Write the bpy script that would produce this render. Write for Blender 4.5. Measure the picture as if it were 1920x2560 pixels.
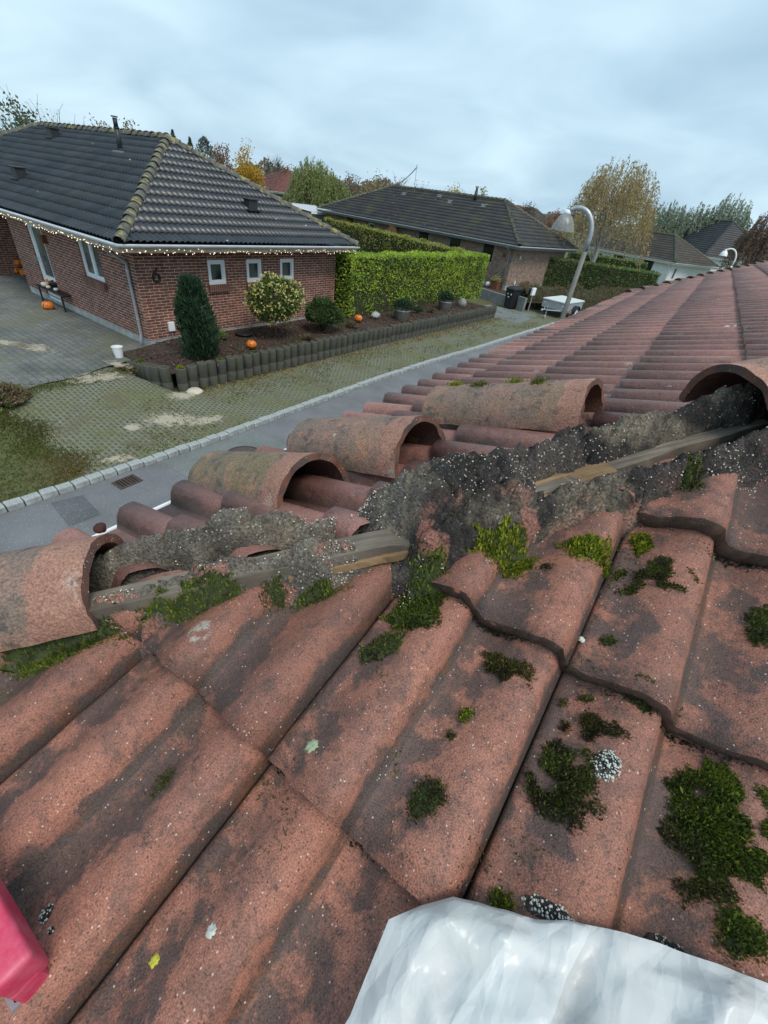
import bpy, bmesh, math, random
import numpy as np
from mathutils import Vector, Matrix, noise as mnoise

for o in list(bpy.data.objects): bpy.data.objects.remove(o)
sc = bpy.context.scene
C = sc.collection
R = math.radians
PI = math.pi

# ------------------------------------------------------------------ camera
cam = bpy.data.cameras.new('camera'); camo = bpy.data.objects.new('camera', cam); C.objects.link(camo)
cam.sensor_fit = 'VERTICAL'; cam.sensor_height = 36.0; cam.lens = 36.0 * 1059.47 / 2560.0
cam.clip_start = 0.02; cam.clip_end = 2000
camo.matrix_world = Matrix(((0.81447136, -0.41815442, 0.40222293, 0.0),
                            (0.56826150, 0.43498064, -0.69847743, 0.0),
                            (0.11711224, 0.79745766, 0.59190033, 4.0),
                            (0, 0, 0, 1)))
sc.camera = camo

# ------------------------------------------------------------------ world, sun, exposure
SUN_EL, SUN_AZ = 58.0, 112.0          # azimuth clockwise from +Y
w = bpy.data.worlds.new('World'); sc.world = w; w.use_nodes = True
nt = w.node_tree; nt.nodes.clear()
out = nt.nodes.new('ShaderNodeOutputWorld'); bg = nt.nodes.new('ShaderNodeBackground')
sky = nt.nodes.new('ShaderNodeTexSky'); sky.sky_type = 'NISHITA'; sky.sun_disc = False
sky.sun_elevation = R(SUN_EL); sky.sun_rotation = R(SUN_AZ); sky.air_density = 1.2; sky.dust_density = 3.0
tc = nt.nodes.new('ShaderNodeTexCoord')
sep = nt.nodes.new('ShaderNodeSeparateXYZ'); nt.links.new(tc.outputs['Generated'], sep.inputs[0])
zz = nt.nodes.new('ShaderNodeMath'); zz.operation = 'MAXIMUM'; zz.inputs[1].default_value = 0.0; nt.links.new(sep.outputs[2], zz.inputs[0])
zp = nt.nodes.new('ShaderNodeMath'); zp.operation = 'ADD'; zp.inputs[1].default_value = 0.28; nt.links.new(zz.outputs[0], zp.inputs[0])
dv = nt.nodes.new('ShaderNodeVectorMath'); dv.operation = 'DIVIDE'; nt.links.new(tc.outputs['Generated'], dv.inputs[0])
cmb = nt.nodes.new('ShaderNodeCombineXYZ')
for i in range(3): nt.links.new(zp.outputs[0], cmb.inputs[i])
nt.links.new(cmb.outputs[0], dv.inputs[1])
nz = nt.nodes.new('ShaderNodeTexNoise'); nz.inputs['Scale'].default_value = 1.5; nz.inputs['Detail'].default_value = 5; nz.inputs['Roughness'].default_value = 0.45; nz.inputs['Distortion'].default_value = 0.6
nt.links.new(dv.outputs[0], nz.inputs['Vector'])
cr = nt.nodes.new('ShaderNodeValToRGB')
cr.color_ramp.elements[0].position = 0.30; cr.color_ramp.elements[0].color = (2.65, 3.9, 4.9, 1)
cr.color_ramp.elements[1].position = 0.68; cr.color_ramp.elements[1].color = (4.3, 5.7, 6.6, 1)
nt.links.new(nz.outputs['Fac'], cr.inputs[0])
# brighter layer of cloud towards the horizon
hr = nt.nodes.new('ShaderNodeMapRange'); hr.inputs[1].default_value = 0.0; hr.inputs[2].default_value = 0.75; hr.inputs[3].default_value = 1.08; hr.inputs[4].default_value = 0.90
nt.links.new(zz.outputs[0], hr.inputs[0])
cl = nt.nodes.new('ShaderNodeVectorMath'); cl.operation = 'SCALE'; nt.links.new(cr.outputs[0], cl.inputs[0]); nt.links.new(hr.outputs[0], cl.inputs[3])
mx = nt.nodes.new('ShaderNodeMix'); mx.data_type = 'RGBA'; mx.inputs[0].default_value = 0.90
nt.links.new(sky.outputs[0], mx.inputs[6]); nt.links.new(cl.outputs[0], mx.inputs[7])
nt.links.new(mx.outputs[2], bg.inputs[0]); bg.inputs[1].default_value = 0.1
nt.links.new(bg.outputs[0], out.inputs[0])

sl = bpy.data.lights.new('sun', 'SUN'); sl.energy = 1.5; sl.angle = R(24); sl.color = (1.0, 0.93, 0.83)
so = bpy.data.objects.new('sun', sl); C.objects.link(so)
_el, _az = R(SUN_EL), R(SUN_AZ)
_d = Vector((math.sin(_az) * math.cos(_el), math.cos(_az) * math.cos(_el), math.sin(_el)))
so.rotation_euler = _d.to_track_quat('Z', 'Y').to_euler()
sc.view_settings.view_transform = 'Standard'; sc.view_settings.look = 'None'
sc.view_settings.exposure = 0.66; sc.view_settings.gamma = 1.0

# ------------------------------------------------------------------ helpers
class MB:
    """collects geometry for one mesh"""
    def __init__(s): s.v = []; s.f = []; s.uv = []; s.mi = []; s.m = 0
    def add(s, vs, fs, uvs=None):
        b = len(s.v); s.v += [tuple(x) for x in vs]
        for i, f in enumerate(fs):
            s.f.append(tuple(b + j for j in f)); s.mi.append(s.m)
            s.uv.append(uvs[i] if uvs else None)
        return s
    def box(s, c, d, M=None):
        x, y, z = d[0] / 2, d[1] / 2, d[2] / 2
        P = [Vector((a, b, e)) for e in (-z, z) for a, b in ((-x, -y), (x, -y), (x, y), (-x, y))]
        if M is not None: P = [M @ p for p in P]
        P = [p + Vector(c) for p in P]
        F = [(3, 2, 1, 0), (4, 5, 6, 7), (0, 1, 5, 4), (1, 2, 6, 5), (2, 3, 7, 6), (3, 0, 4, 7)]
        def u(a, b): return [(0, 0), (a, 0), (a, b), (0, b)]
        U = [u(d[0], d[1]), u(d[0], d[1]), u(d[0], d[2]), u(d[1], d[2]), u(d[0], d[2]), u(d[1], d[2])]
        return s.add(P, F, U)
    def tube(s, pts, r, n=8, cap=True):
        pts = [Vector(p) for p in pts]; k = len(pts)
        rs = r if isinstance(r, (list, tuple)) else [r] * k
        V = []; prev = None
        for i, p in enumerate(pts):
            t = (pts[min(i + 1, k - 1)] - pts[max(i - 1, 0)]); t = t.normalized() if t.length > 1e-9 else Vector((0, 0, 1))
            if prev is None:
                a = Vector((0, 0, 1)) if abs(t.z) < .9 else Vector((1, 0, 0))
                x = t.cross(a).normalized()
            else:
                x = (prev - t * prev.dot(t)); x = x.normalized() if x.length > 1e-6 else t.orthogonal().normalized()
            prev = x; y = t.cross(x)
            for j in range(n):
                a = 2 * PI * j / n; V.append(p + (x * math.cos(a) + y * math.sin(a)) * rs[i])
        F = [(i * n + j, i * n + (j + 1) % n, (i + 1) * n + (j + 1) % n, (i + 1) * n + j) for i in range(k - 1) for j in range(n)]
        if cap: F += [tuple(range(n))[::-1], tuple((k - 1) * n + j for j in range(n))]
        return s.add(V, F)
    def lathe(s, prof, c=(0, 0, 0), n=20, M=None, cap=True):
        V = []
        for r, z in prof:
            for j in range(n):
                a = 2 * PI * j / n; p = Vector((r * math.cos(a), r * math.sin(a), z))
                if M is not None: p = M @ p
                V.append(p + Vector(c))
        k = len(prof)
        F = [(i * n + j, i * n + (j + 1) % n, (i + 1) * n + (j + 1) % n, (i + 1) * n + j) for i in range(k - 1) for j in range(n)]
        if cap:
            if prof[0][0] > 1e-5: F.append(tuple(range(n))[::-1])
            if prof[-1][0] > 1e-5: F.append(tuple((k - 1) * n + j for j in range(n)))
        return s.add(V, F)
    def quad(s, a, b, c, d, uv=None): return s.add([a, b, c, d], [(0, 1, 2, 3)], [uv] if uv else None)

def tag(o, label=None, cat=None, group=None, kind=None):
    if label: o['label'] = label
    if cat: o['category'] = cat
    if group: o['group'] = group
    if kind: o['kind'] = kind
    return o

def thing(name, label, cat, loc=(0, 0, 0), rz=0.0, group=None):
    o = bpy.data.objects.new(name, None); C.objects.link(o); o.location = loc; o.rotation_euler = (0, 0, rz)
    o.empty_display_size = .1
    return tag(o, label, cat, group)

def root_off(o):
    """world offset of an unrotated parent chain"""
    v = Vector((0, 0, 0))
    while o is not None: v += o.location; o = o.parent
    return v

def build(mb, name, mat, parent=None, smooth=False, world=True, label=None, origin=None):
    """links the geometry as ONE mesh object; world=True: coordinates are world coordinates"""
    me = bpy.data.meshes.new(name)
    off = root_off(parent) if (parent is not None and world) else Vector((0, 0, 0))
    if origin is not None: off = Vector(origin)
    me.from_pydata([(v[0] - off.x, v[1] - off.y, v[2] - off.z) for v in mb.v], [], mb.f)
    mats = mat if isinstance(mat, (list, tuple)) else [mat]
    for m in mats: me.materials.append(m)
    if len(mats) > 1: me.polygons.foreach_set('material_index', mb.mi)
    if any(u is not None for u in mb.uv):
        ul = me.uv_layers.new(name='UVMap'); d = []
        for f, u in zip(mb.f, mb.uv):
            if u is None: u = [(0, 0)] * len(f)
            for q in u: d += [q[0], q[1]]
        ul.data.foreach_set('uv', d)
    if smooth: me.polygons.foreach_set('use_smooth', [True] * len(me.polygons))
    me.update()
    o = bpy.data.objects.new(name, me); C.objects.link(o)
    if parent is not None: o.parent = parent
    if origin is not None: o.location = origin
    if label: o['label'] = label
    return o

def copy_tree(o, parent=None):
    c = o.copy(); C.objects.link(c)
    if parent is not None: c.parent = parent
    for ch in [x for x in bpy.data.objects if x.parent is o]: copy_tree(ch, c)
    return c

def smooth_by_angle(o, ang=35):
    me = o.data
    bm = bmesh.new(); bm.from_mesh(me)
    for f in bm.faces: f.smooth = True
    for e in bm.edges:
        if len(e.link_faces) == 2 and e.calc_face_angle(0) > R(ang): e.smooth = False
    bm.to_mesh(me); bm.free()
    return o

def bevel(o, wd=.005, seg=2):
    bm = bmesh.new(); bm.from_mesh(o.data)
    bmesh.ops.remove_doubles(bm, verts=bm.verts, dist=1e-5)
    es = [e for e in bm.edges if len(e.link_faces) == 2 and e.calc_face_angle(0) > R(40)]
    bmesh.ops.bevel(bm, geom=es, offset=wd, segments=seg, affect='EDGES', profile=.6)
    bm.to_mesh(o.data); bm.free(); return o

# ------------------------------------------------------------------ materials
class NT:
    def __init__(s, name):
        s.m = bpy.data.materials.new(name); s.m.use_nodes = True; s.t = s.m.node_tree
        s.b = s.t.nodes['Principled BSDF']; s.out = s.t.nodes['Material Output']; s._oc = None
    def n(s, typ, **kw):
        k = s.t.nodes.new(typ)
        for a, b in kw.items(): setattr(k, a, b)
        return k
    def l(s, a, b): s.t.links.new(a, b)
    def put(s, sock, v):
        if hasattr(v, 'type') and hasattr(v, 'node'): s.l(v, sock)
        else: sock.default_value = (tuple(v) + (1,) if (isinstance(v, (tuple, list)) and len(v) == 3 and sock.type == 'RGBA') else v)
    @property
    def obj(s):
        if s._oc is None: s._oc = s.n('ShaderNodeTexCoord')
        return s._oc.outputs['Object']
    @property
    def uv(s):
        s.obj; return s._oc.outputs['UV']
    def mapping(s, vec, scale=(1, 1, 1), rot=(0, 0, 0), loc=(0, 0, 0)):
        k = s.n('ShaderNodeMapping'); s.l(vec, k.inputs[0]); k.inputs[1].default_value = loc; k.inputs[2].default_value = rot; k.inputs[3].default_value = scale
        return k.outputs[0]
    def noise(s, scale, detail=3, rough=.5, vec=None, dist=0, out='Fac'):
        k = s.n('ShaderNodeTexNoise'); s.l(vec if vec is not None else s.obj, k.inputs['Vector'])
        k.inputs['Scale'].default_value = scale; k.inputs['Detail'].default_value = detail; k.inputs['Roughness'].default_value = rough; k.inputs['Distortion'].default_value = dist
        return k.outputs[out]
    def vor(s, scale, vec=None, rand=1.0):
        k = s.n('ShaderNodeTexVoronoi'); s.l(vec if vec is not None else s.obj, k.inputs['Vector']); k.inputs['Scale'].default_value = scale
        k.inputs['Randomness'].default_value = rand
        sp = s.n('ShaderNodeSeparateColor'); s.l(k.outputs['Color'], sp.inputs[0])
        return k.outputs['Distance'], sp.outputs[0], sp.outputs[1]
    def ramp(s, fac, lo, hi, a=0.0, b=1.0, smooth=True):
        k = s.n('ShaderNodeMapRange'); k.interpolation_type = 'SMOOTHSTEP' if smooth else 'LINEAR'
        s.l(fac, k.inputs[0]); k.inputs[1].default_value = lo; k.inputs[2].default_value = hi; k.inputs[3].default_value = a; k.inputs[4].default_value = b
        return k.outputs[0]
    def math(s, op, a, b=None):
        k = s.n('ShaderNodeMath', operation=op); s.put(k.inputs[0], a)
        if b is not None: s.put(k.inputs[1], b)
        return k.outputs[0]
    def mix(s, fac, a, b, mode='MIX'):
        k = s.n('ShaderNodeMix', data_type='RGBA', blend_type=mode)
        s.put(k.inputs[0], fac); s.put(k.inputs[6], a); s.put(k.inputs[7], b)
        return k.outputs[2]
    def mul(s, col, val):
        k = s.n('ShaderNodeVectorMath', operation='SCALE'); s.put(k.inputs[0], col); s.put(k.inputs[3], val); return k.outputs[0]
    def bump(s, h, strength=.5, dist=.01, prev=None):
        k = s.n('ShaderNodeBump'); s.l(h, k.inputs['Height']); k.inputs['Strength'].default_value = strength; k.inputs['Distance'].default_value = dist
        if prev is not None: s.l(prev, k.inputs['Normal'])
        return k.outputs[0]
    def fin(s, col, rough=.7, bump=None, metal=0.0, spec=None):
        s.put(s.b.inputs['Base Color'], col); s.put(s.b.inputs['Roughness'], rough); s.b.inputs['Metallic'].default_value = metal
        if spec is not None: s.b.inputs['Specular IOR Level'].default_value = spec
        if bump is not None: s.l(bump, s.b.inputs['Normal'])
        return s.m

def plain(name, col, rough=.6, var=.15, scale=8, metal=0.0, bumpd=0.0, spec=None):
    t = NT(name); v = t.ramp(t.noise(scale, 4, .6), .25, .75, 1 - var, 1 + var)
    b = t.bump(t.noise(scale * 12, 3), .4, bumpd) if bumpd else None
    return t.fin(t.mul(col, v), rough, b, metal, spec)

def tile_rand(t):
    f = t.n('ShaderNodeVectorMath', operation='FLOOR'); t.l(t.uv, f.inputs[0])
    w_ = t.n('ShaderNodeTexWhiteNoise', noise_dimensions='2D'); t.l(f.outputs[0], w_.inputs['Vector'])
    return w_.outputs['Value'], w_.outputs['Color']

def terracotta(name, c1, c2, dark=.8, algae=.6, grain=1.0, tiles=True, moss=0.0, white=1.0, seed=0.0, big=3.5, rough=(.50, .78)):
    t = NT(name)
    vec = t.mapping(t.obj, loc=(seed, seed * 1.7, 0))
    n1 = t.ramp(t.noise(big, 4, .6, vec), .32, .68)
    col = t.mix(n1, c1, c2)
    if tiles:
        rv, rc = tile_rand(t); col = t.mul(col, t.ramp(rv, 0, 1, .84, 1.14, False))
    # orange, freshly flaked spots
    col = t.mix(t.ramp(t.noise(16, 4, .55, vec), .67, .71), col, (.36, .15, .085))
    # damp, dark patches of growth
    dk = t.ramp(t.noise(8.5, 6, .62, vec, .4), .47, .60)
    dk2 = t.ramp(t.noise(24, 4, .6, vec), .36, .58)
    dkf = t.math('MULTIPLY', t.math('MULTIPLY', dk, dk2), dark)
    if tiles:      # growth sits in the pans where water stands; silt along the foot of each roll
        su = t.n('ShaderNodeSeparateXYZ'); t.l(t.uv, su.inputs[0]); fu = t.math('FRACT', t.math('MULTIPLY', su.outputs[0], 2.0))
        pan = t.math('MAXIMUM', t.ramp(fu, .30, .68, 1, 0), t.ramp(fu, .86, .97, 0, 1))
        pn = t.math('ADD', t.noise(10, 8, .68, t.mapping(vec, loc=(2, 6, 4)), .25), t.ramp(pan, 0, 1, -.10, .075, False))
        wide = t.math('MULTIPLY', t.ramp(pn, .49, .59), t.ramp(t.noise(60, 5, .7, vec), .28, .50, .55, 1.0))
        dkf = t.math('MULTIPLY', t.math('MAXIMUM', t.math('MULTIPLY', dkf, .6), wide), dark)
        silt = t.math('MULTIPLY', t.math('MAXIMUM', t.ramp(fu, .90, .97, 0, 1), t.ramp(fu, .0, .03, 1, 0)), t.ramp(t.noise(13, 4, .6, vec), .25, .5, .45, 1))
        col = t.mix(t.math('MULTIPLY', silt, .88 * dark), col, (.085, .043, .025))
    col = t.mix(t.math('MULTIPLY', dkf, .86), col, (.066, .058, .056))
    mt = t.math('MULTIPLY', t.ramp(t.noise(34, 6, .75, t.mapping(vec, loc=(5, 5, 2))), .48, .66), .55 * dark)
    col = t.mix(mt, col, (.105, .070, .058))
    col = t.mix(t.math('MULTIPLY', t.ramp(t.noise(75, 4, .7, vec), .58, .68), .6 * dark), col, (.05, .040, .036))
    ag = t.math('MULTIPLY', t.ramp(t.noise(3.1, 4, .6, t.mapping(vec, loc=(7, 3, 1))), .58, .72), algae)
    col = t.mix(ag, col, (.135, .12, .045))
    if moss > 0:
        mg = t.math('MULTIPLY', t.ramp(t.noise(13, 6, .65, vec), .60, .68), moss)
        col = t.mix(mg, col, (.055, .06, .018))
    # pale round lichens
    d, r1, r2 = t.vor(8, t.mapping(vec, loc=(.3, .1, 0)))
    li = t.math('MULTIPLY', t.ramp(d, .14, .20, 1, 0), t.ramp(r1, .80, .82))
    li = t.math('MULTIPLY', li, t.ramp(t.noise(70, 3, .6, vec), .40, .62))
    col = t.mix(t.math('MULTIPLY', li, .75 * white), col, (.42, .40, .34))
    # sandy grain, dark and bright grains
    g = t.noise(480, 3, .7, vec)
    col = t.mul(col, t.ramp(g, .28, .72, 1 - .62 * grain, 1 + .62 * grain, False))
    d, r1, r2 = t.vor(230, vec)
    col = t.mix(t.math('MULTIPLY', t.math('MULTIPLY', t.ramp(d, .22, .38, 1, 0), t.ramp(r1, .86, .87)), .7 * grain), col, (.045, .033, .03))
    d, r1, r2 = t.vor(210, t.mapping(vec, loc=(3, 5, 2)))
    col = t.mix(t.math('MULTIPLY', t.math('MULTIPLY', t.ramp(d, .14, .30, 1, 0), t.ramp(r1, .91, .92)), .85 * white), col, (.70, .56, .48))
    b = t.bump(g, .55 * grain, .0022)
    b = t.bump(t.noise(60, 4, .6, vec), .5, .004, b)
    return t.fin(col, t.ramp(t.noise(9, 3), .3, .7, *rough), b, spec=.4)

M = {}
M['tile_near'] = terracotta('terracotta_tile', (.37, .160, .110), (.265, .120, .088), dark=.95, algae=.6)
M['tile_street'] = terracotta('terracotta_tile_street', (.34, .165, .135), (.27, .137, .117), rough=(.36, .60), dark=.6, algae=.15, seed=4.2, white=.8)
M['cap_old'] = terracotta('mossy_cap', (.20, .10, .075), (.14, .085, .068), dark=.75, algae=1.0, tiles=False, moss=.8, seed=9.1, big=7)
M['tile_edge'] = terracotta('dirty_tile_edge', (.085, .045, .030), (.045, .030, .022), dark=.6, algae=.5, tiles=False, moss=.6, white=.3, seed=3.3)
M['cap_clean'] = terracotta('clean_clay', (.46, .22, .14), (.40, .17, .105), dark=.25, algae=0.1, tiles=False, seed=2.5, big=9)
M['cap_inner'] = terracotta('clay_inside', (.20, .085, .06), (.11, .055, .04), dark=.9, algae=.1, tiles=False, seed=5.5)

def concrete_tile(name, c1, c2, mossc, mossf, rough=.45):
    t = NT(name); rv, rc = tile_rand(t)
    col = t.mix(t.ramp(t.noise(1.3, 5, .6), .3, .7), c1, c2)
    col = t.mul(col, t.ramp(rv, 0, 1, .8, 1.2, False))
    col = t.mix(t.math('MULTIPLY', t.ramp(t.noise(.9, 6, .65), .50, .66), mossf), col, mossc)
    d, r1, r2 = t.vor(5); col = t.mix(t.math('MULTIPLY', t.ramp(d, .10, .16, 1, 0), t.ramp(r1, .92, .93)), col, (.4, .4, .36))
    col = t.mul(col, t.ramp(t.noise(40, 3), .3, .7, .8, 1.2))
    return t.fin(col, rough, t.bump(t.noise(90, 3), .3, .003), spec=.5)
M['roof_black'] = concrete_tile('black_tile', (.019, .024, .031), (.030, .036, .044), (.05, .052, .042), .25, .36)
M['roof_dark'] = concrete_tile('dark_tile', (.020, .020, .023), (.034, .033, .036), (.055, .062, .028), .75, .6)
M['roof_brown'] = concrete_tile('brown_tile', (.07, .058, .05), (.055, .047, .043), (.05, .055, .03), .5, .7)
M['roof_slate'] = concrete_tile('slate_tile', (.03, .03, .034), (.045, .045, .05), (.05, .05, .045), .3, .6)
M['roof_orange'] = concrete_tile('far_orange_tile', (.42, .12, .05), (.34, .10, .045), (.2, .1, .07), .2, .8)
M['roof_red'] = concrete_tile('far_red_tile', (.17, .062, .05), (.13, .05, .043), (.1, .07, .05), .4, .8)
def hipcap(name, base, lich, f):
    t = NT(name); col = t.mix(t.ramp(t.noise(3, 5, .6), .3, .7), base, tuple(x * .6 for x in base))
    col = t.mix(t.math('MULTIPLY', t.ramp(t.noise(7, 5, .65), .46, .6), .8), col, (.17, .165, .10))
    col = t.mix(t.math('MULTIPLY', t.ramp(t.noise(4.3, 4, .6, t.mapping(t.obj, loc=(4, 2, 1))), .58, .62), f), col, lich)
    return t.fin(col, .75, t.bump(t.noise(50, 4), .5, .005))
M['hip_black'] = hipcap('lichened_hip_tile', (.11, .11, .10), (.50, .42, .08), .45)
M['hip_dark'] = hipcap('mossy_hip_tile', (.07, .07, .06), (.10, .11, .04), .9)

def brick(name, c1, c2, mortar, bw=.24, rh=.0667, ms=.012, vary=.35):
    t = NT(name); k = t.n('ShaderNodeTexBrick'); t.l(t.uv, k.inputs['Vector'])
    k.inputs['Scale'].default_value = 1; k.inputs['Brick Width'].default_value = bw; k.inputs['Row Height'].default_value = rh
    k.inputs['Mortar Size'].default_value = ms / 2; k.inputs['Mortar Smooth'].default_value = .15; k.inputs['Bias'].default_value = 0
    t.put(k.inputs['Color1'], c1); t.put(k.inputs['Color2'], c2); t.put(k.inputs['Mortar'], mortar)
    col = t.mul(k.outputs['Color'], t.ramp(t.noise(6, 5, .65), .25, .75, 1 - vary, 1 + vary))
    col = t.mix(t.math('MULTIPLY', t.ramp(t.noise(1.1, 4, .6), .5, .75), .35), col, tuple(x * .55 for x in c2))
    b = t.bump(k.outputs['Fac'], .6, -.006)
    b = t.bump(t.noise(70, 3), .4, .003, b)
    return t.fin(col, .85, b)
M['brick_red'] = brick('red_brick', (.225, .082, .058), (.13, .052, .042), (.60, .46, .36))
M['brick_sill'] = brick('sill_brick', (.17, .062, .045), (.12, .05, .04), (.33, .24, .19), bw=.0667, rh=.3, ms=.014)
M['brick_brown'] = brick('brown_brick', (.33, .215, .155), (.20, .135, .105), (.38, .32, .27))
M['brick_dark'] = brick('dark_brick', (.10, .06, .05), (.07, .045, .04), (.16, .12, .10))

def plaster(name, c, var=.12): return plain(name, c, .85, var, 3, bumpd=.003)
M['white_wall'] = plaster('white_plaster', (.72, .75, .76), .06)
def concrete(name, c, moss=0.0):
    t = NT(name); col = t.mul(c, t.ramp(t.noise(4, 6, .65), .25, .75, .72, 1.25))
    col = t.mul(col, t.ramp(t.noise(60, 3), .3, .7, .85, 1.15))
    if moss: col = t.mix(t.math('MULTIPLY', t.ramp(t.noise(6, 5, .65), .5, .62), moss), col, (.075, .085, .03))
    return t.fin(col, .9, t.bump(t.noise(80, 4), .5, .004))
M['plinth'] = concrete('plinth_concrete', (.36, .38, .37))
M['retaining'] = concrete('wall_concrete', (.22, .225, .22))
M['log_concrete'] = concrete('palisade_concrete', (.075, .076, .066), .7)
M['granite'] = concrete('granite_sett', (.34, .37, .37))
M['white_paint'] = plain('white_paint', (.82, .84, .86), .4, .04)
M['grey_paint'] = plain('grey_paint', (.30, .31, .32), .5, .08)
M['zinc'] = plain('zinc', (.36, .38, .40), .45, .15, 5, metal=.3)
M['gutter_pale'] = plain('pale_gutter', (.62, .66, .70), .4, .08, 4)
M['galv'] = plain('galvanised_steel', (.42, .45, .48), .45, .15, 12, metal=.45)
M['alu'] = plain('brushed_aluminium', (.42, .44, .46), .42, .10, 20, metal=.6)
M['black_metal'] = plain('black_metal', (.012, .012, .014), .45, .1)
M['dark_metal'] = plain('dark_flue', (.028, .03, .034), .5, .2)
M['lead'] = plain('lead_flashing', (.42, .43, .44), .5, .15)
M['bin_black'] = plain('black_plastic', (.016, .017, .02), .45, .1)
M['bin_blue'] = plain('dark_blue_plastic', (.018, .04, .055), .5, .1)
M['rust'] = plain('rusted_steel', (.16, .06, .028), .85, .35, 10)
M['fascia'] = plain('weathered_fascia', (.52, .43, .36), .7, .2, 4)
M['brown_wood'] = plain('brown_wood', (.24, .12, .045), .6, .25, 8)
M['barrel_wood'] = plain('weathered_barrel_wood', (.115, .11, .10), .8, .3, 10)
M['rubber'] = plain('rubber', (.018, .018, .018), .8, .1)
M['soil'] = None
def glass_pane():
    t = NT('window_glass'); col = t.mix(t.ramp(t.noise(1.6, 2, .5), .40, .6), (.022, .026, .026), (.10, .115, .11))
    return t.fin(col, .06, None, 0, .6)
M['pane'] = glass_pane()
M['pane_dark'] = plain('dark_glass', (.018, .024, .024), .08, .2, 2, spec=.5)

def soil():
    t = NT('bark_soil'); n_ = t.noise(30, 6, .7)
    col = t.mix(t.ramp(n_, .35, .65), (.022, .015, .013), (.085, .052, .04))
    d, r1, r2 = t.vor(26); col = t.mix(t.math('MULTIPLY', t.ramp(d, .2, .32, 1, 0), t.ramp(r1, .88, .9)), col, (.28, .22, .14))
    col = t.mix(t.math('MULTIPLY', t.ramp(t.noise(3, 5, .6), .55, .68), .4), col, (.05, .06, .022))
    return t.fin(col, .95, t.bump(n_, 1.0, .03))
M['soil'] = soil()
def asphalt(name, c):
    t = NT(name); col = t.mul(c, t.ramp(t.noise(1.2, 5, .6), .25, .75, .82, 1.2))
    col = t.mul(col, t.ramp(t.noise(120, 3, .6), .28, .72, .62, 1.4))
    d, r1, r2 = t.vor(60); col = t.mix(t.math('MULTIPLY', t.ramp(d, .22, .34, 1, 0), t.ramp(r1, .90, .91)), col, (.42, .40, .38))
    return t.fin(col, .72, t.bump(t.noise(160, 3), .6, .006))
M['asphalt'] = asphalt('asphalt', (.150, .155, .165))
M['asphalt_old'] = asphalt('old_asphalt', (.155, .175, .17))
M['asphalt_dark'] = asphalt('patch_asphalt', (.10, .105, .115))
def grass_base():
    t = NT('grass_ground'); n_ = t.noise(9, 6, .7)
    col = t.mix(t.ramp(n_, .3, .7), (.06, .075, .022), (.14, .15, .05))
    col = t.mix(t.ramp(t.noise(.7, 4, .6), .45, .7), col, (.10, .09, .045))
    return t.fin(col, .95, t.bump(t.noise(40, 5, .7), 1.0, .03))
M['grass'] = grass_base()
def grid_paving():
    t = NT('grid_paving'); k = t.n('ShaderNodeTexBrick'); t.l(t.mapping(t.uv, rot=(0, 0, R(4))), k.inputs['Vector'])
    k.offset = 0.5; k.inputs['Scale'].default_value = 1; k.inputs['Brick Width'].default_value = .13; k.inputs['Row Height'].default_value = .085
    k.inputs['Mortar Size'].default_value = .021; k.inputs['Mortar Smooth'].default_value = .3
    t.put(k.inputs['Color1'], (.095, .10, .062)); t.put(k.inputs['Color2'], (.07, .076, .048)); t.put(k.inputs['Mortar'], (.185, .19, .150))
    col = k.outputs['Color']
    mo = t.ramp(t.noise(1.0, 7, .7, dist=.3), .36, .60)
    gr = t.mix(t.ramp(t.noise(14, 5, .7), .3, .7), (.07, .08, .028), (.165, .165, .06))
    col = t.mix(t.math('MULTIPLY', mo, .66), col, gr)
    br = t.ramp(t.noise(1.6, 5, .6, t.mapping(t.obj, loc=(3, 1, 0))), .52, .66)
    col = t.mix(t.math('MULTIPLY', br, .55), col, (.12, .10, .062))
    col = t.mul(col, t.ramp(t.noise(45, 3), .3, .7, .72, 1.28))
    b = t.bump(k.outputs['Fac'], .5, .012); b = t.bump(t.noise(50, 4), .6, .012, b)
    return t.fin(col, .9, b)
M['grid'] = grid_paving()
def block_paving():
    t = NT('block_paving'); k = t.n('ShaderNodeTexBrick'); t.l(t.mapping(t.uv, rot=(0, 0, R(2))), k.inputs['Vector'])
    k.inputs['Scale'].default_value = 1; k.inputs['Brick Width'].default_value = .21; k.inputs['Row Height'].default_value = .14; k.inputs['Mortar Size'].default_value = .008; k.inputs['Mortar Smooth'].default_value = .2
    t.put(k.inputs['Color1'], (.150, .158, .150)); t.put(k.inputs['Color2'], (.12, .128, .122)); t.put(k.inputs['Mortar'], (.065, .070, .055))
    sand = t.ramp(t.noise(.55, 5, .6, t.mapping(t.obj, loc=(1.3, .4, 0))), .50, .66)
    col = t.mix(t.math('MULTIPLY', t.math('MULTIPLY', sand, k.outputs['Fac']), .9), k.outputs['Color'], (.42, .38, .29))
    col = t.mul(col, t.ramp(t.noise(1.1, 5, .6), .25, .75, .72, 1.28))
    col = t.mix(t.math('MULTIPLY', t.ramp(t.noise(.9, 5, .62, t.mapping(t.obj, loc=(5, 2, 0))), .5, .66), .6), col, (.13, .135, .075))
    col = t.mul(col, t.ramp(t.noise(50, 3), .3, .7, .8, 1.2))
    b = t.bump(k.outputs['Fac'], .5, -.01); b = t.bump(t.noise(60, 4), .5, .008, b)
    return t.fin(col, .85, b)
M['blocks'] = block_paving()
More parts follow.
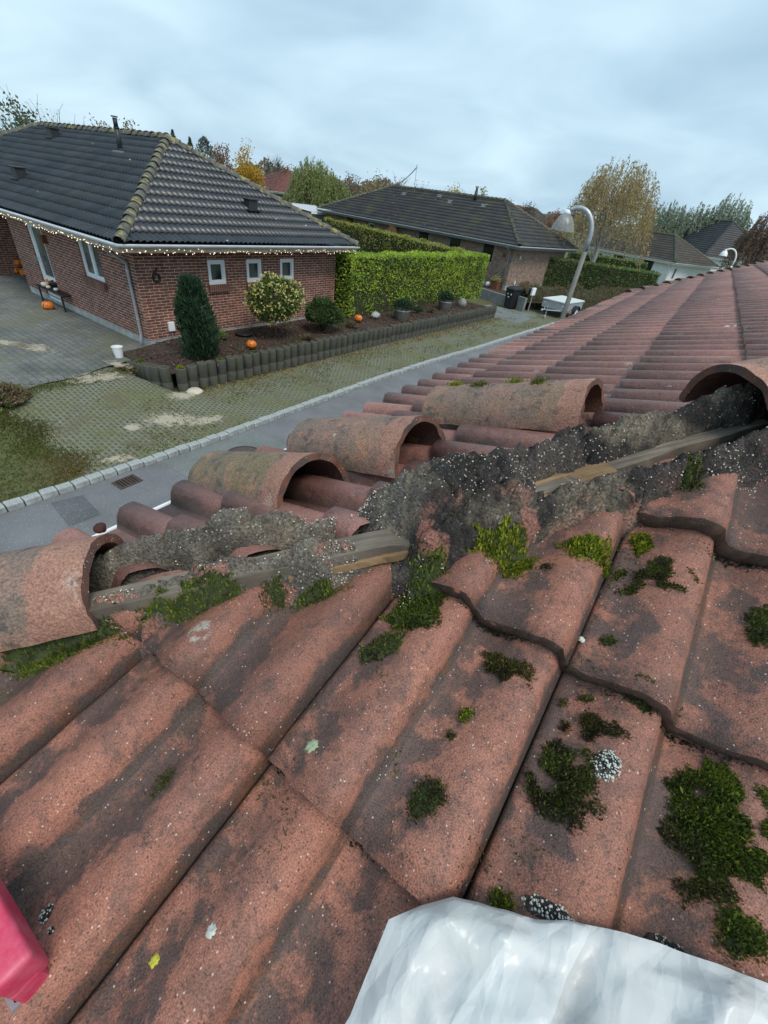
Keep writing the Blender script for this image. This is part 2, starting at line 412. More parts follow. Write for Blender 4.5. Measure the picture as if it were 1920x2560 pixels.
def sand_mat():
    t = NT('washed_sand'); dd = t.n('ShaderNodeVectorMath', operation='LENGTH'); t.l(t.uv, dd.inputs[0])
    e = t.math('ADD', dd.outputs['Value'], t.ramp(t.noise(6.5, 6, .75), .25, .75, -.75, .75, False))
    a = t.ramp(e, .25, .95, 1, 0)
    col = t.mul((.50, .45, .35), t.ramp(t.noise(60, 4), .3, .7, .8, 1.2))
    t.fin(col, .95); t.l(t.math('MULTIPLY', a, .72), t.b.inputs['Alpha'])
    return t.m
M['sand'] = sand_mat()

def leafy(name, a, b, c=None, rough=.6, trans=.25):
    """leaf cards: uv.x = random per clump, uv.y = random per leaf"""
    t = NT(name); s = t.n('ShaderNodeSeparateXYZ'); t.l(t.uv, s.inputs[0])
    col = t.mix(s.outputs[1], a, b)
    if c is not None: col = t.mix(t.ramp(s.outputs[0], .45, .75), col, c)
    col = t.mul(col, t.ramp(s.outputs[0], 0, 1, .68, 1.32, False))
    t.fin(col, rough, spec=.25)
    tr = t.n('ShaderNodeBsdfTranslucent'); t.put(tr.inputs[0], col)
    ms = t.n('ShaderNodeMixShader'); ms.inputs[0].default_value = trans
    t.l(t.b.outputs[0], ms.inputs[1]); t.l(tr.outputs[0], ms.inputs[2]); t.l(ms.outputs[0], t.out.inputs[0])
    return t.m
def bark(name, c): return plain(name, c, .9, .3, 14, bumpd=.01)
M['bark'] = bark('bark', (.085, .07, .055)); M['bark_birch'] = bark('birch_bark', (.42, .40, .36)); M['twig'] = bark('bare_twig', (.12, .10, .09))
M['moss_bright'] = leafy('bright_moss', (.16, .20, .015), (.48, .52, .05), (.10, .13, .015), .75, .3)
M['moss_mid'] = leafy('green_moss', (.07, .115, .016), (.24, .29, .04), (.05, .07, .016), .8, .25)
M['moss_dark'] = leafy('dark_moss', (.048, .066, .018), (.185, .215, .045), (.055, .050, .024), .85, .2)
M['moss_olive'] = leafy('olive_moss', (.075, .066, .026), (.21, .19, .055), (.05, .045, .024), .85, .2)

# ------------------------------------------------------------------ fast leaf-card meshes
def card_mesh(name, P, L, Wd, mat, parent=None, axis=None, clump=None, rng=None, spread=1.0, world=True):
    n = len(P); P = np.asarray(P, float); rng = rng or np.random.default_rng(1)
    a = rng.normal(size=(n, 3))
    if axis is not None: a = np.asarray(axis) + a * spread
    a /= np.linalg.norm(a, axis=1)[:, None] + 1e-9
    b = np.cross(a, rng.normal(size=(n, 3))); b /= np.linalg.norm(b, axis=1)[:, None] + 1e-9
    l = (np.broadcast_to(L, n) * rng.uniform(.65, 1.3, n) / 2)[:, None]; wd = (np.broadcast_to(Wd, n) * rng.uniform(.7, 1.3, n) / 2)[:, None]
    if parent is not None and world: P = P - np.array(root_off(parent))
    V = np.stack([P - a * l, P + b * wd + a * l * .1, P + a * l, P - b * wd + a * l * .1], 1).reshape(-1, 3)
    me = bpy.data.meshes.new(name)
    me.vertices.add(4 * n); me.vertices.foreach_set('co', V.ravel())
    me.loops.add(4 * n); me.loops.foreach_set('vertex_index', np.arange(4 * n))
    me.polygons.add(n); me.polygons.foreach_set('loop_start', np.arange(n) * 4)
    uv = np.zeros((n, 4, 2)); uv[:, :, 0] = (clump if clump is not None else rng.uniform(size=n))[:, None]; uv[:, :, 1] = rng.uniform(size=n)[:, None]
    ul = me.uv_layers.new(name='UVMap'); ul.data.foreach_set('uv', uv.ravel())
    me.materials.append(mat); me.update(calc_edges=True); me.validate()
    o = bpy.data.objects.new(name, me); C.objects.link(o)
    if parent is not None: o.parent = parent
    return o

def nz3(p, s): return mnoise.noise(Vector(p) * s)
def fbm(p, s, o=4): return mnoise.fractal(Vector(p) * s, 1.0, 2.0, o)

# ------------------------------------------------------------------ tiled roof faces
def sstep(a, b, t):
    t = min(1, max(0, (t - a) / (b - a))); return t * t * (3 - 2 * t)
def prof(t):
    t = t % 1.0
    return sstep(.10, .70, t) * (1 - sstep(.82, .99, t))

def prof_roll(t):
    t = t % 1.0
    return sstep(.34, .56, t) * (1 - sstep(.88, .99, t)) * (.80 + .20 * math.sin(PI * min(1, max(0, (t - .40) / .55))))

def clip_poly(bm, poly):
    n = len(poly)
    for i in range(n):
        a, b = poly[i], poly[(i + 1) % n]
        nx, ny = (b[1] - a[1]), -(b[0] - a[0])       # outward normal of a CCW polygon
        bmesh.ops.bisect_plane(bm, geom=bm.verts[:] + bm.edges[:] + bm.faces[:], plane_co=(a[0], a[1], 0), plane_no=(nx, ny, 0), clear_outer=True, dist=1e-6)

def roof_face(name, mat, parent, org, du, dv, poly, rows, wave, amp, thick, res=5, u0=0.0, tw=2, rnd=0.002, seed=1, pf=None):
    """courses of wavy tiles over a convex polygon (u along the eave, v up the slope)"""
    org, du, dv = Vector(org), Vector(du).normalized(), Vector(dv).normalized(); nn = du.cross(dv)
    us = [p[0] for p in poly]; vs = [p[1] for p in poly]
    k0 = math.floor((min(us) - u0) / wave) - 1; k1 = math.ceil((max(us) - u0) / wave) + 1
    bm = bmesh.new(); ul = bm.loops.layers.uv.new('UVMap'); rg = random.Random(seed)
    fr = [i / res for i in range(res)]
    U = [(k + f) for k in range(k0, k1) for f in fr] + [k1]
    for ri in range(len(rows) - 1):
        va, vb = rows[ri], rows[ri + 1]
        ct = {k: (rg.uniform(-1, 1) * rnd, rg.uniform(-1, 1) * rnd) for k in range((k0) // tw - 1, k1 // tw + 2)}
        lo, hi, un = [], [], []
        for q in U:
            h = amp * (pf or prof)(q); u = u0 + q * wave; j = ct[int(math.floor(q / tw + 1e-6))]
            un.append(bm.verts.new((u, va + j[0] * 2, h + j[1]))); lo.append(bm.verts.new((u, va + j[0] * 2, h + thick + j[1]))); hi.append(bm.verts.new((u, vb + .01, h + thick * .06)))
        for i in range(len(U) - 1):
            c = U[i] / tw; f0 = math.floor(c + 1e-6); a0, a1 = c - f0, U[i + 1] / tw - f0
            a0 = f0 + min(.99, max(.01, a0)); a1 = f0 + min(.99, max(.01, a1))
            for q4, v4 in (((lo[i], lo[i + 1], hi[i + 1], hi[i]), (.02, .02, .98, .98)), ((un[i], un[i + 1], lo[i + 1], lo[i]), (.01, .01, .02, .02))):
                fc = bm.faces.new(q4); fc.smooth = True
                for lp, uu, vv in zip(fc.loops, (a0, a1, a1, a0), v4): lp[ul].uv = (uu + 50, ri + vv)
    for e in bm.edges:
        if len(e.link_faces) == 2 and e.calc_face_angle(0) > R(38): e.smooth = False
    clip_poly(bm, poly)
    off = root_off(parent)
    for v in bm.verts: v.co = org + du * v.co.x + dv * v.co.y + nn * v.co.z - off
    me = bpy.data.meshes.new(name); bm.to_mesh(me); bm.free(); me.materials.append(mat)
    o = bpy.data.objects.new(name, me); C.objects.link(o); o.parent = parent
    return o

def rows_(v0, g, vmax):
    r = [v0]
    while r[-1] < vmax: r.append(r[-1] + g)
    return r

def hip_caps(name, mat, parent, a, b, r=.11, L=.36, lift=.0, n=8, seed=1, gap=True):
    """a run of overlapping half round tiles from a (low) to b (high): one part"""
    a, b = Vector(a), Vector(b); d = (b - a); Lt = d.length; d.normalize(); side = d.cross(Vector((0, 0, 1))).normalized(); up = side.cross(d)
    k = max(1, round(Lt / L)); st = Lt / k; mb = MB(); rg = random.Random(seed)
    for i in range(k):
        jy = rg.uniform(-.012, .012); js = rg.uniform(-.01, .01)
        p0 = a + d * (st * i) + up * (lift + .028) + side * jy; p1 = a + d * (st * (i + 1) + .05) + up * (lift + rg.uniform(-.004, .004)) + side * (jy + js)
        V = []
        for p, rr in ((p0, r * 1.08), (p1, r * .93)):
            for th in (0.0, .018):
                for j in range(n + 1):
                    an = PI * j / n; V.append(p + side * math.cos(an) * (rr - th) + up * math.sin(an) * (rr - th) * .95)
        m = n + 1; F = []
        for j in range(n):
            F.append((j, j + 1, 2 * m + j + 1, 2 * m + j)); F.append((m + j + 1, m + j, 3 * m + j, 3 * m + j + 1))
            F.append((j + 1, j, m + j, m + j + 1)); F.append((2 * m + j, 2 * m + j + 1, 3 * m + j + 1, 3 * m + j))
        mb.add(V, F)
    o = build(mb, name, mat, parent); smooth_by_angle(o, 40); return o

# ------------------------------------------------------------------ walls and openings
def wall_holes(mb, org, ud, nrm, L, z0, z1, holes, depth=.09, uoff=0.0):
    """upright wall with real openings; holes = (u0, z0, u1, z1)"""
    org, ud, nrm = Vector(org), Vector(ud), Vector(nrm)
    us = sorted({0.0, L} | {h[0] for h in holes} | {h[2] for h in holes}); zs = sorted({z0, z1} | {h[1] for h in holes if z0 < h[1] < z1} | {h[3] for h in holes if z0 < h[3] < z1})
    P = lambda u, z, d=0: Vector((org.x, org.y, 0)) + ud * u + Vector((0, 0, z)) - nrm * d
    for i in range(len(us) - 1):
        for j in range(len(zs) - 1):
            uc, zc = (us[i] + us[i + 1]) / 2, (zs[j] + zs[j + 1]) / 2
            if any(h[0] < uc < h[2] and h[1] < zc < h[3] for h in holes): continue
            a, b, c, d = us[i], us[i + 1], zs[j], zs[j + 1]
            mb.quad(P(a, c), P(b, c), P(b, d), P(a, d), [(a + uoff, c), (b + uoff, c), (b + uoff, d), (a + uoff, d)])
    for (a, c, b, d) in holes:
        mb.quad(P(a, c), P(a, d), P(a, d, depth), P(a, c, depth), [(0, c), (0, d), (depth, d), (depth, c)])
        mb.quad(P(b, c), P(b, c, depth), P(b, d, depth), P(b, d), [(0, c), (depth, c), (depth, d), (0, d)])
        mb.quad(P(a, d), P(b, d), P(b, d, depth), P(a, d, depth), [(a, 0), (b, 0), (b, depth), (a, depth)])
        mb.quad(P(a, c), P(a, c, depth), P(b, c, depth), P(b, c), [(a, 0), (a, depth), (b, depth), (b, 0)])

def frame_M(ud, nrm): 
    ud, nrm = Vector(ud), Vector(nrm); return Matrix((ud, -nrm, Vector((0, 0, 1)))).transposed()

def window(root, name, p, ud, nrm, wd, h, mats, fw=.06, mull=(), cross=(), inset=.05, thick=.06, pane='pane', sill=None, handle=None, label=None):
    """p = lower corner on the wall face; frame with its panes as sub-parts"""
    p, ud, nrm = Vector(p), Vector(ud), Vector(nrm); m3 = frame_M(ud, nrm); Z = Vector((0, 0, 1))
    at = lambda u, z, d: p + ud * u + Z * z + nrm * d
    mb = MB(); dc = -inset
    def bar(u0, z0, u1, z1, t=thick, dd=0): mb.box(at((u0 + u1) / 2, (z0 + z1) / 2, dc + dd), (u1 - u0, t, z1 - z0), m3)
    bar(0, 0, fw, h); bar(wd - fw, 0, wd, h); bar(fw, 0, wd - fw, fw); bar(fw, h - fw, wd - fw, h)
    cuts = [fw] + sorted(mull) + [wd - fw]
    for u in mull: bar(u - fw * .6, fw, u + fw * .6, h - fw)
    for z in cross: bar(fw, z - fw * .55, wd - fw, z + fw * .55, thick * .9)
    # inner sash edges
    for i in range(len(cuts) - 1):
        a = cuts[i] + (fw * .6 if i else 0); b = cuts[i + 1] - (fw * .6 if i < len(cuts) - 2 else 0); s = fw * .38
        for (u0, z0, u1, z1) in ((a, fw, a + s, h - fw), (b - s, fw, b, h - fw), (a + s, fw, b - s, fw + s), (a + s, h - fw - s, b - s, h - fw)): bar(u0, z0, u1, z1, thick * .6, -.008)
    f = build(mb, name, mats, root)
    if label: f['label'] = label
    zc = [fw] + sorted(cross) + [h - fw]
    for i in range(len(cuts) - 1):
        for j in range(len(zc) - 1):
            pm = MB(); a, b, c, d = cuts[i], cuts[i + 1], zc[j], zc[j + 1]
            pm.quad(at(a, c, dc - .012), at(b, c, dc - .012), at(b, d, dc - .012), at(a, d, dc - .012))
            build(pm, 'pane', M[pane], f)
    if sill:
        sm = MB(); sm.box(at(wd / 2, -.085, -.005), (wd + .1, .15, .16), m3); build(sm, 'sill', M[sill], f)
    if handle:
        hm = MB(); hm.box(at(handle[0], handle[1], .03), (.03, .05, .14), m3); build(hm, 'handle', M['galv'], f)
    return f

def gutter(name, mat, parent, pts, r=.06):
    """half round gutter along a polyline, a little thickness"""
    mb = MB(); pts = [Vector(p) for p in pts]; n = 8; k = len(pts); V = []
    for i, p in enumerate(pts):
        t1 = (pts[min(i + 1, k - 1)] - pts[max(i - 1, 0)]).normalized()
        if 0 < i < k - 1:
            ta = (pts[i] - pts[i - 1]).normalized(); tb = (pts[i + 1] - pts[i]).normalized(); sc_ = 1 / max(.4, math.sqrt((1 + ta.dot(tb)) / 2)); t1 = (ta + tb).normalized()
        else: sc_ = 1
        sd = t1.cross(Vector((0, 0, 1))).normalized()
        for rr in (r, r - .008):
            for j in range(n + 1):
                an = PI + PI * j / n; V.append(p + sd * math.cos(an) * rr * sc_ + Vector((0, 0, math.sin(an) * rr)))
    m = n + 1; F = []
    for i in range(k - 1):
        b0, b1 = i * 2 * m, (i + 1) * 2 * m
        for j in range(n):
            F.append((b0 + j, b1 + j, b1 + j + 1, b0 + j + 1)); F.append((b0 + m + j, b0 + m + j + 1, b1 + m + j + 1, b1 + m + j))
        F.append((b0, b0 + m, b1 + m, b1)); F.append((b0 + n, b1 + n, b1 + m + n, b0 + m + n))
    for b0 in (0, (k - 1) * 2 * m): F.append(tuple(b0 + j for j in range(m)))
    mb.add(V, F)
    # rolled rim
    mb.tube([p + (pts[1] - pts[0]).normalized().cross(Vector((0, 0, 1))) * 0 for p in pts], .004, 4) if False else None
    o = build(mb, name, mat, parent); return o

def text_free_six(root, p, ud, nrm, h, mat):
    """the house number 6 as a bent flat bar"""
    p, ud, nrm = Vector(p), Vector(ud), Vector(nrm); pts = []
    r = h * .29
    cx, cz = 0, r
    pts.append((h * .20, h)); pts += [(h * .02, h * .80), (-h * .16, h * .60)]
    for i in range(0, 21): 
        an = PI * .93 + 2 * PI * i / 20 * 1.0; pts.append((cx + r * math.cos(an), cz + r * math.sin(an)))
    mb = MB(); mb.tube([p + ud * a + Vector((0, 0, b)) + nrm * .018 for a, b in pts], h * .085, 8)
    return build(mb, 'house_number', mat, root)

# ================================================================== SETTING
def patch(name, pts, z, mat, uvscale=1.0, kind='structure', sub=0, zf=None):
    mb = MB(); P = [Vector((x, y, (zf(x, y) if zf else 0) + z)) for x, y in pts]
    mb.add(P, [tuple(range(len(P)))], [[(x * uvscale, y * uvscale) for x, y in pts]])
    o = build(mb, name, mat); o['kind'] = kind; return o

# driveway level rises a little towards the red house
def zdrive(x, y): return .25 * sstep(-6.8, -10.8, x) if False else .25 * (lambda t: t * t * (3 - 2 * t))(min(1, max(0, (-6.9 - x) / 3.9)))

patch('ground', [(-900, -500), (900, -500), (900, 1200), (-900, 1200)], -.03, M['grass'])
KX = [(-40, -6.9), (-12, -6.62), (-4, -6.52), (1, -6.47), (4, -6.27), (9.8, -6.23), (12.5, -6.08), (15.4, -5.84), (19.3, -5.62), (23.3, -5.36), (27, -5.1), (40, -3.6)]
def kerbx(y):
    for i in range(len(KX) - 1):
        if KX[i][0] <= y <= KX[i + 1][0]:
            t = (y - KX[i][0]) / (KX[i + 1][0] - KX[i][0]); return KX[i][1] + t * (KX[i + 1][1] - KX[i][1])
    return KX[-1][1]
def strip(name, f0, f1, ys, z, mat, zf=None, nx=1):
    mb = MB()
    for i in range(len(ys) - 1):
        for k in range(nx):
            a = [(f0(ys[i]) + (f1(ys[i]) - f0(ys[i])) * k / nx, ys[i]), (f0(ys[i]) + (f1(ys[i]) - f0(ys[i])) * (k + 1) / nx, ys[i]),
                 (f0(ys[i + 1]) + (f1(ys[i + 1]) - f0(ys[i + 1])) * (k + 1) / nx, ys[i + 1]), (f0(ys[i + 1]) + (f1(ys[i + 1]) - f0(ys[i + 1])) * k / nx, ys[i + 1])]
            mb.quad(*[Vector((x, y, (zf(x, y) if zf else 0) + z)) for x, y in a], [(x, y) for x, y in a])
    o = build(mb, name, mat, smooth=True); o['kind'] = 'structure'; return o
ys = [-40, -12, -4, -1, 1, 2.5, 4, 7, 9.8, 12.5, 15.4, 17.3, 19.3, 21.3, 23.3, 25, 27, 33, 40]
strip('street', lambda y: kerbx(y), lambda y: -1.9, ys, .0, M['asphalt'])
strip('street_joint_repair', lambda y: kerbx(y) + .02, lambda y: -4.6, [3.23, 4.2, 5.14], .004, M['asphalt_old'])
patch('street_patch', [(-6.31, 1.56), (-5.62, 1.48), (-5.60, 1.88), (-6.20, 1.94)], .004, M['asphalt_dark'])
# paved verge between kerb and planting bed, driveway and turf
vy = [1.9, 2.5, 3, 3.5, 4, 4.5, 5, 5.5, 6, 8, 10, 12, 14, 16, 18, 20, 22, 24, 26, 28, 33]
strip('verge_paving', lambda y: -11.2 if y < 5 else -8.4 + (y - 5) * .02, lambda y: kerbx(y) - .16, vy, .006, M['grid'], lambda x, y: zdrive(x, y) if y < 5.3 else 0.0, 9)
dy = [-3, -1, 0, 1, 1.8, 2.6, 3.2, 3.8, 4.4, 5, 5.5, 6, 7]
def drv0(y): return -26.0
def drv1(y): return -10.2 + .2 * nz3((y * 2.1, 3, 0), 1) if y > 4.3 else (-9.95 + .25 * nz3((y * 1.3, 0, 0), 1) if y > 2.2 else -10.3)
strip('driveway', drv0, drv1, dy, .034, M['blocks'], zdrive, 18)
strip('lawn', lambda y: -9.9 - .2 * math.sin(y * 3), lambda y: kerbx(y) - .16, [-6, -4, -2, -1, 0, .5, 1, 1.5, 1.9, 2.2], .010, M['grass'], zdrive, 5)
strip('far_driveway', lambda y: -9.9 + (y - 20) * .12, lambda y: -6.6, [21.4, 22.3, 23.3, 24.4], .010, M['asphalt_old'])
strip('far_verge', lambda y: -8.3 + (y - 24) * .32, lambda y: kerbx(y) - .16, [24.4, 26, 28, 31, 34], .010, M['grid'])
# soil of the raised bed and the strip of gravel along the side wall
strip('bed_soil', lambda y: -10.84, lambda y: -8.72 + max(0, y - 5) * .051 if y < 21 else -8.1, [5.12, 5.6, 6.5, 8, 10, 12, 14, 16, 18, 20, 21.2], .40, M['soil'], lambda x, y: (-.10 if (x < -10 and y < 6.0) else 0) + .05 * nz3((x, y, 0), .9), 8)
mbg = MB(); rgs = random.Random(5)
def gravel():
    t = NT('gravel_strip'); d, r1, r2 = t.vor(24); col = t.mix(r1, (.05, .045, .035), (.24, .22, .18))
    col = t.mix(t.ramp(r2, .90, .92), col, (.55, .53, .48)); col = t.mul(col, t.ramp(d, .1, .7, 1.2, .5)); return t.fin(col, .9, t.bump(d, 1, -.03))
M['gravel'] = gravel()
strip('gravel_strip', lambda y: -16.0, lambda y: -10.35, [5.25, 5.6, 6.02], .275, M['gravel'], None, 6)
def sand(pts, z, rz=0):
    for (x, y, a, b, r) in pts:
        mb = MB(); n = 20; V = [Vector((x, y, zdrive(x, y) + z))] ; U = [(0, 0)]
        for i in range(n):
            an = 2 * PI * i / n; dx, dy_ = a * math.cos(an), b * math.sin(an); c_, s_ = math.cos(r), math.sin(r)
            X, Y = x + dx * c_ - dy_ * s_, y + dx * s_ + dy_ * c_; V.append(Vector((X, Y, zdrive(X, Y) + z))); U.append((math.cos(an), math.sin(an)))
        F = [(0, 1 + i, 1 + (i + 1) % n) for i in range(n)]
        mb.add(V, F, [[U[j] for j in f] for f in F]); o = build(mb, 'sand', M['sand']); o['kind'] = 'structure'
sand([(-12.75, 3.55, .95, .22, .55), (-12.1, 3.9, .65, .30, .35), (-13.3, 3.2, .55, .16, .2)], .042)
sand([(-8.25, 5.02, .42, .24, 1.2), (-7.63, 3.54, .20, .17, .3), (-6.82, 2.77, .30, .18, .9), (-7.5, 4.25, .62, .42, .9), (-7.1, 4.7, .5, .25, 1.2), ], .018)
sand([(-9.75, 4.1, .7, .3, 1.3), (-10.2, 4.75, .4, .2, .4)], .040)

# sky-side hill line far away
mb = MB(); V = []
for i in range(61):
    an = R(-75 + i * 2.2); d = 420; V.append((d * math.sin(an), d * math.cos(an), -.5)); V.append((d * math.sin(an), d * math.cos(an), 7.0 + 3.0 * nz3((i * .23, 0, 0), 1)))
mb.add(V, [(2 * i, 2 * i + 2, 2 * i + 3, 2 * i + 1) for i in range(60)])
V2 = [((v[0] * 1.3), (v[1] * 1.3), -.5) for v in V[::2]]
mb.add([V[2 * i + 1] for i in range(61)] + V2, [(i, i + 1, 61 + i + 1, 61 + i) for i in range(60)])
o = build(mb, 'hills', plain('far_hills', (.07, .085, .075), .95, .3, .05), smooth=True); o['kind'] = 'structure'

# kerb of granite setts
base = None
for k in range(126):
    y = .0 + k * .205
    if k < 4:
        bmx = MB(); bmx.box((0, 0, 0), (.15, .192, .16))
        kb = build(bmx, 'kerb_stone', M['granite']); bevel(kb, .014, 2)
        for v in kb.data.vertices: v.co += Vector((nz3(v.co + Vector((k, 0, 0)), 9), nz3(v.co + Vector((k, 5, 0)), 9), nz3(v.co + Vector((k, 9, 2)), 9) * .6)) * .012
        if k == 0: kbs = []
        kbs.append(kb)
    else:
        kb = kbs[(k * 7) % 4].copy(); C.objects.link(kb)
    rg = random.Random(k)
    kb.location = (kerbx(y) - .085 + rg.uniform(-.008, .008), y, .0 + rg.uniform(-.008, .008))
    kb.rotation_euler = (rg.uniform(-.03, .03), rg.uniform(-.03, .03), -math.atan2(kerbx(y + .2) - kerbx(y), .2) + rg.uniform(-.04, .04) + (PI if k % 3 == 0 else 0))
    tag(kb, 'pale grey granite sett in the kerb row along the street', 'kerb stone', 'granite kerb stones')

# drain grate and manhole
t = thing('drain_grate', 'rusty slotted drain grate in the asphalt beside the kerb', 'drain grate', (-6.10, 2.54, .003), R(2))
mb = MB()
for sx, sy, dx, dy_ in ((0, -.165, .26, .02), (0, .165, .26, .02), (-.12, 0, .02, .31), (.12, 0, .02, .31), (0, 0, .22, .018)): mb.box((sx, sy, .006), (dx, dy_, .014))
build(mb, 'grate_frame', plain('grate_iron', (.075, .05, .042), .7, .3, 20), t, world=False)
mb = MB()
for i in range(7): mb.box((0, -.135 + i * .045, .0045), (.22, .02, .01))
build(mb, 'grate_bars', plain('dark_iron', (.06, .038, .03), .7, .3, 20), t, world=False)
mb = MB(); mb.box((0, 0, -.002), (.23, .30, .008)); build(mb, 'grate_pit', plain('pit_black', (.006, .006, .006), .9, .1), t, world=False)
t = thing('manhole_cover', 'round rusty manhole cover set in the pale asphalt repair', 'manhole cover', (-5.55, 4.35, .004))
mb = MB(); mb.lathe([(.0, .004), (.28, .004), (.30, .003), (.30, 0)], n=32, cap=False); build(mb, 'cover_plate', plain('cover_iron', (.075, .06, .052), .7, .3, 15, bumpd=.004), t, world=False)
mb = MB(); mb.lathe([(.30, 0), (.30, .007), (.335, .007), (.335, 0)], n=32, cap=False); build(mb, 'cover_rim', plain('rim_iron', (.05, .04, .035), .7, .3, 15), t, world=False)

# ================================================================== OWN ROOF (foreground)
TH = R(18.5); T = math.tan(TH); cT, sT = math.cos(TH), math.sin(TH)
ZF, ZS = 4 - .745, 4 - .458                      # trough level of the two slopes: z = T*y+ZF, z = T*x+ZS
def zF(x, y): return T * y + ZF
def zS(x, y): return T * x + ZS
def zroof(x, y): return min(zF(x, y), zS(x, y))
HW = .858
def zP(x, y): return T * y + 4 - .715          # level of the worn tile tops, from which the mortar was laid
own = thing('brick_house', 'house under the camera with weathered red clay roof, loose hip tiles and moss', 'house', (3, 4, 0))
AMP = .041
def near_slope():
    """foreground slope, tile by tile"""
    bm = bmesh.new(); ul = bm.loops.layers.uv.new('UVMap'); rg = random.Random(11)
    TW, res = .30, 15
    ylines = [-.146 + .333 * k for k in range(0, 13)]
    for ri in range(len(ylines) - 1):
        v0, v1 = ylines[ri] / cT, ylines[ri + 1] / cT + .05
        for ci in range(-4, 25):
            x0 = -.232 + ci * TW
            if x0 + TW < ylines[ri] - .95 or x0 > 7 - ylines[ri]: continue
            fine = x0 < 1.0 and ri < 6
            n = res * 2 if fine else 10; m = 9 if fine else 2
            dz = rg.uniform(-.003, .0035); tu = rg.uniform(-.004, .004); sh = rg.uniform(-.006, .004); rot = rg.uniform(-.006, .006)
            fr = [0, .012, .035] + [.035 + (.965 - .035) * i / (n - 2) for i in range(1, n - 2)] + [.965, .99] if fine else [i / n for i in range(n + 1)]
            g = []
            for j in range(m + 1):
                fv = j / m; row = []
                for q in fr:
                    gr = -.007 * max(0, 1 - q / .03) - .005 * max(0, (q - .965) / .025)
                    h = AMP * prof(q * 2) + .042 * (1 - fv) + dz + tu * (q - .5) + gr
                    u = x0 + q * TW + rot * (fv - .5) * .6; v = v0 + sh * (1 - fv) + (v1 - v0) * fv
                    if fine:
                        P = Vector((u, v, ri * 3.1))
                        h += .0022 * mnoise.noise(P * 22) + .0011 * mnoise.noise(P * 70)
                        if j == 0: v += .0035 * mnoise.noise(P * 55) + .002 * mnoise.noise(P * 160); h -= .0035 + .002 * mnoise.noise(P * 90)
                        if j == 1 and False: pass
                    row.append(bm.verts.new((u, v, h)))
                g.append(row)
            if fine:   # worn front edge just above the lip
                for a, b_, c in zip(g[0], g[1], g[2]):
                    pass
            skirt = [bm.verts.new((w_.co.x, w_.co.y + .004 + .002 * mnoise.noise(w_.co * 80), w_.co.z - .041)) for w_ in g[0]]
            right = [bm.verts.new((r[-1].co.x, r[-1].co.y, r[-1].co.z - .02)) for r in g]; left = [bm.verts.new((r[0].co.x, r[0].co.y, r[0].co.z - .02)) for r in g]
            def face(q4, uvs, sm=True, mi=0):
                f = bm.faces.new(q4); f.smooth = sm; f.material_index = mi
                for lp, u_ in zip(f.loops, uvs): lp[ul].uv = (ci + 50 + u_[0], ri + u_[1])
            for j in range(m):
                for i in range(len(fr) - 1):
                    a0, a1, b0, b1 = min(.99, .005 + fr[i]), min(.99, fr[i + 1]), .01 + .97 * j / m, .01 + .97 * (j + 1) / m
                    face((g[j][i], g[j][i + 1], g[j + 1][i + 1], g[j + 1][i]), ((a0, b0), (a1, b0), (a1, b1), (a0, b1)))
                face((g[j][-1], right[j], right[j + 1], g[j + 1][-1]), ((.99, .1), (.99, .1), (.99, .2), (.99, .2)))
                face((left[j], g[j][0], g[j + 1][0], left[j + 1]), ((.01, .1), (.01, .1), (.01, .2), (.01, .2)))
            for i in range(len(fr) - 1):
                a0, a1 = min(.99, .005 + fr[i]), min(.99, fr[i + 1])
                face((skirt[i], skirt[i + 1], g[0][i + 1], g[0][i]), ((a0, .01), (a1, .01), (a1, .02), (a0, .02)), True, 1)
    for e in bm.edges:
        if len(e.link_faces) == 2 and e.calc_face_angle(0) > R(42): e.smooth = False
    clip_poly(bm, [(-1.08, -.22 / cT), (7.1, -.22 / cT), (3.02, 3.87 / cT), (3.0, 3.87 / cT)])
    off = Vector(own.location)
    for v in bm.verts:
        u, s, h = v.co; v.co = Vector((u, s * cT - h * sT, ZF + s * sT + h * cT)) - off
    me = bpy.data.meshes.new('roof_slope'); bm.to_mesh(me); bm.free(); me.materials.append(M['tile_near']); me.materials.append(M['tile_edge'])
    o = bpy.data.objects.new('roof_slope', me); C.objects.link(o); o.parent = own
    o['label'] = 'near slope of broad wavy clay tiles with moss and lichen'
near_slope()
# street slope: u = -y, v up the slope (+x)
FARY = lambda x: 7.9 + (x + .975) * 3.0
sx = [-.975, -.745, -.415, -.09, .245, .575, .905, 1.235, 1.565, 1.9, 2.23, 2.56, 2.9, 3.2]
roof_face('roof_slope', M['tile_street'], own, (0, 0, ZS), (0, -1, 0), (cT, 0, sT),
          [(-FARY(-.975), -.975 / cT), (-(-.975 + HW), -.975 / cT), (-(3.0 + HW), 3.0 / cT), (-FARY(3.0), 3.0 / cT)],
          [x / cT for x in sx], .15, .050, .026, 12, u0=-.0535, tw=2, rnd=.003, seed=3, pf=prof_roll)['label'] = 'street side slope of the same red roof, ribs running down to the gutter'
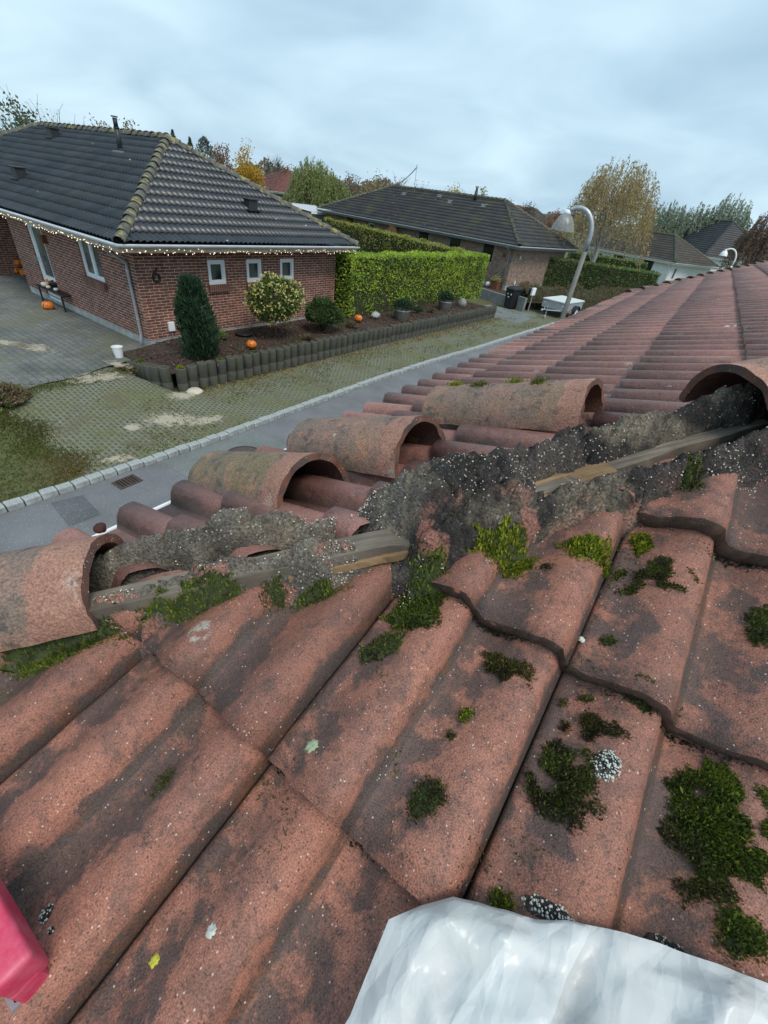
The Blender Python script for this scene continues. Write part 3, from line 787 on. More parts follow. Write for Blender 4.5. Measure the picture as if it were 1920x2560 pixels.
# the slopes that face away, gable wall and walls below the eaves
mb = MB(); zr = zS(3.0, 0)
mb.quad((3.0, 3.86, zr), (7.05, -.2, ZS - T * .99), (7.05, 20, ZS - T * .99), (3.0, FARY(3.0), zr), [(0, 0), (9, 0), (9, 30), (0, 30)])
fx = [-.975, 3.0]
mb.quad((fx[0], FARY(fx[0]), zS(fx[0], 0)), (3.0, FARY(3.0), zr), (3.0, FARY(3.0) + 2.5, zr - 2.4), (-.6, FARY(-.975) + 1.2, zS(-.975, 0) - .9), [(0, 0), (9, 0), (9, 12), (0, 12)])
build(mb, 'roof_slope', M['tile_street'], own)
hip_caps('ridge_tiles', M['cap_old'], own, (-.95, FARY(-.95), zS(-.95, 0) + .01), (2.9, FARY(2.9), zS(2.9, 0) + .01), r=.075, L=.40, n=8, seed=4)
mb = MB()
wall_holes(mb, (-.45, 8.0, 0), (0, -1, 0), (-1, 0, 0), 7.8, -.03, 3.33, [])
wall_holes(mb, (-.45, .20, 0), (1, 0, 0), (0, -1, 0), 7.0, -.03, 3.25, [])
build(mb, 'wall', M['brick_red'], own)
mb = MB(); mb.box((-.70, 3.6, 3.085), (.46, 7.4, .03)); mb.box((3.1, .02, 3.085), (7.6, .36, .03)); build(mb, 'soffit', M['white_paint'], own)
mb = MB(); mb.box((-.93, 3.75, 3.13), (.022, 7.9, .12)); build(mb, 'fascia', M['white_paint'], own)
gutter('gutter', M['white_paint'], own, [(-1.010, -.30, 3.185), (-1.010, 7.9, 3.185)], .058)

# battens of the broken hip
def sway(mb, pts, wd, ht, seed=0):
    """rough sawn batten along a polyline of centre-top points"""
    V = []; k = len(pts); pts = [Vector(p) for p in pts]
    N = 26; P = []
    for i in range(N + 1):
        f = i / N * (k - 1); a = min(int(f), k - 2); P.append(pts[a].lerp(pts[a + 1], f - a))
    d = (pts[-1] - pts[0]).normalized(); sd = d.cross(Vector((0, 0, 1))).normalized(); up = sd.cross(d)
    for i, p in enumerate(P):
        q = p + sd * .003 * mnoise.noise(Vector((i * .3, seed, 0)))
        for a, b in ((-1, 0), (-.3, .0), (.35, 0.0), (1, 0), (1, -1), (-1, -1)):
            r_ = mnoise.noise(Vector((i * .9, a * 3, b * 2 + seed))) * .0022
            V.append(q + sd * (a * wd / 2 + r_) + up * (b * ht + r_))
    F = [(i * 6 + j, i * 6 + (j + 1) % 6, (i + 1) * 6 + (j + 1) % 6, (i + 1) * 6 + j) for i in range(N) for j in range(6)]
    F += [tuple(range(6))[::-1], tuple(N * 6 + j for j in range(6))]
    mb.add(V, F)
def wood(name, a, b):
    t = NT(name); v = t.mapping(t.obj, scale=(60, 60, 60)); vv = t.mapping(t.mapping(t.obj, rot=(0, 0, R(-48))), scale=(5, 130, 6))
    g = t.noise(1, 5, .65, vv); col = t.mix(t.ramp(g, .3, .7), a, b)
    col = t.mul(col, t.ramp(t.noise(7, 4, .6), .3, .7, .7, 1.2))
    return t.fin(col, .85, t.bump(g, .7, .003))
M['batten'] = wood('weathered_batten', (.215, .180, .140), (.10, .084, .066))
M['batten_fresh'] = wood('split_batten', (.34, .22, .115), (.20, .125, .065))
mb = MB(); sway(mb, [(-.68, .09, 3.383), (-.62, .152, 3.405), (-.285, .505, 3.518), (-.215, .575, 3.515)], .045, .032, 1); build(mb, 'hip_batten', M['batten'], own)
mb = MB(); sway(mb, [(-.40, .385, 3.462), (-.22, .575, 3.519)], .062, .014, 4); build(mb, 'hip_batten', M['batten_fresh'], own, label='split orange batten edge under the grey one')
mb = MB(); sway(mb, [(-.20, .65, 3.537), (-.094, .782, 3.584), (.083, 1.03, 3.660), (.22, 1.2, 3.712)], .028, .026, 7); build(mb, 'hip_batten', M['batten'], own)
mb = MB(); sway(mb, [(-.115, .745, 3.570), (-.01, .895, 3.622)], .062, .014, 9); build(mb, 'hip_batten', M['batten_fresh'], own, label='split orange batten edge beside the mortar lump')

# mortar bed along the hip
r2 = math.sqrt(2)
def xy_of(s, t):       # s along the hip in plan, t across (+ towards the near slope)
    a = s * r2; b = t * r2 - .82; return (a + b) / 2, (a - b) / 2
def G_(x, c, w_): return math.exp(-((x - c) / w_) ** 2)
def tab(s, xs, ys_):
    if s <= xs[0]: return ys_[0]
    for i in range(len(xs) - 1):
        if s <= xs[i + 1]:
            f = (s - xs[i]) / (xs[i + 1] - xs[i]); f = f * f * (3 - 2 * f); return ys_[i] + (ys_[i + 1] - ys_[i]) * f
    return ys_[-1]
ms = (-.38, -.30, -.15, -.05, .03, .11, .17, .22, .30, .40, .50, .60, .72, .87, 1.05)
TS = (-.085, -.088, -.09, -.085, -.078, -.072, -.070, -.072, -.085, -.096, -.106, -.112, -.126, -.146, -.16)
OS = (.050, .070, .068, .052, .036, .026, .050, .086, .100, .098, .092, .088, .088, .088, .082)
WS = (.036, .046, .046, .040, .034, .030, .044, .058, .068, .064, .058, .056, .056, .055, .055)
TF = (.036, .038, .034, .028, .030, .028, .034, .045, .034, .022, .002, -.006, -.014, -.014, -.006)
OF = (.050, .080, .082, .086, .094, .070, .030, .092, .100, .092, .082, .080, .080, .084, .078)
WF = (.038, .044, .044, .044, .050, .048, .030, .062, .066, .056, .048, .046, .048, .052, .052)
def mort_h(s, t):
    """height of the mortar above the bare roof"""
    n1 = fbm((s, t, 0), 9); n2 = fbm((s, t, 3), 28); n3 = fbm((s, t, 7), 95, 3); n4 = fbm((s * 1.0, t, 15), 14)
    x, y = xy_of(s, t); pl = zP(x, y) - zroof(x, y)
    def ridge(c, o, w_): return o - (o + .045) * ((t - c) / w_) ** 2
    e = .012 * n4
    a = ridge(tab(s, ms, TS) + e, tab(s, ms, OS), tab(s, ms, WS) * (1 + .25 * n1))
    b = ridge(tab(s, ms, TF) + e * .7, tab(s, ms, OF), tab(s, ms, WF) * (1 + .25 * n1))
    k = max(a, b); m = min(a, b); k += max(0, .012 - (k - m)) ** 2 * 20
    if .13 < s < .54:
        q = .125 + .012 * n4 - .13 * abs((s - .300 - .20 * (t + .02)) / .182) ** 3 - .13 * abs((t + .025) / (.118 - .03 * sstep(.36, .48, s))) ** 3; k = max(k, q)
    amp = .009 + .008 * G_(s, .33, .16)
    fl = mnoise.noise(Vector((s * 11, t * 11, 31))); k += amp * n1 + .008 * n2 + .004 * n3 + .014 * (math.floor(fl * 4) / 4 - fl)
    # broken into chunks with open cracks between them
    for sc_, am, cw in ((13, .011, .09), (34, .005, .12)):
        dd, pp = mnoise.voronoi(Vector((s * sc_ + .4 * n1, t * sc_ + .4 * n4, 3.3))); k += am * 2 * mnoise.noise(pp[0] * 3.7); k -= am * 1.5 * max(0, 1 - (dd[1] - dd[0]) / cw)
    return k + pl - .012
def mortar():
    mb = MB(); S = np.arange(-.42, 1.12, .0046); Tt = np.arange(-.24, .20, .0044); V = []; H = []; ST = []
    for s in S:
        for t in Tt:
            x, y = xy_of(s, t); h = mort_h(s, t); H.append(h); ST.append((s, t))
            V.append((x, y, zroof(x, y) + .012 + h))
    n = len(Tt); F = []
    for i in range(len(S) - 1):
        for j in range(n - 1):
            q = (i * n + j, i * n + j + 1, (i + 1) * n + j + 1, (i + 1) * n + j)
            if max(H[k] for k in q) > -.012: F.append(q[::-1])
    used = sorted({k for f in F for k in f}); mp = {k: i for i, k in enumerate(used)}
    mb.add([V[k] for k in used], [tuple(mp[k] for k in f) for f in F], [[ST[k] for k in f] for f in F])
    return build(mb, 'mortar_bed', M['mortar'], own, smooth=True)
def mortar_mat():
    t = NT('old_mortar'); n_ = t.noise(9, 6, .65); sp = t.n('ShaderNodeSeparateXYZ'); t.l(t.obj, sp.inputs[0])
    lx = t.ramp(t.math('ADD', sp.outputs[0], t.ramp(t.noise(6, 4, .6), .2, .8, -.12, .12, False)), -3.40, -3.16)   # weathered grey end to sooty end of the run
    grey = t.mix(t.ramp(n_, .38, .62), (.10, .090, .076), (.20, .18, .145))
    soot = t.mix(t.ramp(n_, .40, .62), (.017, .015, .015), (.070, .058, .052))
    col = t.mix(lx, grey, soot)
    col = t.mix(t.math('MULTIPLY', t.ramp(t.noise(5, 5, .6, t.mapping(t.obj, loc=(3, 2, 5))), .52, .62), .7), col, (.028, .024, .023))
    su = t.n('ShaderNodeSeparateXYZ'); t.l(t.uv, su.inputs[0])     # uv = along, across the hip: clay crumbs lie along the foot on the near slope
    pk = t.math('MULTIPLY', t.math('MULTIPLY', t.ramp(t.noise(10, 5, .6, t.mapping(t.obj, loc=(9, 4, 1))), .51, .58), t.ramp(su.outputs[1], -.005, .045)), .85)
    col = t.mix(pk, col, (.30, .135, .10))
    col = t.mix(t.math('MULTIPLY', t.ramp(t.noise(4.2, 4, .6, t.mapping(t.obj, loc=(1, 8, 1))), .52, .66), .6), col, (.24, .20, .145))
    g = t.noise(200, 3, .6); col = t.mul(col, t.ramp(g, .28, .72, .5, 1.5))
    d, r1, r2_ = t.vor(170); wf = t.math('MULTIPLY', t.ramp(d, .24, .40, 1, 0), t.ramp(r1, .83, .84))
    wf = t.math('MULTIPLY', wf, t.ramp(t.noise(6, 4, .6, t.mapping(t.obj, loc=(2, 2, 9))), .38, .56))
    col = t.mix(t.math('MULTIPLY', wf, .55), col, (.62, .56, .47))
    return t.fin(col, .9, t.bump(g, 1.0, .005, t.bump(t.noise(45, 5, .65), 1, .010)))
M['mortar'] = mortar_mat()
mort = mortar()

# grains that have washed out of the mortar: too many to count
def grains(name, mat, pts, r0, r1, seed):
    rg = random.Random(seed); mb = MB()
    base = [Vector(v) for v in ((1, 0, 0), (-1, 0, 0), (0, 1, 0), (0, -1, 0), (0, 0, 1), (0, 0, -1))]; FF = [(0, 2, 4), (2, 1, 4), (1, 3, 4), (3, 0, 4), (2, 0, 5), (1, 2, 5), (3, 1, 5), (0, 3, 5)]
    for p in pts:
        r = r0 + (r1 - r0) * rg.random() ** 2.2; a = rg.uniform(0, 6.3); c_, s_ = math.cos(a), math.sin(a)
        V = []
        for b in base:
            q = Vector((b.x * c_ - b.y * s_, b.x * s_ + b.y * c_, b.z * .8)) * r * rg.uniform(.75, 1.25); V.append(Vector(p) + q)
        mb.add(V, FF)
    return build(mb, name, mat, smooth=True)
rg = random.Random(21); PT = []
while len(PT) < 1500:
    s = rg.uniform(-.34, 1.0); t_ = rg.gauss(-.035, .07) - .05 * s
    x, y = xy_of(s, t_); h = mort_h(s, t_)
    if h < -.004 or fbm((s, t_, 5), 8) < .02 and rg.random() < .86: continue
    PT.append((x, y, zroof(x, y) + .013 + h))
for s0, t0, sd, k in ((.05, -.10, .03, 260), (.12, -.095, .03, 260), (.80, .03, .05, 420), (.92, .045, .04, 300), (.50, .055, .03, 140), (.22, .095, .02, 120), (-.30, .045, .025, 120), (.08, .05, .03, 260)):
    for i in range(k):
        s, t_ = rg.gauss(s0, sd), rg.gauss(t0, sd * .5); x, y = xy_of(s, t_); PT.append((x, y, zroof(x, y) + .016 + max(.012, mort_h(s, t_))))
o = grains('mortar_grit', plain('pale_grit', (.66, .60, .50), .6, .2, 60), PT, .0006, .0023, 3)
tag(o, 'pale grit washed out of the crumbling mortar along the broken hip', 'grit', kind='stuff')

# hip tiles -----------------------------------------------------------------
def cap_mesh(L, rn, rw, th=.017, seed=0, clean=.0, flat=.95):
    """tapered half round ridge tile; x from narrow (0) to wide (L)"""
    mb = MB(); n, m = 26, 18; V = []
    for i in range(m + 1):
        f = i / m; r = rn + (rw - rn) * f; 
        for lay, rr in ((0, r), (1, r - th)):
            for j in range(n + 1):
                an = PI * j / n; x = L * f
                P = Vector((x, -rr * math.cos(an), rr * math.sin(an) * flat)); d = Vector((seed * 3.1, 0, 0))
                k = .0022 * mnoise.noise((P + d) * 25) + .001 * mnoise.noise((P + d) * 80)
                if i in (0, m): P.x += .007 * mnoise.noise((P + d) * 30) + .0035 * mnoise.noise((P + d) * 120)
                if j in (0, n): P.z += .003 * mnoise.noise((P + d) * 40)
                V.append(P * (1) + Vector((0, -math.cos(an), math.sin(an))) * k)
    a = n + 1; st = 2 * a
    for i in range(m):
        cl = i >= m * (1 - clean)
        for j in range(n):
            mb.m = 1 if cl else 0
            mb.add([], []); b = i * st
            mb.f.append((b + j, b + st + j, b + st + j + 1, b + j + 1)); mb.mi.append(1 if cl else 0); mb.uv.append(None)
            mb.f.append((b + a + j, b + a + j + 1, b + st + a + j + 1, b + st + a + j)); mb.mi.append(2); mb.uv.append(None)
        for j in (0, n):
            b = i * st + j; q = (b, b + a, b + st + a, b + st)
            mb.f.append(q if j == 0 else q[::-1]); mb.mi.append(2); mb.uv.append(None)
    for i in (0, m):
        for j in range(n):
            b = i * st + j; q = (b, b + 1, b + a + 1, b + a); mb.f.append(q if i == 0 else q[::-1]); mb.mi.append(1 if (i == m and clean) else 2); mb.uv.append(None)
    mb.v = [tuple(v) for v in V]
    return mb
def mid_band(name, base, band, x0, x1):
    """weathered tile that turns clean where its neighbour used to cover it; along local x"""
    t = NT(name); return t
def cap_mat(name, L, clean, seed):
    t = NT(name); sp = t.n('ShaderNodeSeparateXYZ'); t.l(t.obj, sp.inputs[0])
    vec = t.mapping(t.obj, loc=(seed, seed * 1.3, seed * .7))
    old = t.mix(t.ramp(t.noise(9, 5, .62, vec), .35, .65), (.29, .17, .125), (.19, .14, .115))
    old = t.mix(t.math('MULTIPLY', t.ramp(t.noise(6, 5, .6, t.mapping(vec, loc=(4, 1, 2))), .48, .66), .75 if seed < 3 else .35), old, (.16, .14, .07))
    old = t.mix(t.math('MULTIPLY', t.ramp(t.noise(22, 6, .7, vec, .3), .50, .64), .8), old, (.085, .072, .066))
    old = t.mix(t.math('MULTIPLY', t.ramp(t.noise(13, 6, .7, t.mapping(vec, loc=(1, 9, 2))), .52, .68), .7), old, (.40, .20, .12))
    d, r1, r2_ = t.vor(16, vec); old = t.mix(t.math('MULTIPLY', t.math('MULTIPLY', t.ramp(d, .10, .17, 1, 0), t.ramp(r1, .84, .85)), .7), old, (.50, .48, .38))
    new = t.mix(t.ramp(t.noise(10, 4, .6, vec), .3, .7), (.37, .195, .14), (.29, .15, .11))
    new = t.mix(t.math('MULTIPLY', t.ramp(t.noise(9, 5, .65, t.mapping(vec, loc=(2, 7, 3))), .57, .68), .5), new, (.52, .42, .36))
    new = t.mix(t.math('MULTIPLY', t.ramp(t.noise(28, 5, .65, vec), .58, .66), .7), new, (.12, .075, .055))
    e = t.math('ADD', sp.outputs[0], t.ramp(t.noise(12, 4, .6, vec), .2, .8, -.018, .018, False))
    col = t.mix(t.ramp(e, L * (1 - clean) - .006, L * (1 - clean) + .006), old, new)
    g = t.noise(230, 4, .7, vec); col = t.mul(col, t.ramp(g, .28, .72, .55, 1.45))
    return t.fin(col, .75, t.bump(g, .6, .003, t.bump(t.noise(50, 4, .6, vec), .6, .005)))
def cap_thing(label, L, rn, rw, seed, clean, loc, M3, group):
    mb = cap_mesh(L, rn, rw, seed=seed, clean=0)
    o = build(mb, 'hip_tile', [cap_mat('hip_tile_%d' % seed, L, clean, seed * 2.3), M['cap_clean'], M['cap_inner']])
    smooth_by_angle(o, 42)
    o.matrix_world = Matrix.Translation(Vector(loc)) @ M3.to_4x4()
    tag(o, label, 'hip tile', group); return o
def eul(yaw, pitch, roll):
    return Matrix.Rotation(yaw, 3, 'Z') @ Matrix.Rotation(pitch, 3, 'Y') @ Matrix.Rotation(roll, 3, 'X')
LG = 'loose hip tiles resting on the street slope'
cap_thing('mossy loose hip tile lying nearest the gutter, lowest of the three', .425, .109, .125, 1, .17, (-.968, .661, 3.236), eul(-.021, -.345, -.06), LG)
cap_thing('loose orange brown hip tile in the middle of the three loose ones', .446, .109, .126, 2, .15, (-.854, .949, 3.297), eul(-.069, -.335, .02), LG)
cap_thing('long grey loose hip tile with moss tufts on top, farthest of the three loose ones', .505, .107, .121, 3, .12, (-.588, 1.307, 3.407), eul(-.072, -.325, -.02), LG)
axv = Vector((1, 1, T)).normalized(); sd = Vector((-1, 1, 0)).normalized(); upv = axv.cross(sd)
MX = Matrix((axv, sd, upv)).transposed()
FG = 'hip tiles still fixed on the hip'
# fixed tile, bottom left: its upper end is where a tile was lifted off
Pe = Vector((-.655, .205, 3.375))
cap_thing('fixed hip tile at lower left with a clean pale band at its open end', .46, .108, .100, 4, .19, Pe - axv * .46, MX, FG)
cap_thing('fixed hip tile at the left picture edge, tucked under the gutter end', .44, .116, .104, 5, .05, Pe - axv * .80 + upv * .012, MX, FG)
# big fixed tile on the right: its lower open end faces the camera
Pr = Vector((.145, 1.145, 3.695))
MXd = Matrix((-axv, -sd, upv)).transposed()
cap_thing('big dark hip tile at the right edge, arched open end over the mortar', .44, .112, .128, 6, .06, Pr + axv * .44, MXd, FG)
cap_thing('fixed hip tile higher up the hip behind the big arched one', .44, .112, .128, 7, .06, Pr + axv * .84 - upv * .005, MXd, FG)

# ================================================================== NEIGHBOURING HOUSES
Zv = Vector((0, 0, 1))
class Frame:
    """plan frame of a house: u along the street side, w away from the street"""
    def __init__(s, c, yaw):
        s.c = Vector((c[0], c[1], 0)); s.u = Vector((math.sin(yaw), math.cos(yaw), 0)); s.v = Vector((math.cos(yaw), -math.sin(yaw), 0))
    def p(s, u, w, z): return s.c + s.u * u - s.v * w + Zv * z
def hip_roof(root, F, Lu, Lw, oh, ez, az, mat, capmat, gauge=.345, wave=.15, amp=.038, thick=.034, res=6, cap_r=.105, apex=None, seed=1):
    """hipped roof over [0,Lu] x [0,Lw], ridge along w"""
    hu = Lu / 2 + oh; pitch = math.atan2(az - ez, hu); cp, sp = math.cos(pitch), math.sin(pitch); sl = hu / cp
    W = Lw + 2 * oh; U = Lu + 2 * oh
    rows = rows_(-.03, gauge, sl)
    # street end, far end, two long sides
    A = F.p(-oh, -oh, ez)
    def face(org, du, din, length, tri, sd):
        dv = (din * cp + Zv * sp)
        poly = [(0, 0), (length, 0), (length / 2, sl)] if tri else [(0, 0), (length, 0), (length - hu, sl), (hu, sl)]
        return roof_face('roof_slope', mat, root, org, du, dv, poly, rows, wave, amp, thick, res, 0, 2, .002, sd)
    # seen from outside facing the slope, u runs to the right
    f1 = face(F.p(-oh, -oh, ez), F.u, -F.v, U, True, seed)
    f2 = face(F.p(-oh, Lw + oh, ez), F.v, F.u, W, False, seed + 1)
    f3 = face(F.p(Lu + oh, -oh, ez), -F.v, -F.u, W, False, seed + 2)
    f4 = face(F.p(Lu + oh, Lw + oh, ez), -F.u, F.v, U, True, seed + 3)
    a0, a1 = F.p(Lu / 2, Lu / 2, az), F.p(Lu / 2, Lw - Lu / 2, az)
    for k, (p, q) in enumerate(((F.p(-oh, -oh, ez), a0), (F.p(Lu + oh, -oh, ez), a0), (F.p(-oh, Lw + oh, ez), a1), (F.p(Lu + oh, Lw + oh, ez), a1), (a0, a1))):
        p = p.lerp(q, .0); hip_caps('hip_tiles' if k < 4 else 'ridge_tiles', capmat, root, p, q, r=cap_r, L=.33, n=7, seed=seed + k)
    # soffit boards
    mb = MB()
    e = ez - .10
    mb.box(F.p(Lu / 2, -oh / 2, e), (0, 0, 0))
    mb = MB(); m3 = Matrix((F.u, F.v, Zv)).transposed()
    mb.box(F.p(Lu / 2, -oh / 2 + .01, e), (U - .02, oh - .01, .02), m3); mb.box(F.p(Lu / 2, Lw + oh / 2, e), (U - .02, oh - .01, .02), m3)
    mb.box(F.p(-oh / 2, Lw / 2, e - .003), (oh - .01, Lw, .02), m3); mb.box(F.p(Lu + oh / 2, Lw / 2, e - .003), (oh - .01, Lw, .02), m3)
    return f1, f2, mb, m3, pitch
def fascia_boards(F, Lu, Lw, oh, z, h, m3, t=.022):
    mb = MB()
    mb.box(F.p(Lu / 2, -oh + .02, z), (Lu + 2 * oh, t, h), m3); mb.box(F.p(Lu / 2, Lw + oh - .02, z), (Lu + 2 * oh, t, h), m3)
    mb.box(F.p(-oh + .02, Lw / 2, z), (t, Lw + 2 * oh - .06, h), m3); mb.box(F.p(Lu + oh - .02, Lw / 2, z), (t, Lw + 2 * oh - .06, h), m3)
    return mb
def vent(root, name, p, F, wd, dp, h, mat, uphill):
    mb = MB(); m3 = Matrix((F.u, F.v, Zv)).transposed()
    mb.box(p + Zv * h * .42, (wd, dp, h), m3); mb.box(p + Zv * (h * .92 + .02), (wd + .07, dp + .07, .035), m3)
    o = build(mb, name, mat, root); bevel(o, .012, 2)
    ap = MB(); ap.box(p - Zv * .0, (wd + .16, dp + .16, .03), m3); build(ap, 'vent_collar', mat, o)
    return o

# ---- house A: red brick, number 6
FA = Frame((-10.855, 5.949), R(31.2553) - .5224779)
Lu, Lw, oh, ez, az = 6.88, 14.7, .49, 2.60, 4.60
A = thing('brick_house', 'red brick house number 6 with black hipped roof and fairy lights under the eaves', 'house', FA.p(3.4, 7, 0))
f1, f2, sof, m3A, pA = hip_roof(A, FA, Lu, Lw, oh, ez, az, M['roof_black'], M['hip_black'], cap_r=.115, seed=20)
build(sof, 'soffit', M['grey_paint'], A)
build(fascia_boards(FA, Lu, Lw, oh, ez - .125, .11, m3A), 'fascia', M['fascia'], A)
small = [(1.90, 1.61, 2.43, 2.18), (3.14, 1.61, 3.67, 2.18), (4.39, 1.61, 4.94, 2.18)]
mb = MB(); wall_holes(mb, FA.p(0, 0, 0), FA.u, FA.v, Lu, .46, 2.50, small)
side = [(6.70 - 2.58, 1.45, 6.70 - 1.58, 2.37), (6.70 - 5.45, .36, 6.70 - 4.55, 2.37)]
mb2 = MB(); wall_holes(mb2, FA.p(0, 6.70, 0), FA.v, -FA.u, 6.70, .46, 2.50, [side[0], (side[1][0], .46, side[1][2], 2.37)], uoff=.3)
# recessed porch, rear and far walls
wall_holes(mb2, FA.p(1.6, 9.4, 0), FA.v, -FA.u, 2.7, .25, 2.50, []); wall_holes(mb2, FA.p(0, 6.70, 0), FA.u, -FA.v, 1.6, .25, 2.50, [], uoff=.5)
wall_holes(mb2, FA.p(0, Lw, 0), FA.v, -FA.u, Lw - 9.4, .25, 2.50, []); wall_holes(mb2, FA.p(1.6, 9.4, 0), -FA.u, FA.v, 1.6, .25, 2.50, [])
wall_holes(mb2, FA.p(Lu, 0, 0), -FA.v, FA.u, Lw, .25, 2.50, []); wall_holes(mb2, FA.p(Lu, Lw, 0), -FA.u, -FA.v, Lu, .25, 2.50, [])
mb.add(mb2.v, mb2.f, mb2.uv); build(mb, 'wall', M['brick_red'], A)
mb = MB(); wall_holes(mb, FA.p(-.0, -.0, 0) - FA.v * .012, FA.u, FA.v, Lu, -.05, .46, []); wall_holes(mb, FA.p(.012, 6.70, 0), FA.v, -FA.u, 6.69, -.05, .46, [(side[1][0], .36, side[1][2], .459)])
build(mb, 'plinth', M['plinth'], A)
mb = MB(); mb.box(FA.p(Lu / 2, 7.4, 2.45), (Lu - .1, Lw - 1.2, .02), m3A); build(mb, 'ceiling', M['grey_paint'], A)
for k, (a, b, c, d) in enumerate(small):
    window(A, 'window', FA.p(a, 0, b), FA.u, FA.v, c - a, d - b, M['white_paint'], fw=.075, inset=.035, sill='brick_sill', label=['small white window behind the conifer', 'middle small white window', 'small white window nearest the hedge'][k])
a, b, c, d = side[0]; window(A, 'window', FA.p(0, 6.70, 0) + FA.v * a + Zv * b, FA.v, -FA.u, c - a, d - b, M['white_paint'], fw=.07, mull=[.52], inset=.065, sill='brick_sill', label='two light window beside the downpipe')
a, b, c, d = side[1]; f = window(A, 'door', FA.p(0, 6.70, 0) + FA.v * a + Zv * b, FA.v, -FA.u, c - a, d - b, M['white_paint'], fw=.12, cross=[.58], inset=.065, handle=(.10, 1.05), label='white glazed garden door')
# gutters, downpipe, number, meter box, lamps, vents and flue
gz = ez - .02
gutter('gutter', M['gutter_pale'], A, [FA.p(Lu + oh + .02, -oh - .07, gz), FA.p(-oh - .07, -oh - .07, gz), FA.p(-oh - .07, Lw + oh, gz)], .062)
mb = MB(); pd = FA.p(-.045, .26, 0)
mb.tube([FA.p(-oh - .05, .30, ez - .07), FA.p(-oh + .06, .29, ez - .22), pd + Zv * 2.12, pd + Zv * 2.0, pd + Zv * .55, pd + Zv * .42 - FA.u * .03, pd + Zv * .24 - FA.u * .06], .038, 10)
o = build(mb, 'downpipe', M['zinc'], A, smooth=True)
mb = MB()
for z in (1.95, .9): mb.lathe([(.045, -.012), (.048, 0), (.045, .012)], pd + Zv * z, 12)
build(mb, 'pipe_bracket', M['galv'], o)
text_free_six(A, FA.p(.46, 0, 1.75), FA.u, FA.v, .29, M['black_metal'])
mb = MB(); mb.box(FA.p(.62, -.03, .72), (.16, .06, .22), m3A); o = build(mb, 'meter_box', M['white_paint'], A); bevel(o, .008)
mb = MB(); mb.tube([FA.p(.62, -.02, .61), FA.p(.63, -.02, .45), FA.p(.66, -.05, .33)], .012, 6); build(mb, 'cable_duct', M['grey_paint'], A)
mb = MB(); mb.box(FA.p(-.05, 4.35, 2.02), (.08, .10, .20), m3A); mb.tube([FA.p(-.09, 4.35, 2.10), FA.p(-.09, 4.35, 1.94)], .055, 10); build(mb, 'wall_lamp', M['rust'], A)
vent(A, 'roof_vent', FA.p(2.81, 8.88, 4.28), FA, .26, .30, .26, M['dark_metal'], 1)
vent(A, 'roof_vent', FA.p(.67, 6.65, 3.19), FA, .26, .30, .28, M['dark_metal'], 1)
vent(A, 'roof_vent', FA.p(4.10, .83, 3.28), FA, .30, .24, .24, M['dark_metal'], 0)
pf = FA.p(2.60, 4.48, 4.16)
mb = MB(); mb.tube([pf, pf + Zv * .52], .066, 14); mb.tube([pf + Zv * .52, pf + Zv * .72], .058, 14); o = build(mb, 'flue_pipe', M['dark_metal'], A, smooth=True)
mb = MB(); mb.lathe([(.066, 0), (.078, .005), (.078, .03), (.066, .035)], pf + Zv * .50, 14); mb.tube([pf + Zv * .735, pf + Zv * .76], .085, 14); build(mb, 'flue_cap', M['dark_metal'], o)
dvA = (FA.u * math.cos(pA) + Zv * math.sin(pA)); nnA = FA.v.cross(dvA); mF = Matrix((FA.v, dvA, nnA)).transposed()
mb = MB(); mb.box(pf - Zv * .02 + nnA * .05, (.50, .42, .02), mF); o = build(mb, 'lead_flashing', M['lead'], A)

# fairy lights
def emit(name, col, e):
    t = NT(name); t.fin(col, .4); t.put(t.b.inputs['Emission Color'], col); t.b.inputs['Emission Strength'].default_value = e; return t.m
M['bulb'] = emit('warm_bulb', (1.0, .84, .55), 1.25)
bm = bmesh.new(); bmesh.ops.create_icosphere(bm, subdivisions=1, radius=.0105); bme = bpy.data.meshes.new('bulb'); bm.to_mesh(bme); bm.free(); bme.materials.append(M['bulb'])
def light_string(label, p0, p1, nrm, n, seed):
    rg = random.Random(seed); t = thing('light_string', label, 'fairy lights', tuple(p0)); d = p1 - p0; pts = []
    for i in range(n):
        f = (i + rg.uniform(-.9, .9)) / (n - 1); pts.append(p0 + d * min(1, max(0, f)) + Zv * (rg.uniform(-.05, .05) + .015 * math.sin(i * .9)) + nrm * rg.uniform(.0, .02))
    mb = MB(); mb.tube(pts, .004, 4); build(mb, 'cable', M['fascia'], t)
    for p in pts:
        o = bpy.data.objects.new('bulb', bme); C.objects.link(o); o.parent = t; o.location = p - p0 - Zv * .012
light_string('warm fairy lights along the fascia above the three small windows', FA.p(-.45, -oh - .016, ez - .155), FA.p(Lu + .40, -oh - .016, ez - .155), FA.v, 98, 3)
light_string('warm fairy lights along the eaves over the garden door and driveway', FA.p(-oh - .016, -.40, ez - .155), FA.p(-oh - .016, 8.4, ez - .155), -FA.u, 98, 4)

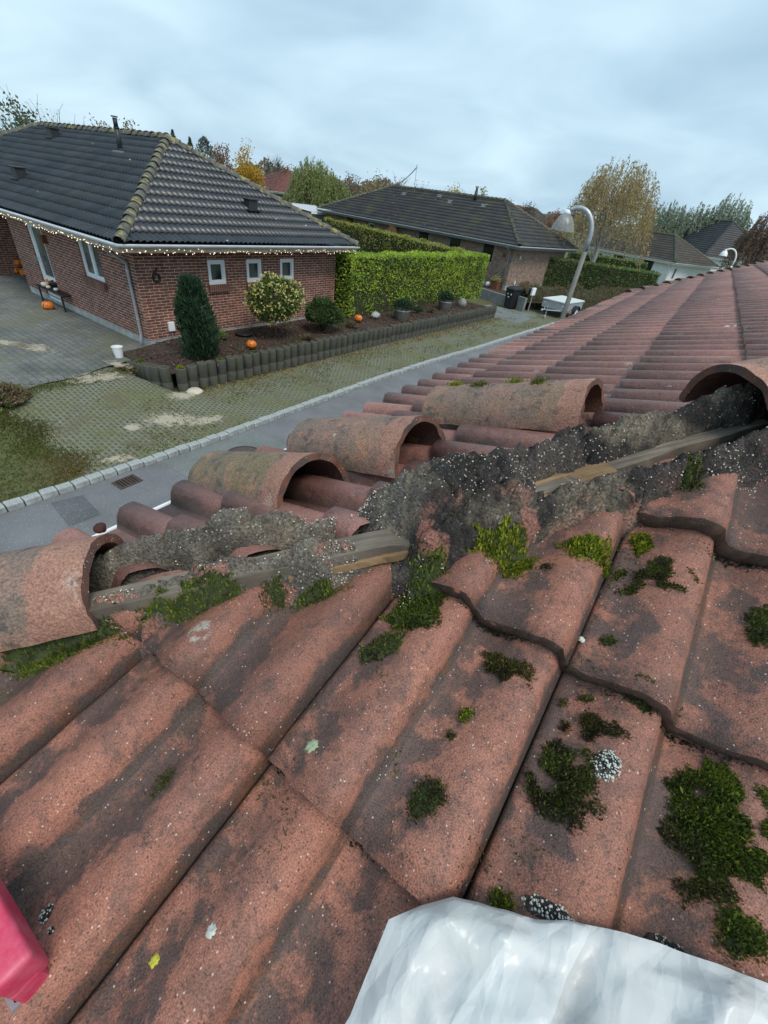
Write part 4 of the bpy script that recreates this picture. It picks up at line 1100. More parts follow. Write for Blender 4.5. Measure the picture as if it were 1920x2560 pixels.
# ---- house B: brown brick across the second driveway
FB = Frame((-9.83, 27.4), R(39.3153) - .5224779)
B = thing('brick_house', 'brown brick bungalow with long dark mossy hipped roof behind the tall hedge', 'house', FB.p(3.4, 8, .4))
LuB, LwB, ohB, ezB, azB = 6.8, 16.6, .50, 2.74, 4.72
_, _, sof, m3B, pB = hip_roof(B, FB, LuB, LwB, ohB, ezB, azB, M['roof_dark'], M['hip_dark'], cap_r=.11, res=5, amp=.034, seed=40, thick=.030)
build(sof, 'soffit', M['grey_paint'], B)
build(fascia_boards(FB, LuB, LwB, ohB, ezB - .11, .13, m3B), 'fascia', plain('grey_fascia', (.20, .21, .22), .6, .1), B)
op = [(1.30, 1.60, 2.16, 2.60), (3.72, 1.30, 4.67, 2.60), (6.31, 1.45, 7.24, 2.58), (11.35, 1.95, 11.91, 2.45), (13.53, 1.5, 14.33, 2.60)]
mb = MB(); ho = [(LwB - b, z0, LwB - a, z1) for a, z0, b, z1 in op]
wall_holes(mb, FB.p(0, LwB, 0), FB.v, -FB.u, LwB, .70, 2.66, ho)
wall_holes(mb, FB.p(0, 0, 0), FB.u, FB.v, LuB, .70, 2.66, []); wall_holes(mb, FB.p(LuB, 0, 0), -FB.v, FB.u, LwB, .4, 2.66, []); wall_holes(mb, FB.p(LuB, LwB, 0), -FB.u, -FB.v, LuB, .4, 2.66, [])
build(mb, 'wall', M['brick_brown'], B)
mb = MB(); wall_holes(mb, FB.p(.012, LwB, 0), FB.v, -FB.u, LwB - .012, -.03, .70, []); wall_holes(mb, FB.p(.012, .012, 0), FB.u, FB.v, LuB - .02, -.03, .70, []); build(mb, 'plinth', M['plinth'], B)
wl = ['window nearest the downpipe', 'second window from the downpipe', 'third window from the downpipe', 'small white window', 'window at the far end of the wall']
for k, (a, z0, b, z1) in enumerate(op):
    window(B, 'window', FB.p(0, b, z0), FB.v, -FB.u, b - a, z1 - z0, M['white_paint'] if k == 3 else M['grey_paint'], fw=.05, inset=.065, pane='pane_dark', sill=None, label=wl[k])
gutter('gutter', M['gutter_pale'], B, [FB.p(LuB + ohB, -ohB - .07, ezB - .01), FB.p(-ohB - .07, -ohB - .07, ezB - .01), FB.p(-ohB - .07, LwB + ohB, ezB - .01)], .065)
mb = MB(); p = FB.p(-.05, .22, 0); mb.tube([FB.p(-ohB - .06, .16, ezB - .06), FB.p(-ohB - .05, .18, ezB - .16), FB.p(-.10, .22, ezB - .36), p + Zv * 2.28, p + Zv * .45], .042, 10); build(mb, 'downpipe', M['zinc'], B, smooth=True)
mb = MB(); mb.tube([FB.p(-ohB - .06, LwB - .1, ezB - .06), FB.p(-.06, LwB - .15, ezB - .4), FB.p(-.05, LwB - .15, .5)], .042, 8); build(mb, 'downpipe', M['zinc'], B, smooth=True)
mb = MB(); mb.box(FB.p(-.06, .55, 2.15), (.10, .14, .18), m3B); build(mb, 'wall_lamp', M['rust'], B)
mb = MB(); mb.box(FB.p(.86, -.02, 2.12), (.07, .03, .18), m3B); build(mb, 'wall_plaque', M['white_paint'], B)
mb = MB(); mb.box(FB.p(.96, -.03, .82), (.12, .05, .18), m3B); build(mb, 'meter_box', M['white_paint'], B)
for (u, ww, h) in ((2.6, 11.2, .12), (2.9, 8.2, .10), (2.4, 6.9, .12), (2.5, 4.3, .10)):
    z = ezB + (azB - ezB) * (u + ohB) / (LuB / 2 + ohB); vent(B, 'roof_vent', FB.p(u, ww, z), FB, .18, .2, h, M['galv'], 1)
z = ezB + (azB - ezB) * (3.0 + ohB) / (LuB / 2 + ohB); p = FB.p(3.0, 5.4, z)
mb = MB(); mb.tube([p, p + Zv * .5], .10, 10); o = build(mb, 'flue_pipe', M['dark_metal'], B, smooth=True); mb = MB(); mb.tube([p + Zv * .5, p + Zv * .66], .075, 10); mb.tube([p + Zv * .68, p + Zv * .74], .11, 10); build(mb, 'flue_cap', M['rust'], o)

# ---- simple houses further off, each with walls, roof, windows
def far_house(label, c, yaw, Lu, Lw, oh, ez, az, wall, roof, cap, gz=0.0, wins=(), doors=(), gut='white_paint', gauge=.345, res=4, wave=.15, sidewins=(), gutm=True):
    F = Frame(c, yaw); t = thing('house', label, 'house', tuple(F.p(Lu / 2, Lw / 2, gz)))
    _, _, sof, m3, pt = hip_roof(t, F, Lu, Lw, oh, ez, az, M[roof], M[cap], gauge=gauge, wave=wave, res=res, cap_r=.12, seed=int(abs(c[0]) * 7) + 60)
    build(sof, 'soffit', M['white_paint'], t); build(fascia_boards(F, Lu, Lw, oh, ez - .10, .16, m3), 'fascia', M[gut], t)
    mb = MB(); hw = [(Lw - b, z0, Lw - a, z1) for a, z0, b, z1, *_ in wins]
    wall_holes(mb, F.p(0, Lw, 0), F.v, -F.u, Lw, gz - .1, ez - .06, hw); wall_holes(mb, F.p(0, 0, 0), F.u, F.v, Lu, gz - .1, ez - .06, [tuple(x[:4]) for x in sidewins])
    wall_holes(mb, F.p(Lu, 0, 0), -F.v, F.u, Lw, gz - .1, ez - .06, []); wall_holes(mb, F.p(Lu, Lw, 0), -F.u, -F.v, Lu, gz - .1, ez - .06, [])
    build(mb, 'wall', M[wall], t)
    for a, z0, b, z1, *fm in wins: window(t, 'window', F.p(0, b, z0), F.v, -F.u, b - a, z1 - z0, M[fm[0] if fm else 'white_paint'], fw=.05, inset=.065, pane='pane_dark')
    for a, z0, b, z1, *fm in sidewins: window(t, 'window', F.p(a, 0, z0), F.u, F.v, b - a, z1 - z0, M[fm[0] if fm else 'white_paint'], fw=.05, inset=.065, pane='pane_dark')
    if gutm: gutter('gutter', M[gut], t, [F.p(Lu + oh, -oh - .07, ez), F.p(-oh - .07, -oh - .07, ez), F.p(-oh - .07, Lw + oh, ez)], .07)
    return t, F
# white rendered house beyond the birch
tC, FC = far_house('white rendered house with brown hipped roof just beyond the ridge of the red roof', (-3.62, 52.66), R(30), 6.1, 10.1, .45, 2.35, 4.35, 'white_wall', 'roof_brown', 'hip_dark', gz=-.0,
    wins=[(1.9, -.05, 3.1, 2.15, 'black_metal'), (4.0, 1.3, 4.75, 1.9, 'grey_paint'), (5.3, .9, 6.7, 2.1, 'grey_paint'), (8.2, .6, 9.6, 2.0)], sidewins=[(.7, 1.0, 1.0, 1.9, 'grey_paint'), (2.6, .7, 3.1, 1.2, 'black_metal')], res=3)
mb = MB(); p = FC.p(-.06, .10, 0); mb.tube([FC.p(-.50, .06, 2.3), FC.p(-.5, .08, 2.2), FC.p(-.10, .10, 1.95), p + Zv * 1.8, p], .05, 8); build(mb, 'downpipe', M['white_paint'], tC, smooth=True)
far_house('far house with plain charcoal roof behind the white house', (-1.9, 70), R(55), 8.5, 13, .4, 2.9, 6.6, 'white_wall', 'roof_slate', 'roof_slate', wins=[(2, 1, 3.2, 2.1)], res=2)
far_house('far bungalow with dull red roof and two white windows beyond the hedges', (-43.4, 40.9), R(20), 7.0, 8.5, .5, 3.15, 5.0, 'brick_brown', 'roof_red', 'roof_red', wins=[], sidewins=[(1.2, 1.6, 2.0, 2.8), (2.6, 1.6, 3.4, 2.8)], res=2)
far_house('distant house with bright orange red roof seen past the street lamp', (-31.5, 88), R(10), 5, 6, .3, 3.2, 5.6, 'white_wall', 'roof_orange' if 'roof_orange' in M else 'roof_red', 'roof_red', res=2)
far_house('distant low house with brown roof left of the birch', (-24.5, 74), R(20), 7, 9, .4, 2.9, 5.3, 'brick_dark', 'roof_brown', 'hip_dark', res=2)
# garden shed with pale corrugated roof between the two brick houses
F = Frame((-27.0, 29.3), R(12)); t = thing('shed', 'grey shed with pale corrugated sheet roof at the far end of the brown brick house', 'shed', tuple(F.p(1.6, 2.2, 0)))
mb = MB(); m3 = Matrix((F.u, F.v, Zv)).transposed()
wall_holes(mb, F.p(0, 0, 0), F.u, F.v, 3.4, -.1, 2.45, []); wall_holes(mb, F.p(0, 4.6, 0), F.v, -F.u, 4.6, -.1, 2.45, []); wall_holes(mb, F.p(3.4, 0, 0), -F.v, F.u, 4.6, -.1, 2.45, []); wall_holes(mb, F.p(3.4, 4.6, 0), -F.u, -F.v, 3.4, -.1, 2.45, [])
build(mb, 'wall', M['grey_paint'], t)
mb = MB(); n = 60; V = []
for i in range(n + 1):
    u = -.2 + 3.8 * i / n; h = .03 * math.sin(i * 1.6)
    for (ww, z) in ((-.25, 2.50), (4.85, 2.72)): V.append(F.p(u, ww, z + h))
mb.add(V, [(2 * i, 2 * i + 2, 2 * i + 3, 2 * i + 1) for i in range(n)]); build(mb, 'roof', plain('pale_sheet_roof', (.50, .53, .56), .45, .12, 3), t, smooth=True)
mb = MB(); mb.box(F.p(1.7, -.27, 2.44), (3.8, .03, .12), m3); build(mb, 'fascia', M['white_paint'], t)

# ================================================================== VEGETATION
def inner_box(p0, d, L, n_, Wd, z0, z1): pass
M['hedge'] = leafy('hedge_leaves', (0.187, 0.312, 0.044), (0.475, 0.639, 0.089), (0.325, 0.427, 0.049), .6, .3)
M['hedge_y'] = leafy('yellowing_hedge_leaves', (0.213, 0.278, 0.045), (0.513, 0.532, 0.107), (0.321, 0.298, 0.107), .6, .3)
M['hedge_d'] = leafy('dark_hedge_leaves', (0.096, 0.181, 0.051), (0.266, 0.395, 0.096), (0.144, 0.203, 0.070), .6, .25)
M['hedge_core'] = plain('hedge_twigs', (.03, .036, .014), .95, .4, 5)
M['con_d'] = leafy('conifer_sprays', (0.020, 0.052, 0.029), (0.064, 0.122, 0.064), (0.032, 0.064, 0.032), .65, .15)
M['dogw'] = leafy('shrub_leaves', (0.050, 0.086, 0.017), (0.137, 0.194, 0.043), (0.086, 0.115, 0.029), .5, .3)
M['yflower'] = leafy('yellow_autumn_leaves', (0.550, 0.500, 0.160), (0.720, 0.660, 0.300), None, .5, .35)
M['round'] = leafy('round_shrub_leaves', (0.033, 0.075, 0.024), (0.105, 0.172, 0.053), (0.053, 0.090, 0.030), .55, .2)
M['brownsh'] = leafy('brown_ground_shrub', (0.160, 0.115, 0.070), (0.270, 0.205, 0.125), (0.130, 0.125, 0.060), .8, .25)
M['birchl'] = leafy('birch_leaves', (0.351, 0.260, 0.111), (0.598, 0.468, 0.221), (0.312, 0.260, 0.143), .6, .4)
M['goldl'] = leafy('golden_leaves', (0.475, 0.290, 0.037), (0.739, 0.502, 0.066), (0.370, 0.238, 0.040), .6, .4)
M['willowl'] = leafy('willow_leaves', (0.175, 0.230, 0.074), (0.350, 0.405, 0.138), (0.221, 0.239, 0.110), .6, .35)
M['grwill'] = leafy('grey_willow_leaves', (0.213, 0.265, 0.181), (0.361, 0.425, 0.297), (0.276, 0.307, 0.234), .6, .3)
M['olivel'] = leafy('olive_leaves', (0.192, 0.182, 0.086), (0.346, 0.326, 0.163), (0.250, 0.192, 0.106), .7, .3)
M['redl'] = leafy('reddish_leaves', (0.252, 0.119, 0.070), (0.378, 0.210, 0.126), (0.224, 0.140, 0.098), .7, .3)
M['pinel'] = leafy('pine_needles', (0.072, 0.112, 0.048), (0.160, 0.216, 0.096), (0.096, 0.120, 0.064), .7, .2)
M['cypl'] = leafy('cypress_sprays', (0.084, 0.105, 0.084), (0.168, 0.196, 0.147), (0.112, 0.126, 0.105), .7, .2)
M['brownl'] = leafy('brown_leaves', (0.143, 0.098, 0.072), (0.247, 0.169, 0.124), (0.169, 0.117, 0.091), .7, .3)
M['woodl'] = leafy('far_wood_leaves', (0.150, 0.140, 0.100), (0.250, 0.235, 0.170), (0.200, 0.150, 0.110), .8, .3)
M['pinkl'] = leafy('russet_leaves', (0.240, 0.180, 0.128), (0.375, 0.285, 0.210), (0.225, 0.195, 0.143), .7, .3)

def clumpval(P, s, off=0.0):
    return np.array([min(1, max(0, .5 + .85 * mnoise.noise(Vector((p[0] * s + off, p[1] * s, p[2] * s))))) for p in P])

def hedge(label, p0, p1, wd, z0, z1, mat, n, leaf=.06, seed=1, group=None, ztop1=None, wob=.10, cat='hedge'):
    """clipped hedge from p0 to p1 (plan): leafy shell round a twiggy core"""
    p0, p1 = Vector((p0[0], p0[1], 0)), Vector((p1[0], p1[1], 0)); d = p1 - p0; L = d.length; d.normalize(); nn = Vector((d.y, -d.x, 0))
    ztop1 = z1 if ztop1 is None else ztop1
    t = thing('hedge', label, cat, tuple(p0.lerp(p1, .5) + Zv * z0), group=group)
    rng = np.random.default_rng(seed); P = []; A = []
    H = z1 - z0; areas = [L * H, L * H, L * wd, wd * H, wd * H]; pr = np.array(areas) / sum(areas)
    k = rng.choice(5, n, p=pr); a = rng.uniform(0, 1, n); b = rng.uniform(0, 1, n)
    for i in range(n):
        dep = abs(rng.normal(0, .05)); 
        if k[i] == 0: q = [a[i] * L, wd / 2 - dep, b[i]]; o = (0, 1, 0)
        elif k[i] == 1: q = [a[i] * L, -wd / 2 + dep, b[i]]; o = (0, -1, 0)
        elif k[i] == 2: q = [a[i] * L, (b[i] - .5) * wd, 1 - dep / H]; o = (0, 0, 1)
        elif k[i] == 3: q = [dep, (a[i] - .5) * wd, b[i]]; o = (-1, 0, 0)
        else: q = [L - dep, (a[i] - .5) * wd, b[i]]; o = (1, 0, 0)
        zt = z1 + (ztop1 - z1) * q[0] / L
        z = z0 + q[2] * (zt - z0)
        w_ = wob * mnoise.noise(Vector((q[0] * 1.1 + seed * 9, q[1] * 2, z * 1.6))) + wob * .45 * mnoise.noise(Vector((q[0] * 4 + seed, q[1] * 4, z * 4)))
        q[0] += o[0] * w_; q[1] += o[1] * w_; z += o[2] * w_ * .8
        # sides draw in towards the foot
        if o[1]: q[1] -= o[1] * .10 * (1 - q[2]) ** 2
        pt = p0 + d * q[0] + nn * q[1]; P.append((pt.x, pt.y, z)); A.append(d * o[0] + nn * o[1] + Zv * (o[2] + .6))
    P = np.array(P); A = np.array([tuple(x) for x in A])
    card_mesh('foliage', P, leaf, leaf * .5, mat, t, axis=A, clump=clumpval(P, 1.7, seed), rng=rng, spread=.8)
    mb = MB(); nx, ny = max(3, int(L / .5)), 3; m3 = Matrix((d, nn, Zv)).transposed()
    ctr = p0.lerp(p1, .5); mb.box(ctr + Zv * (z0 + (H - .10) / 2), (L - .20, wd - .22, H - .10), m3)
    if abs(ztop1 - z1) > .01:
        mb.v = [(x, y, z if z < z0 + H / 2 else z + (ztop1 - z1) * ((Vector((x, y, 0)) - p0).dot(d) / L)) for x, y, z in mb.v]
    build(mb, 'twig_core', M['hedge_core'], t)
    return t
hedge('tall clipped green hedge beside the red brick house behind the planting bed', FA.p(6.95, -.22, 0)[:2], FA.p(17.65, -.36, 0)[:2], .95, .36, 2.33, M['hedge'], 26000, .085, 1)
hedge('yellowish lower hedge behind the tall one, in front of the brown brick house', (-12.2, 25.9), (-25.5, 29.6), 1.1, -.03, 2.12, M['hedge_y'], 13000, .11, 2, ztop1=2.32, wob=.16)
hedge('clipped green hedge behind the trailer and lamp post', (-9.3, 32.5), (-3.1, 36.0), 1.3, -.03, 2.2, M['hedge_d'], 9000, .11, 3)
hedge('dark taller hedge at the foot of the birch', (-9.6, 38.6), (-4.5, 40.6), 1.2, -.03, 2.45, M['hedge_d'], 6000, .12, 4)

def ground_shrub(label, pts, wd, h, mat, n, seed, leaf=.10):
    t = thing('shrub_row', label, 'shrubs', (pts[0][0], pts[0][1], 0)); rng = np.random.default_rng(seed); P = []; A = []
    seg = [Vector((p[0], p[1], 0)) for p in pts]
    for i in range(n):
        f = rng.uniform(0, len(seg) - 1.001); k = int(f); p = seg[k].lerp(seg[k + 1], f - k); dr = (seg[k + 1] - seg[k]).normalized(); nn = Vector((dr.y, -dr.x, 0))
        q = rng.uniform(-1, 1); hh = h * (1 - .55 * q * q) * (.8 + .45 * mnoise.noise(Vector((f * 2.3, q, seed)))); z = hh * (1 - abs(rng.normal(0, .22)))
        pt = p + nn * q * wd / 2; P.append((pt.x, pt.y, max(.02, z))); A.append((nn.x * q * .8, nn.y * q * .8, 1.0))
    P = np.array(P); card_mesh('foliage', P, leaf * 1.6, leaf * .3, mat, t, axis=np.array(A), clump=clumpval(P, 1.6, seed), rng=rng, spread=.55)
    mb = MB(); V = []; m = 7
    for i, p in enumerate(seg):
        dr = (seg[min(i + 1, len(seg) - 1)] - seg[max(i - 1, 0)]).normalized(); nn = Vector((dr.y, -dr.x, 0))
        for j in range(m):
            q = -1 + 2 * j / (m - 1); V.append(p + nn * q * wd * .46 + Zv * (h * .72 * (1 - .6 * q * q) if 0 < j < m - 1 else -.03))
    mb.add(V, [(i * m + j, i * m + j + 1, (i + 1) * m + j + 1, (i + 1) * m + j) for i in range(len(seg) - 1) for j in range(m - 1)]); build(mb, 'twig_core', M['hedge_core'], t, smooth=True)
    return t
ground_shrub('brownish low shrub bank behind the trailer', [(-8.3, 25.7), (-7.6, 27.2), (-6.4, 29.6), (-5.1, 32.4), (-4.0, 34.0)], 1.9, 1.35, M['brownsh'], 13000, 5)

def trunk_mesh(t, base, top, r0, r1, mat, limbs=(), name='trunk', bend=.06, seed=0):
    mb = MB(); rg = random.Random(seed); b, e = Vector(base), Vector(top); n = 6
    pts = [b.lerp(e, i / n) + Vector((rg.uniform(-1, 1), rg.uniform(-1, 1), 0)) * bend * (i / n) * (1 if 0 < i < n else .4) for i in range(n + 1)]
    mb.tube(pts, [r0 + (r1 - r0) * i / n for i in range(n + 1)], 8)
    for (f, q, r) in limbs:
        k = int(f * n); s = pts[min(k, n)]; q = Vector(q); mid = s.lerp(q, .5) + Vector((rg.uniform(-1, 1), rg.uniform(-1, 1), rg.uniform(-.2, 1))) * (q - s).length * .10
        mb.tube([s, mid, q], [r, r * .6, r * .2], 5, cap=False)
    return build(mb, name, mat, t, smooth=True)

# dense dark conifer
def conifer(label, base, h, rmax, mat, n, seed, leaf=.085, lumps=44):
    t = thing('conifer', label, 'conifer', base); rng = np.random.default_rng(seed); B0 = np.array(base); P = []; A = []; K = []
    cl = []
    for i in range(lumps):
        f = rng.uniform(.04, .97); a = rng.uniform(0, 2 * PI); rr = rmax * (1 - f) ** .62 * (.25 + f if f < .35 else 1) * (1.25 if f < .35 else 1); rr = min(rr, rmax)
        cl.append((f, a, rr * rng.uniform(.45, .80), rng.uniform(0, 1)))
    for i in range(n):
        f, a, rr, kv = cl[rng.integers(len(cl))]; s = (.20 + .26 * (1 - f)) * rmax
        d = rng.normal(size=3); d /= np.linalg.norm(d); d *= s * rng.uniform(.55, 1.0); d[2] *= 1.9
        p = np.array([rr * math.cos(a), rr * math.sin(a), f * h]) + d; p[2] = max(.03, min(h * 1.0, p[2]))
        P.append(B0 + p); A.append((math.cos(a) * .5 + d[0] / s, math.sin(a) * .5 + d[1] / s, 1.8)); K.append(min(1, max(0, kv * .6 + .4 * rng.uniform())))
    card_mesh('crown', np.array(P), leaf * 1.5, leaf * .42, mat, t, axis=np.array(A), clump=np.array(K), rng=rng, spread=.55)
    trunk_mesh(t, base, (base[0], base[1], base[2] + h * .8), .06, .015, M['bark'], seed=seed)
    mb = MB(); mb.lathe([(.01, 0.03), (rmax * .40, h * .08), (rmax * .48, h * .3), (rmax * .26, h * .55), (.02, h * .8)], base, 12); build(mb, 'inner_twigs', M['hedge_core'], t, smooth=True)
    return t
conifer('dark green upright conifer in the bed in front of the number 6', (-9.35, 6.30, .40), 1.70, .66, M['con_d'], 14000, 7)

# standard shrub with yellow leaves
t = thing('shrub', 'small round headed shrub on a thin stem covered in yellow leaves', 'shrub', (-9.55, 8.95, .40))
rng = np.random.default_rng(9); P = []; A = []
for i in range(5200):
    d = rng.normal(size=3); d /= np.linalg.norm(d); r = rng.uniform(.35, 1) ** .5; s = 1 + .22 * nz3(d * 2.2, 1)
    P.append((-9.55 + d[0] * .72 * r * s, 8.95 + d[1] * .74 * r * s, 1.42 + d[2] * .56 * r * s + .06 * d[1])); A.append((d[0], d[1], d[2] * .5 - .4))
P = np.array(P); card_mesh('foliage', P, .085, .042, M['dogw'], t, axis=np.array(A), clump=clumpval(P, 2.4), rng=rng, spread=.7)
P = []; A = []
for i in range(260):
    d = rng.normal(size=3); d[2] += .45; d[0] += .35; d /= np.linalg.norm(d); s = 1.02 + .22 * nz3(d * 2.2, 1)
    c_ = np.array((-9.55 + d[0] * .74 * s, 8.95 + d[1] * .76 * s, 1.42 + d[2] * .58 * s + .06 * d[1]))
    for k in range(4): P.append(c_ + rng.normal(size=3) * .024); A.append(d + rng.normal(size=3) * .6)
card_mesh('yellow_leaves', np.array(P), .062, .034, M['yflower'], t, axis=np.array(A), rng=rng, spread=.9)
trunk_mesh(t, (-9.55, 8.95, .40), (-9.55, 8.95, 1.45), .030, .015, M['bark'], [(.6, (-9.9, 9.3, 1.5), .014), (.65, (-9.3, 8.6, 1.5), .014), (.7, (-9.6, 9.4, 1.6), .012), (.7, (-9.3, 9.2, 1.7), .012)], name='stem')

def bush(label, c, r, h, mat, n, seed, leaf=.06, name='shrub', cat='shrub'):
    t = thing(name, label, cat, c); rng = np.random.default_rng(seed); P = []; A = []
    for i in range(n):
        d = rng.normal(size=3); d[2] = abs(d[2]) * .75 + d[2] * .45; d /= np.linalg.norm(d); s = (1 + .28 * nz3(d * 2.0 + seed, 1) + .12 * nz3(d * 6 + seed, 1)) * rng.uniform(.45, 1.02) ** .35
        P.append((c[0] + d[0] * r * s, c[1] + d[1] * r * s, max(c[2] + .02, c[2] + h * .36 + d[2] * h * .60 * s))); A.append((d[0], d[1], d[2] + .5))
    P = np.array(P); card_mesh('foliage', P, leaf * 1.3, leaf * .5, mat, t, axis=np.array(A), clump=clumpval(P, 3 / r), rng=rng, spread=.6)
    mb = MB(); mb.lathe([(.02, 0), (r * .14, h * .10), (r * .42, h * .36), (r * .36, h * .6), (.02, h * .75)], c, 10); build(mb, 'inner_twigs', M['hedge_core'], t, smooth=True); return t
bush('dense round dark green shrub between the yellow shrub and the hedge', (-9.35, 10.75, .38), .56, 1.0, M['round'], 6500, 12, .06)
bush('ragged brown and green bush cut off by the left picture edge beside the lawn', (-9.72, 2.30, .12), .45, .36, M['brownsh'], 2600, 13, .06)
bush('green tufts in front of the left edge bush', (-9.35, 1.95, .1), .24, .30, M['hedge_d'], 1200, 14, .05)

# deciduous and evergreen trees
def tree(name, label, cat, x, y, top, hw, kind, mat, n, seed, leaf=.16, z0=0.0, group=None, bottom=None, barkm='bark'):
    t = thing(name, label, cat, (x, y, z0), group=group); rng = np.random.default_rng(seed); rg = random.Random(seed)
    bot = bottom if bottom is not None else z0 + (top - z0) * .22; H = top - bot; cz = (top + bot) / 2
    P = []; A = None; K = []; limbs = []
    if kind in ('round', 'oval', 'loose', 'low'):
        nc = {'round': 46, 'oval': 46, 'loose': 60, 'low': 36}[kind]; cs = []
        for i in range(nc):
            d = rng.normal(size=3); d /= np.linalg.norm(d); r = rng.uniform(.25, 1) ** .45
            tap = 1 - .35 * max(0, d[2]) if kind != 'low' else 1
            cs.append((x + d[0] * hw * r * .84 * tap, y + d[1] * hw * r * .84 * tap, cz + d[2] * H * .45 * r, rng.uniform(0, 1)))
        cr_ = hw * (.30 if kind != 'loose' else .22)
        for i in range(n):
            c = cs[rng.integers(nc)]; d = rng.normal(size=3) * cr_ * .55; P.append((c[0] + d[0], c[1] + d[1], c[2] + d[2] * 1.1)); K.append(min(1, max(0, c[3] * .7 + .3 * rng.uniform())))
        limbs = [(rg.uniform(.35, .95), c[:3], .05) for c in cs[:22]]
    elif kind == 'weep':
        ns = max(60, n // 26); A = []
        for s in range(ns):
            d = rng.normal(size=3); d[2] = abs(d[2]) * .9; d /= np.linalg.norm(d); r = rng.uniform(.2, 1) ** .5
            sx_, sy_, sz_ = x + d[0] * hw * r * .92, y + d[1] * hw * r * .92, bot + H * (.25 + .75 * (1 - (r * math.hypot(d[0], d[1])) ** 2.2) ** .5 * rng.uniform(.55, 1.0))
            kv = rng.uniform(); ln = rng.uniform(.12, .42) * H; sw = rng.normal(size=2) * .05
            for j in range(26):
                f = rng.uniform(); P.append((sx_ + d[0] * .25 * f + sw[0] * f * 3 + rng.normal() * .05, sy_ + d[1] * .25 * f + sw[1] * f * 3 + rng.normal() * .05, max(bot * .75, sz_ - ln * f))); K.append(min(1, max(0, kv * .7 + .3 * rng.uniform()))); A.append((sw[0] * 2, sw[1] * 2, -1))
            if s % 7 == 0: limbs.append((rg.uniform(.45, .98), (sx_, sy_, sz_), .035))
        P = P[:]; A = np.array(A)
    elif kind == 'cone':
        A = []
        for i in range(n):
            f = rng.uniform() ** .75; a = rng.uniform(0, 2 * PI); lay = .78 + .22 * math.sin(f * 26 + 3 * math.sin(a * 2 + seed)); rr = hw * (1 - f) ** .8 * lay * rng.uniform(.35, 1.05)
            P.append((x + rr * math.cos(a), y + rr * math.sin(a), bot + f * H - rr * .25)); K.append(.5 + .45 * math.sin(f * 26 + a)); A.append((math.cos(a), math.sin(a), -.1))
        A = np.array(A)
    elif kind == 'column':
        A = []
        for i in range(n):
            f = rng.uniform(); a = rng.uniform(0, 2 * PI); rr = hw * min(1, (1 - f) * 3.2) ** .6 * (.85 + .2 * nz3((a * 1.2, f * 6, seed), 1)) * rng.uniform(.4, 1.05)
            P.append((x + rr * math.cos(a), y + rr * math.sin(a), z0 + .1 + f * (top - z0))); K.append(min(1, max(0, .5 + .7 * nz3((a, f * 8, seed), 1)))); A.append((math.cos(a) * .3, math.sin(a) * .3, 1))
        A = np.array(A)
    if kind == 'bare':
        mb = MB()
        def grow(p, d, ln, r, lv):
            q = p + d * ln; mid = p + d * ln * .5 + Vector((rg.uniform(-1, 1), rg.uniform(-1, 1), rg.uniform(-.5, 1))) * ln * .07
            mb.tube([p, mid, q], [r, r * .8, r * .6], 4 if lv > 1 else 6, cap=False)
            if lv >= 5: return
            for k in range(3 if lv < 3 else 2):
                nd = (d + Vector((rg.uniform(-1, 1), rg.uniform(-1, 1), rg.uniform(-.25, .75))) * (.62 if lv else .5)).normalized()
                grow(p + d * ln * rg.uniform(.55, 1), nd, ln * rg.uniform(.60, .82), r * .58, lv + 1)
        grow(Vector((x, y, z0)), Vector((rg.uniform(-.1, .1), rg.uniform(-.1, .1), 1)), (top - z0) * .36, max(.05, hw * .07), 0)
        zk = (top - z0) / (max(v[2] for v in mb.v) - z0); mb.v = [(v[0], v[1], z0 + (v[2] - z0) * zk) for v in mb.v]
        build(mb, 'trunk', M['twig'], t)
        zmax = max(v[2] for v in mb.v); ch = t.children[0] if t.children else None
        if n:
            pts = rng.choice(len(mb.v), n); P = [np.array(mb.v[i]) + rng.normal(size=3) * .06 for i in pts if mb.v[i][2] > z0 + (top - z0) * .35]
            card_mesh('crown', np.array(P), leaf, leaf * .5, mat, t, rng=rng)
        return t
    card_mesh('crown', np.array(P), leaf, leaf * (.55 if kind not in ('weep', 'cone', 'column') else .35), mat, t, axis=A, clump=np.array(K), rng=rng, spread=1.0 if A is None else .5)
    trunk_mesh(t, (x, y, z0), (x, y, bot + H * .7), max(.06, hw * .07), .02, M[barkm], limbs, seed=seed, bend=.12)
    return t
BG = 'trees beyond the houses'
tree('birch', 'tall weeping birch with thinning golden brown leaves behind the street lamp', 'tree', -6.95, 34.9, 7.9, 3.0, 'weep', M['birchl'], 17000, 31, .15, bottom=1.9, barkm='bark_birch')
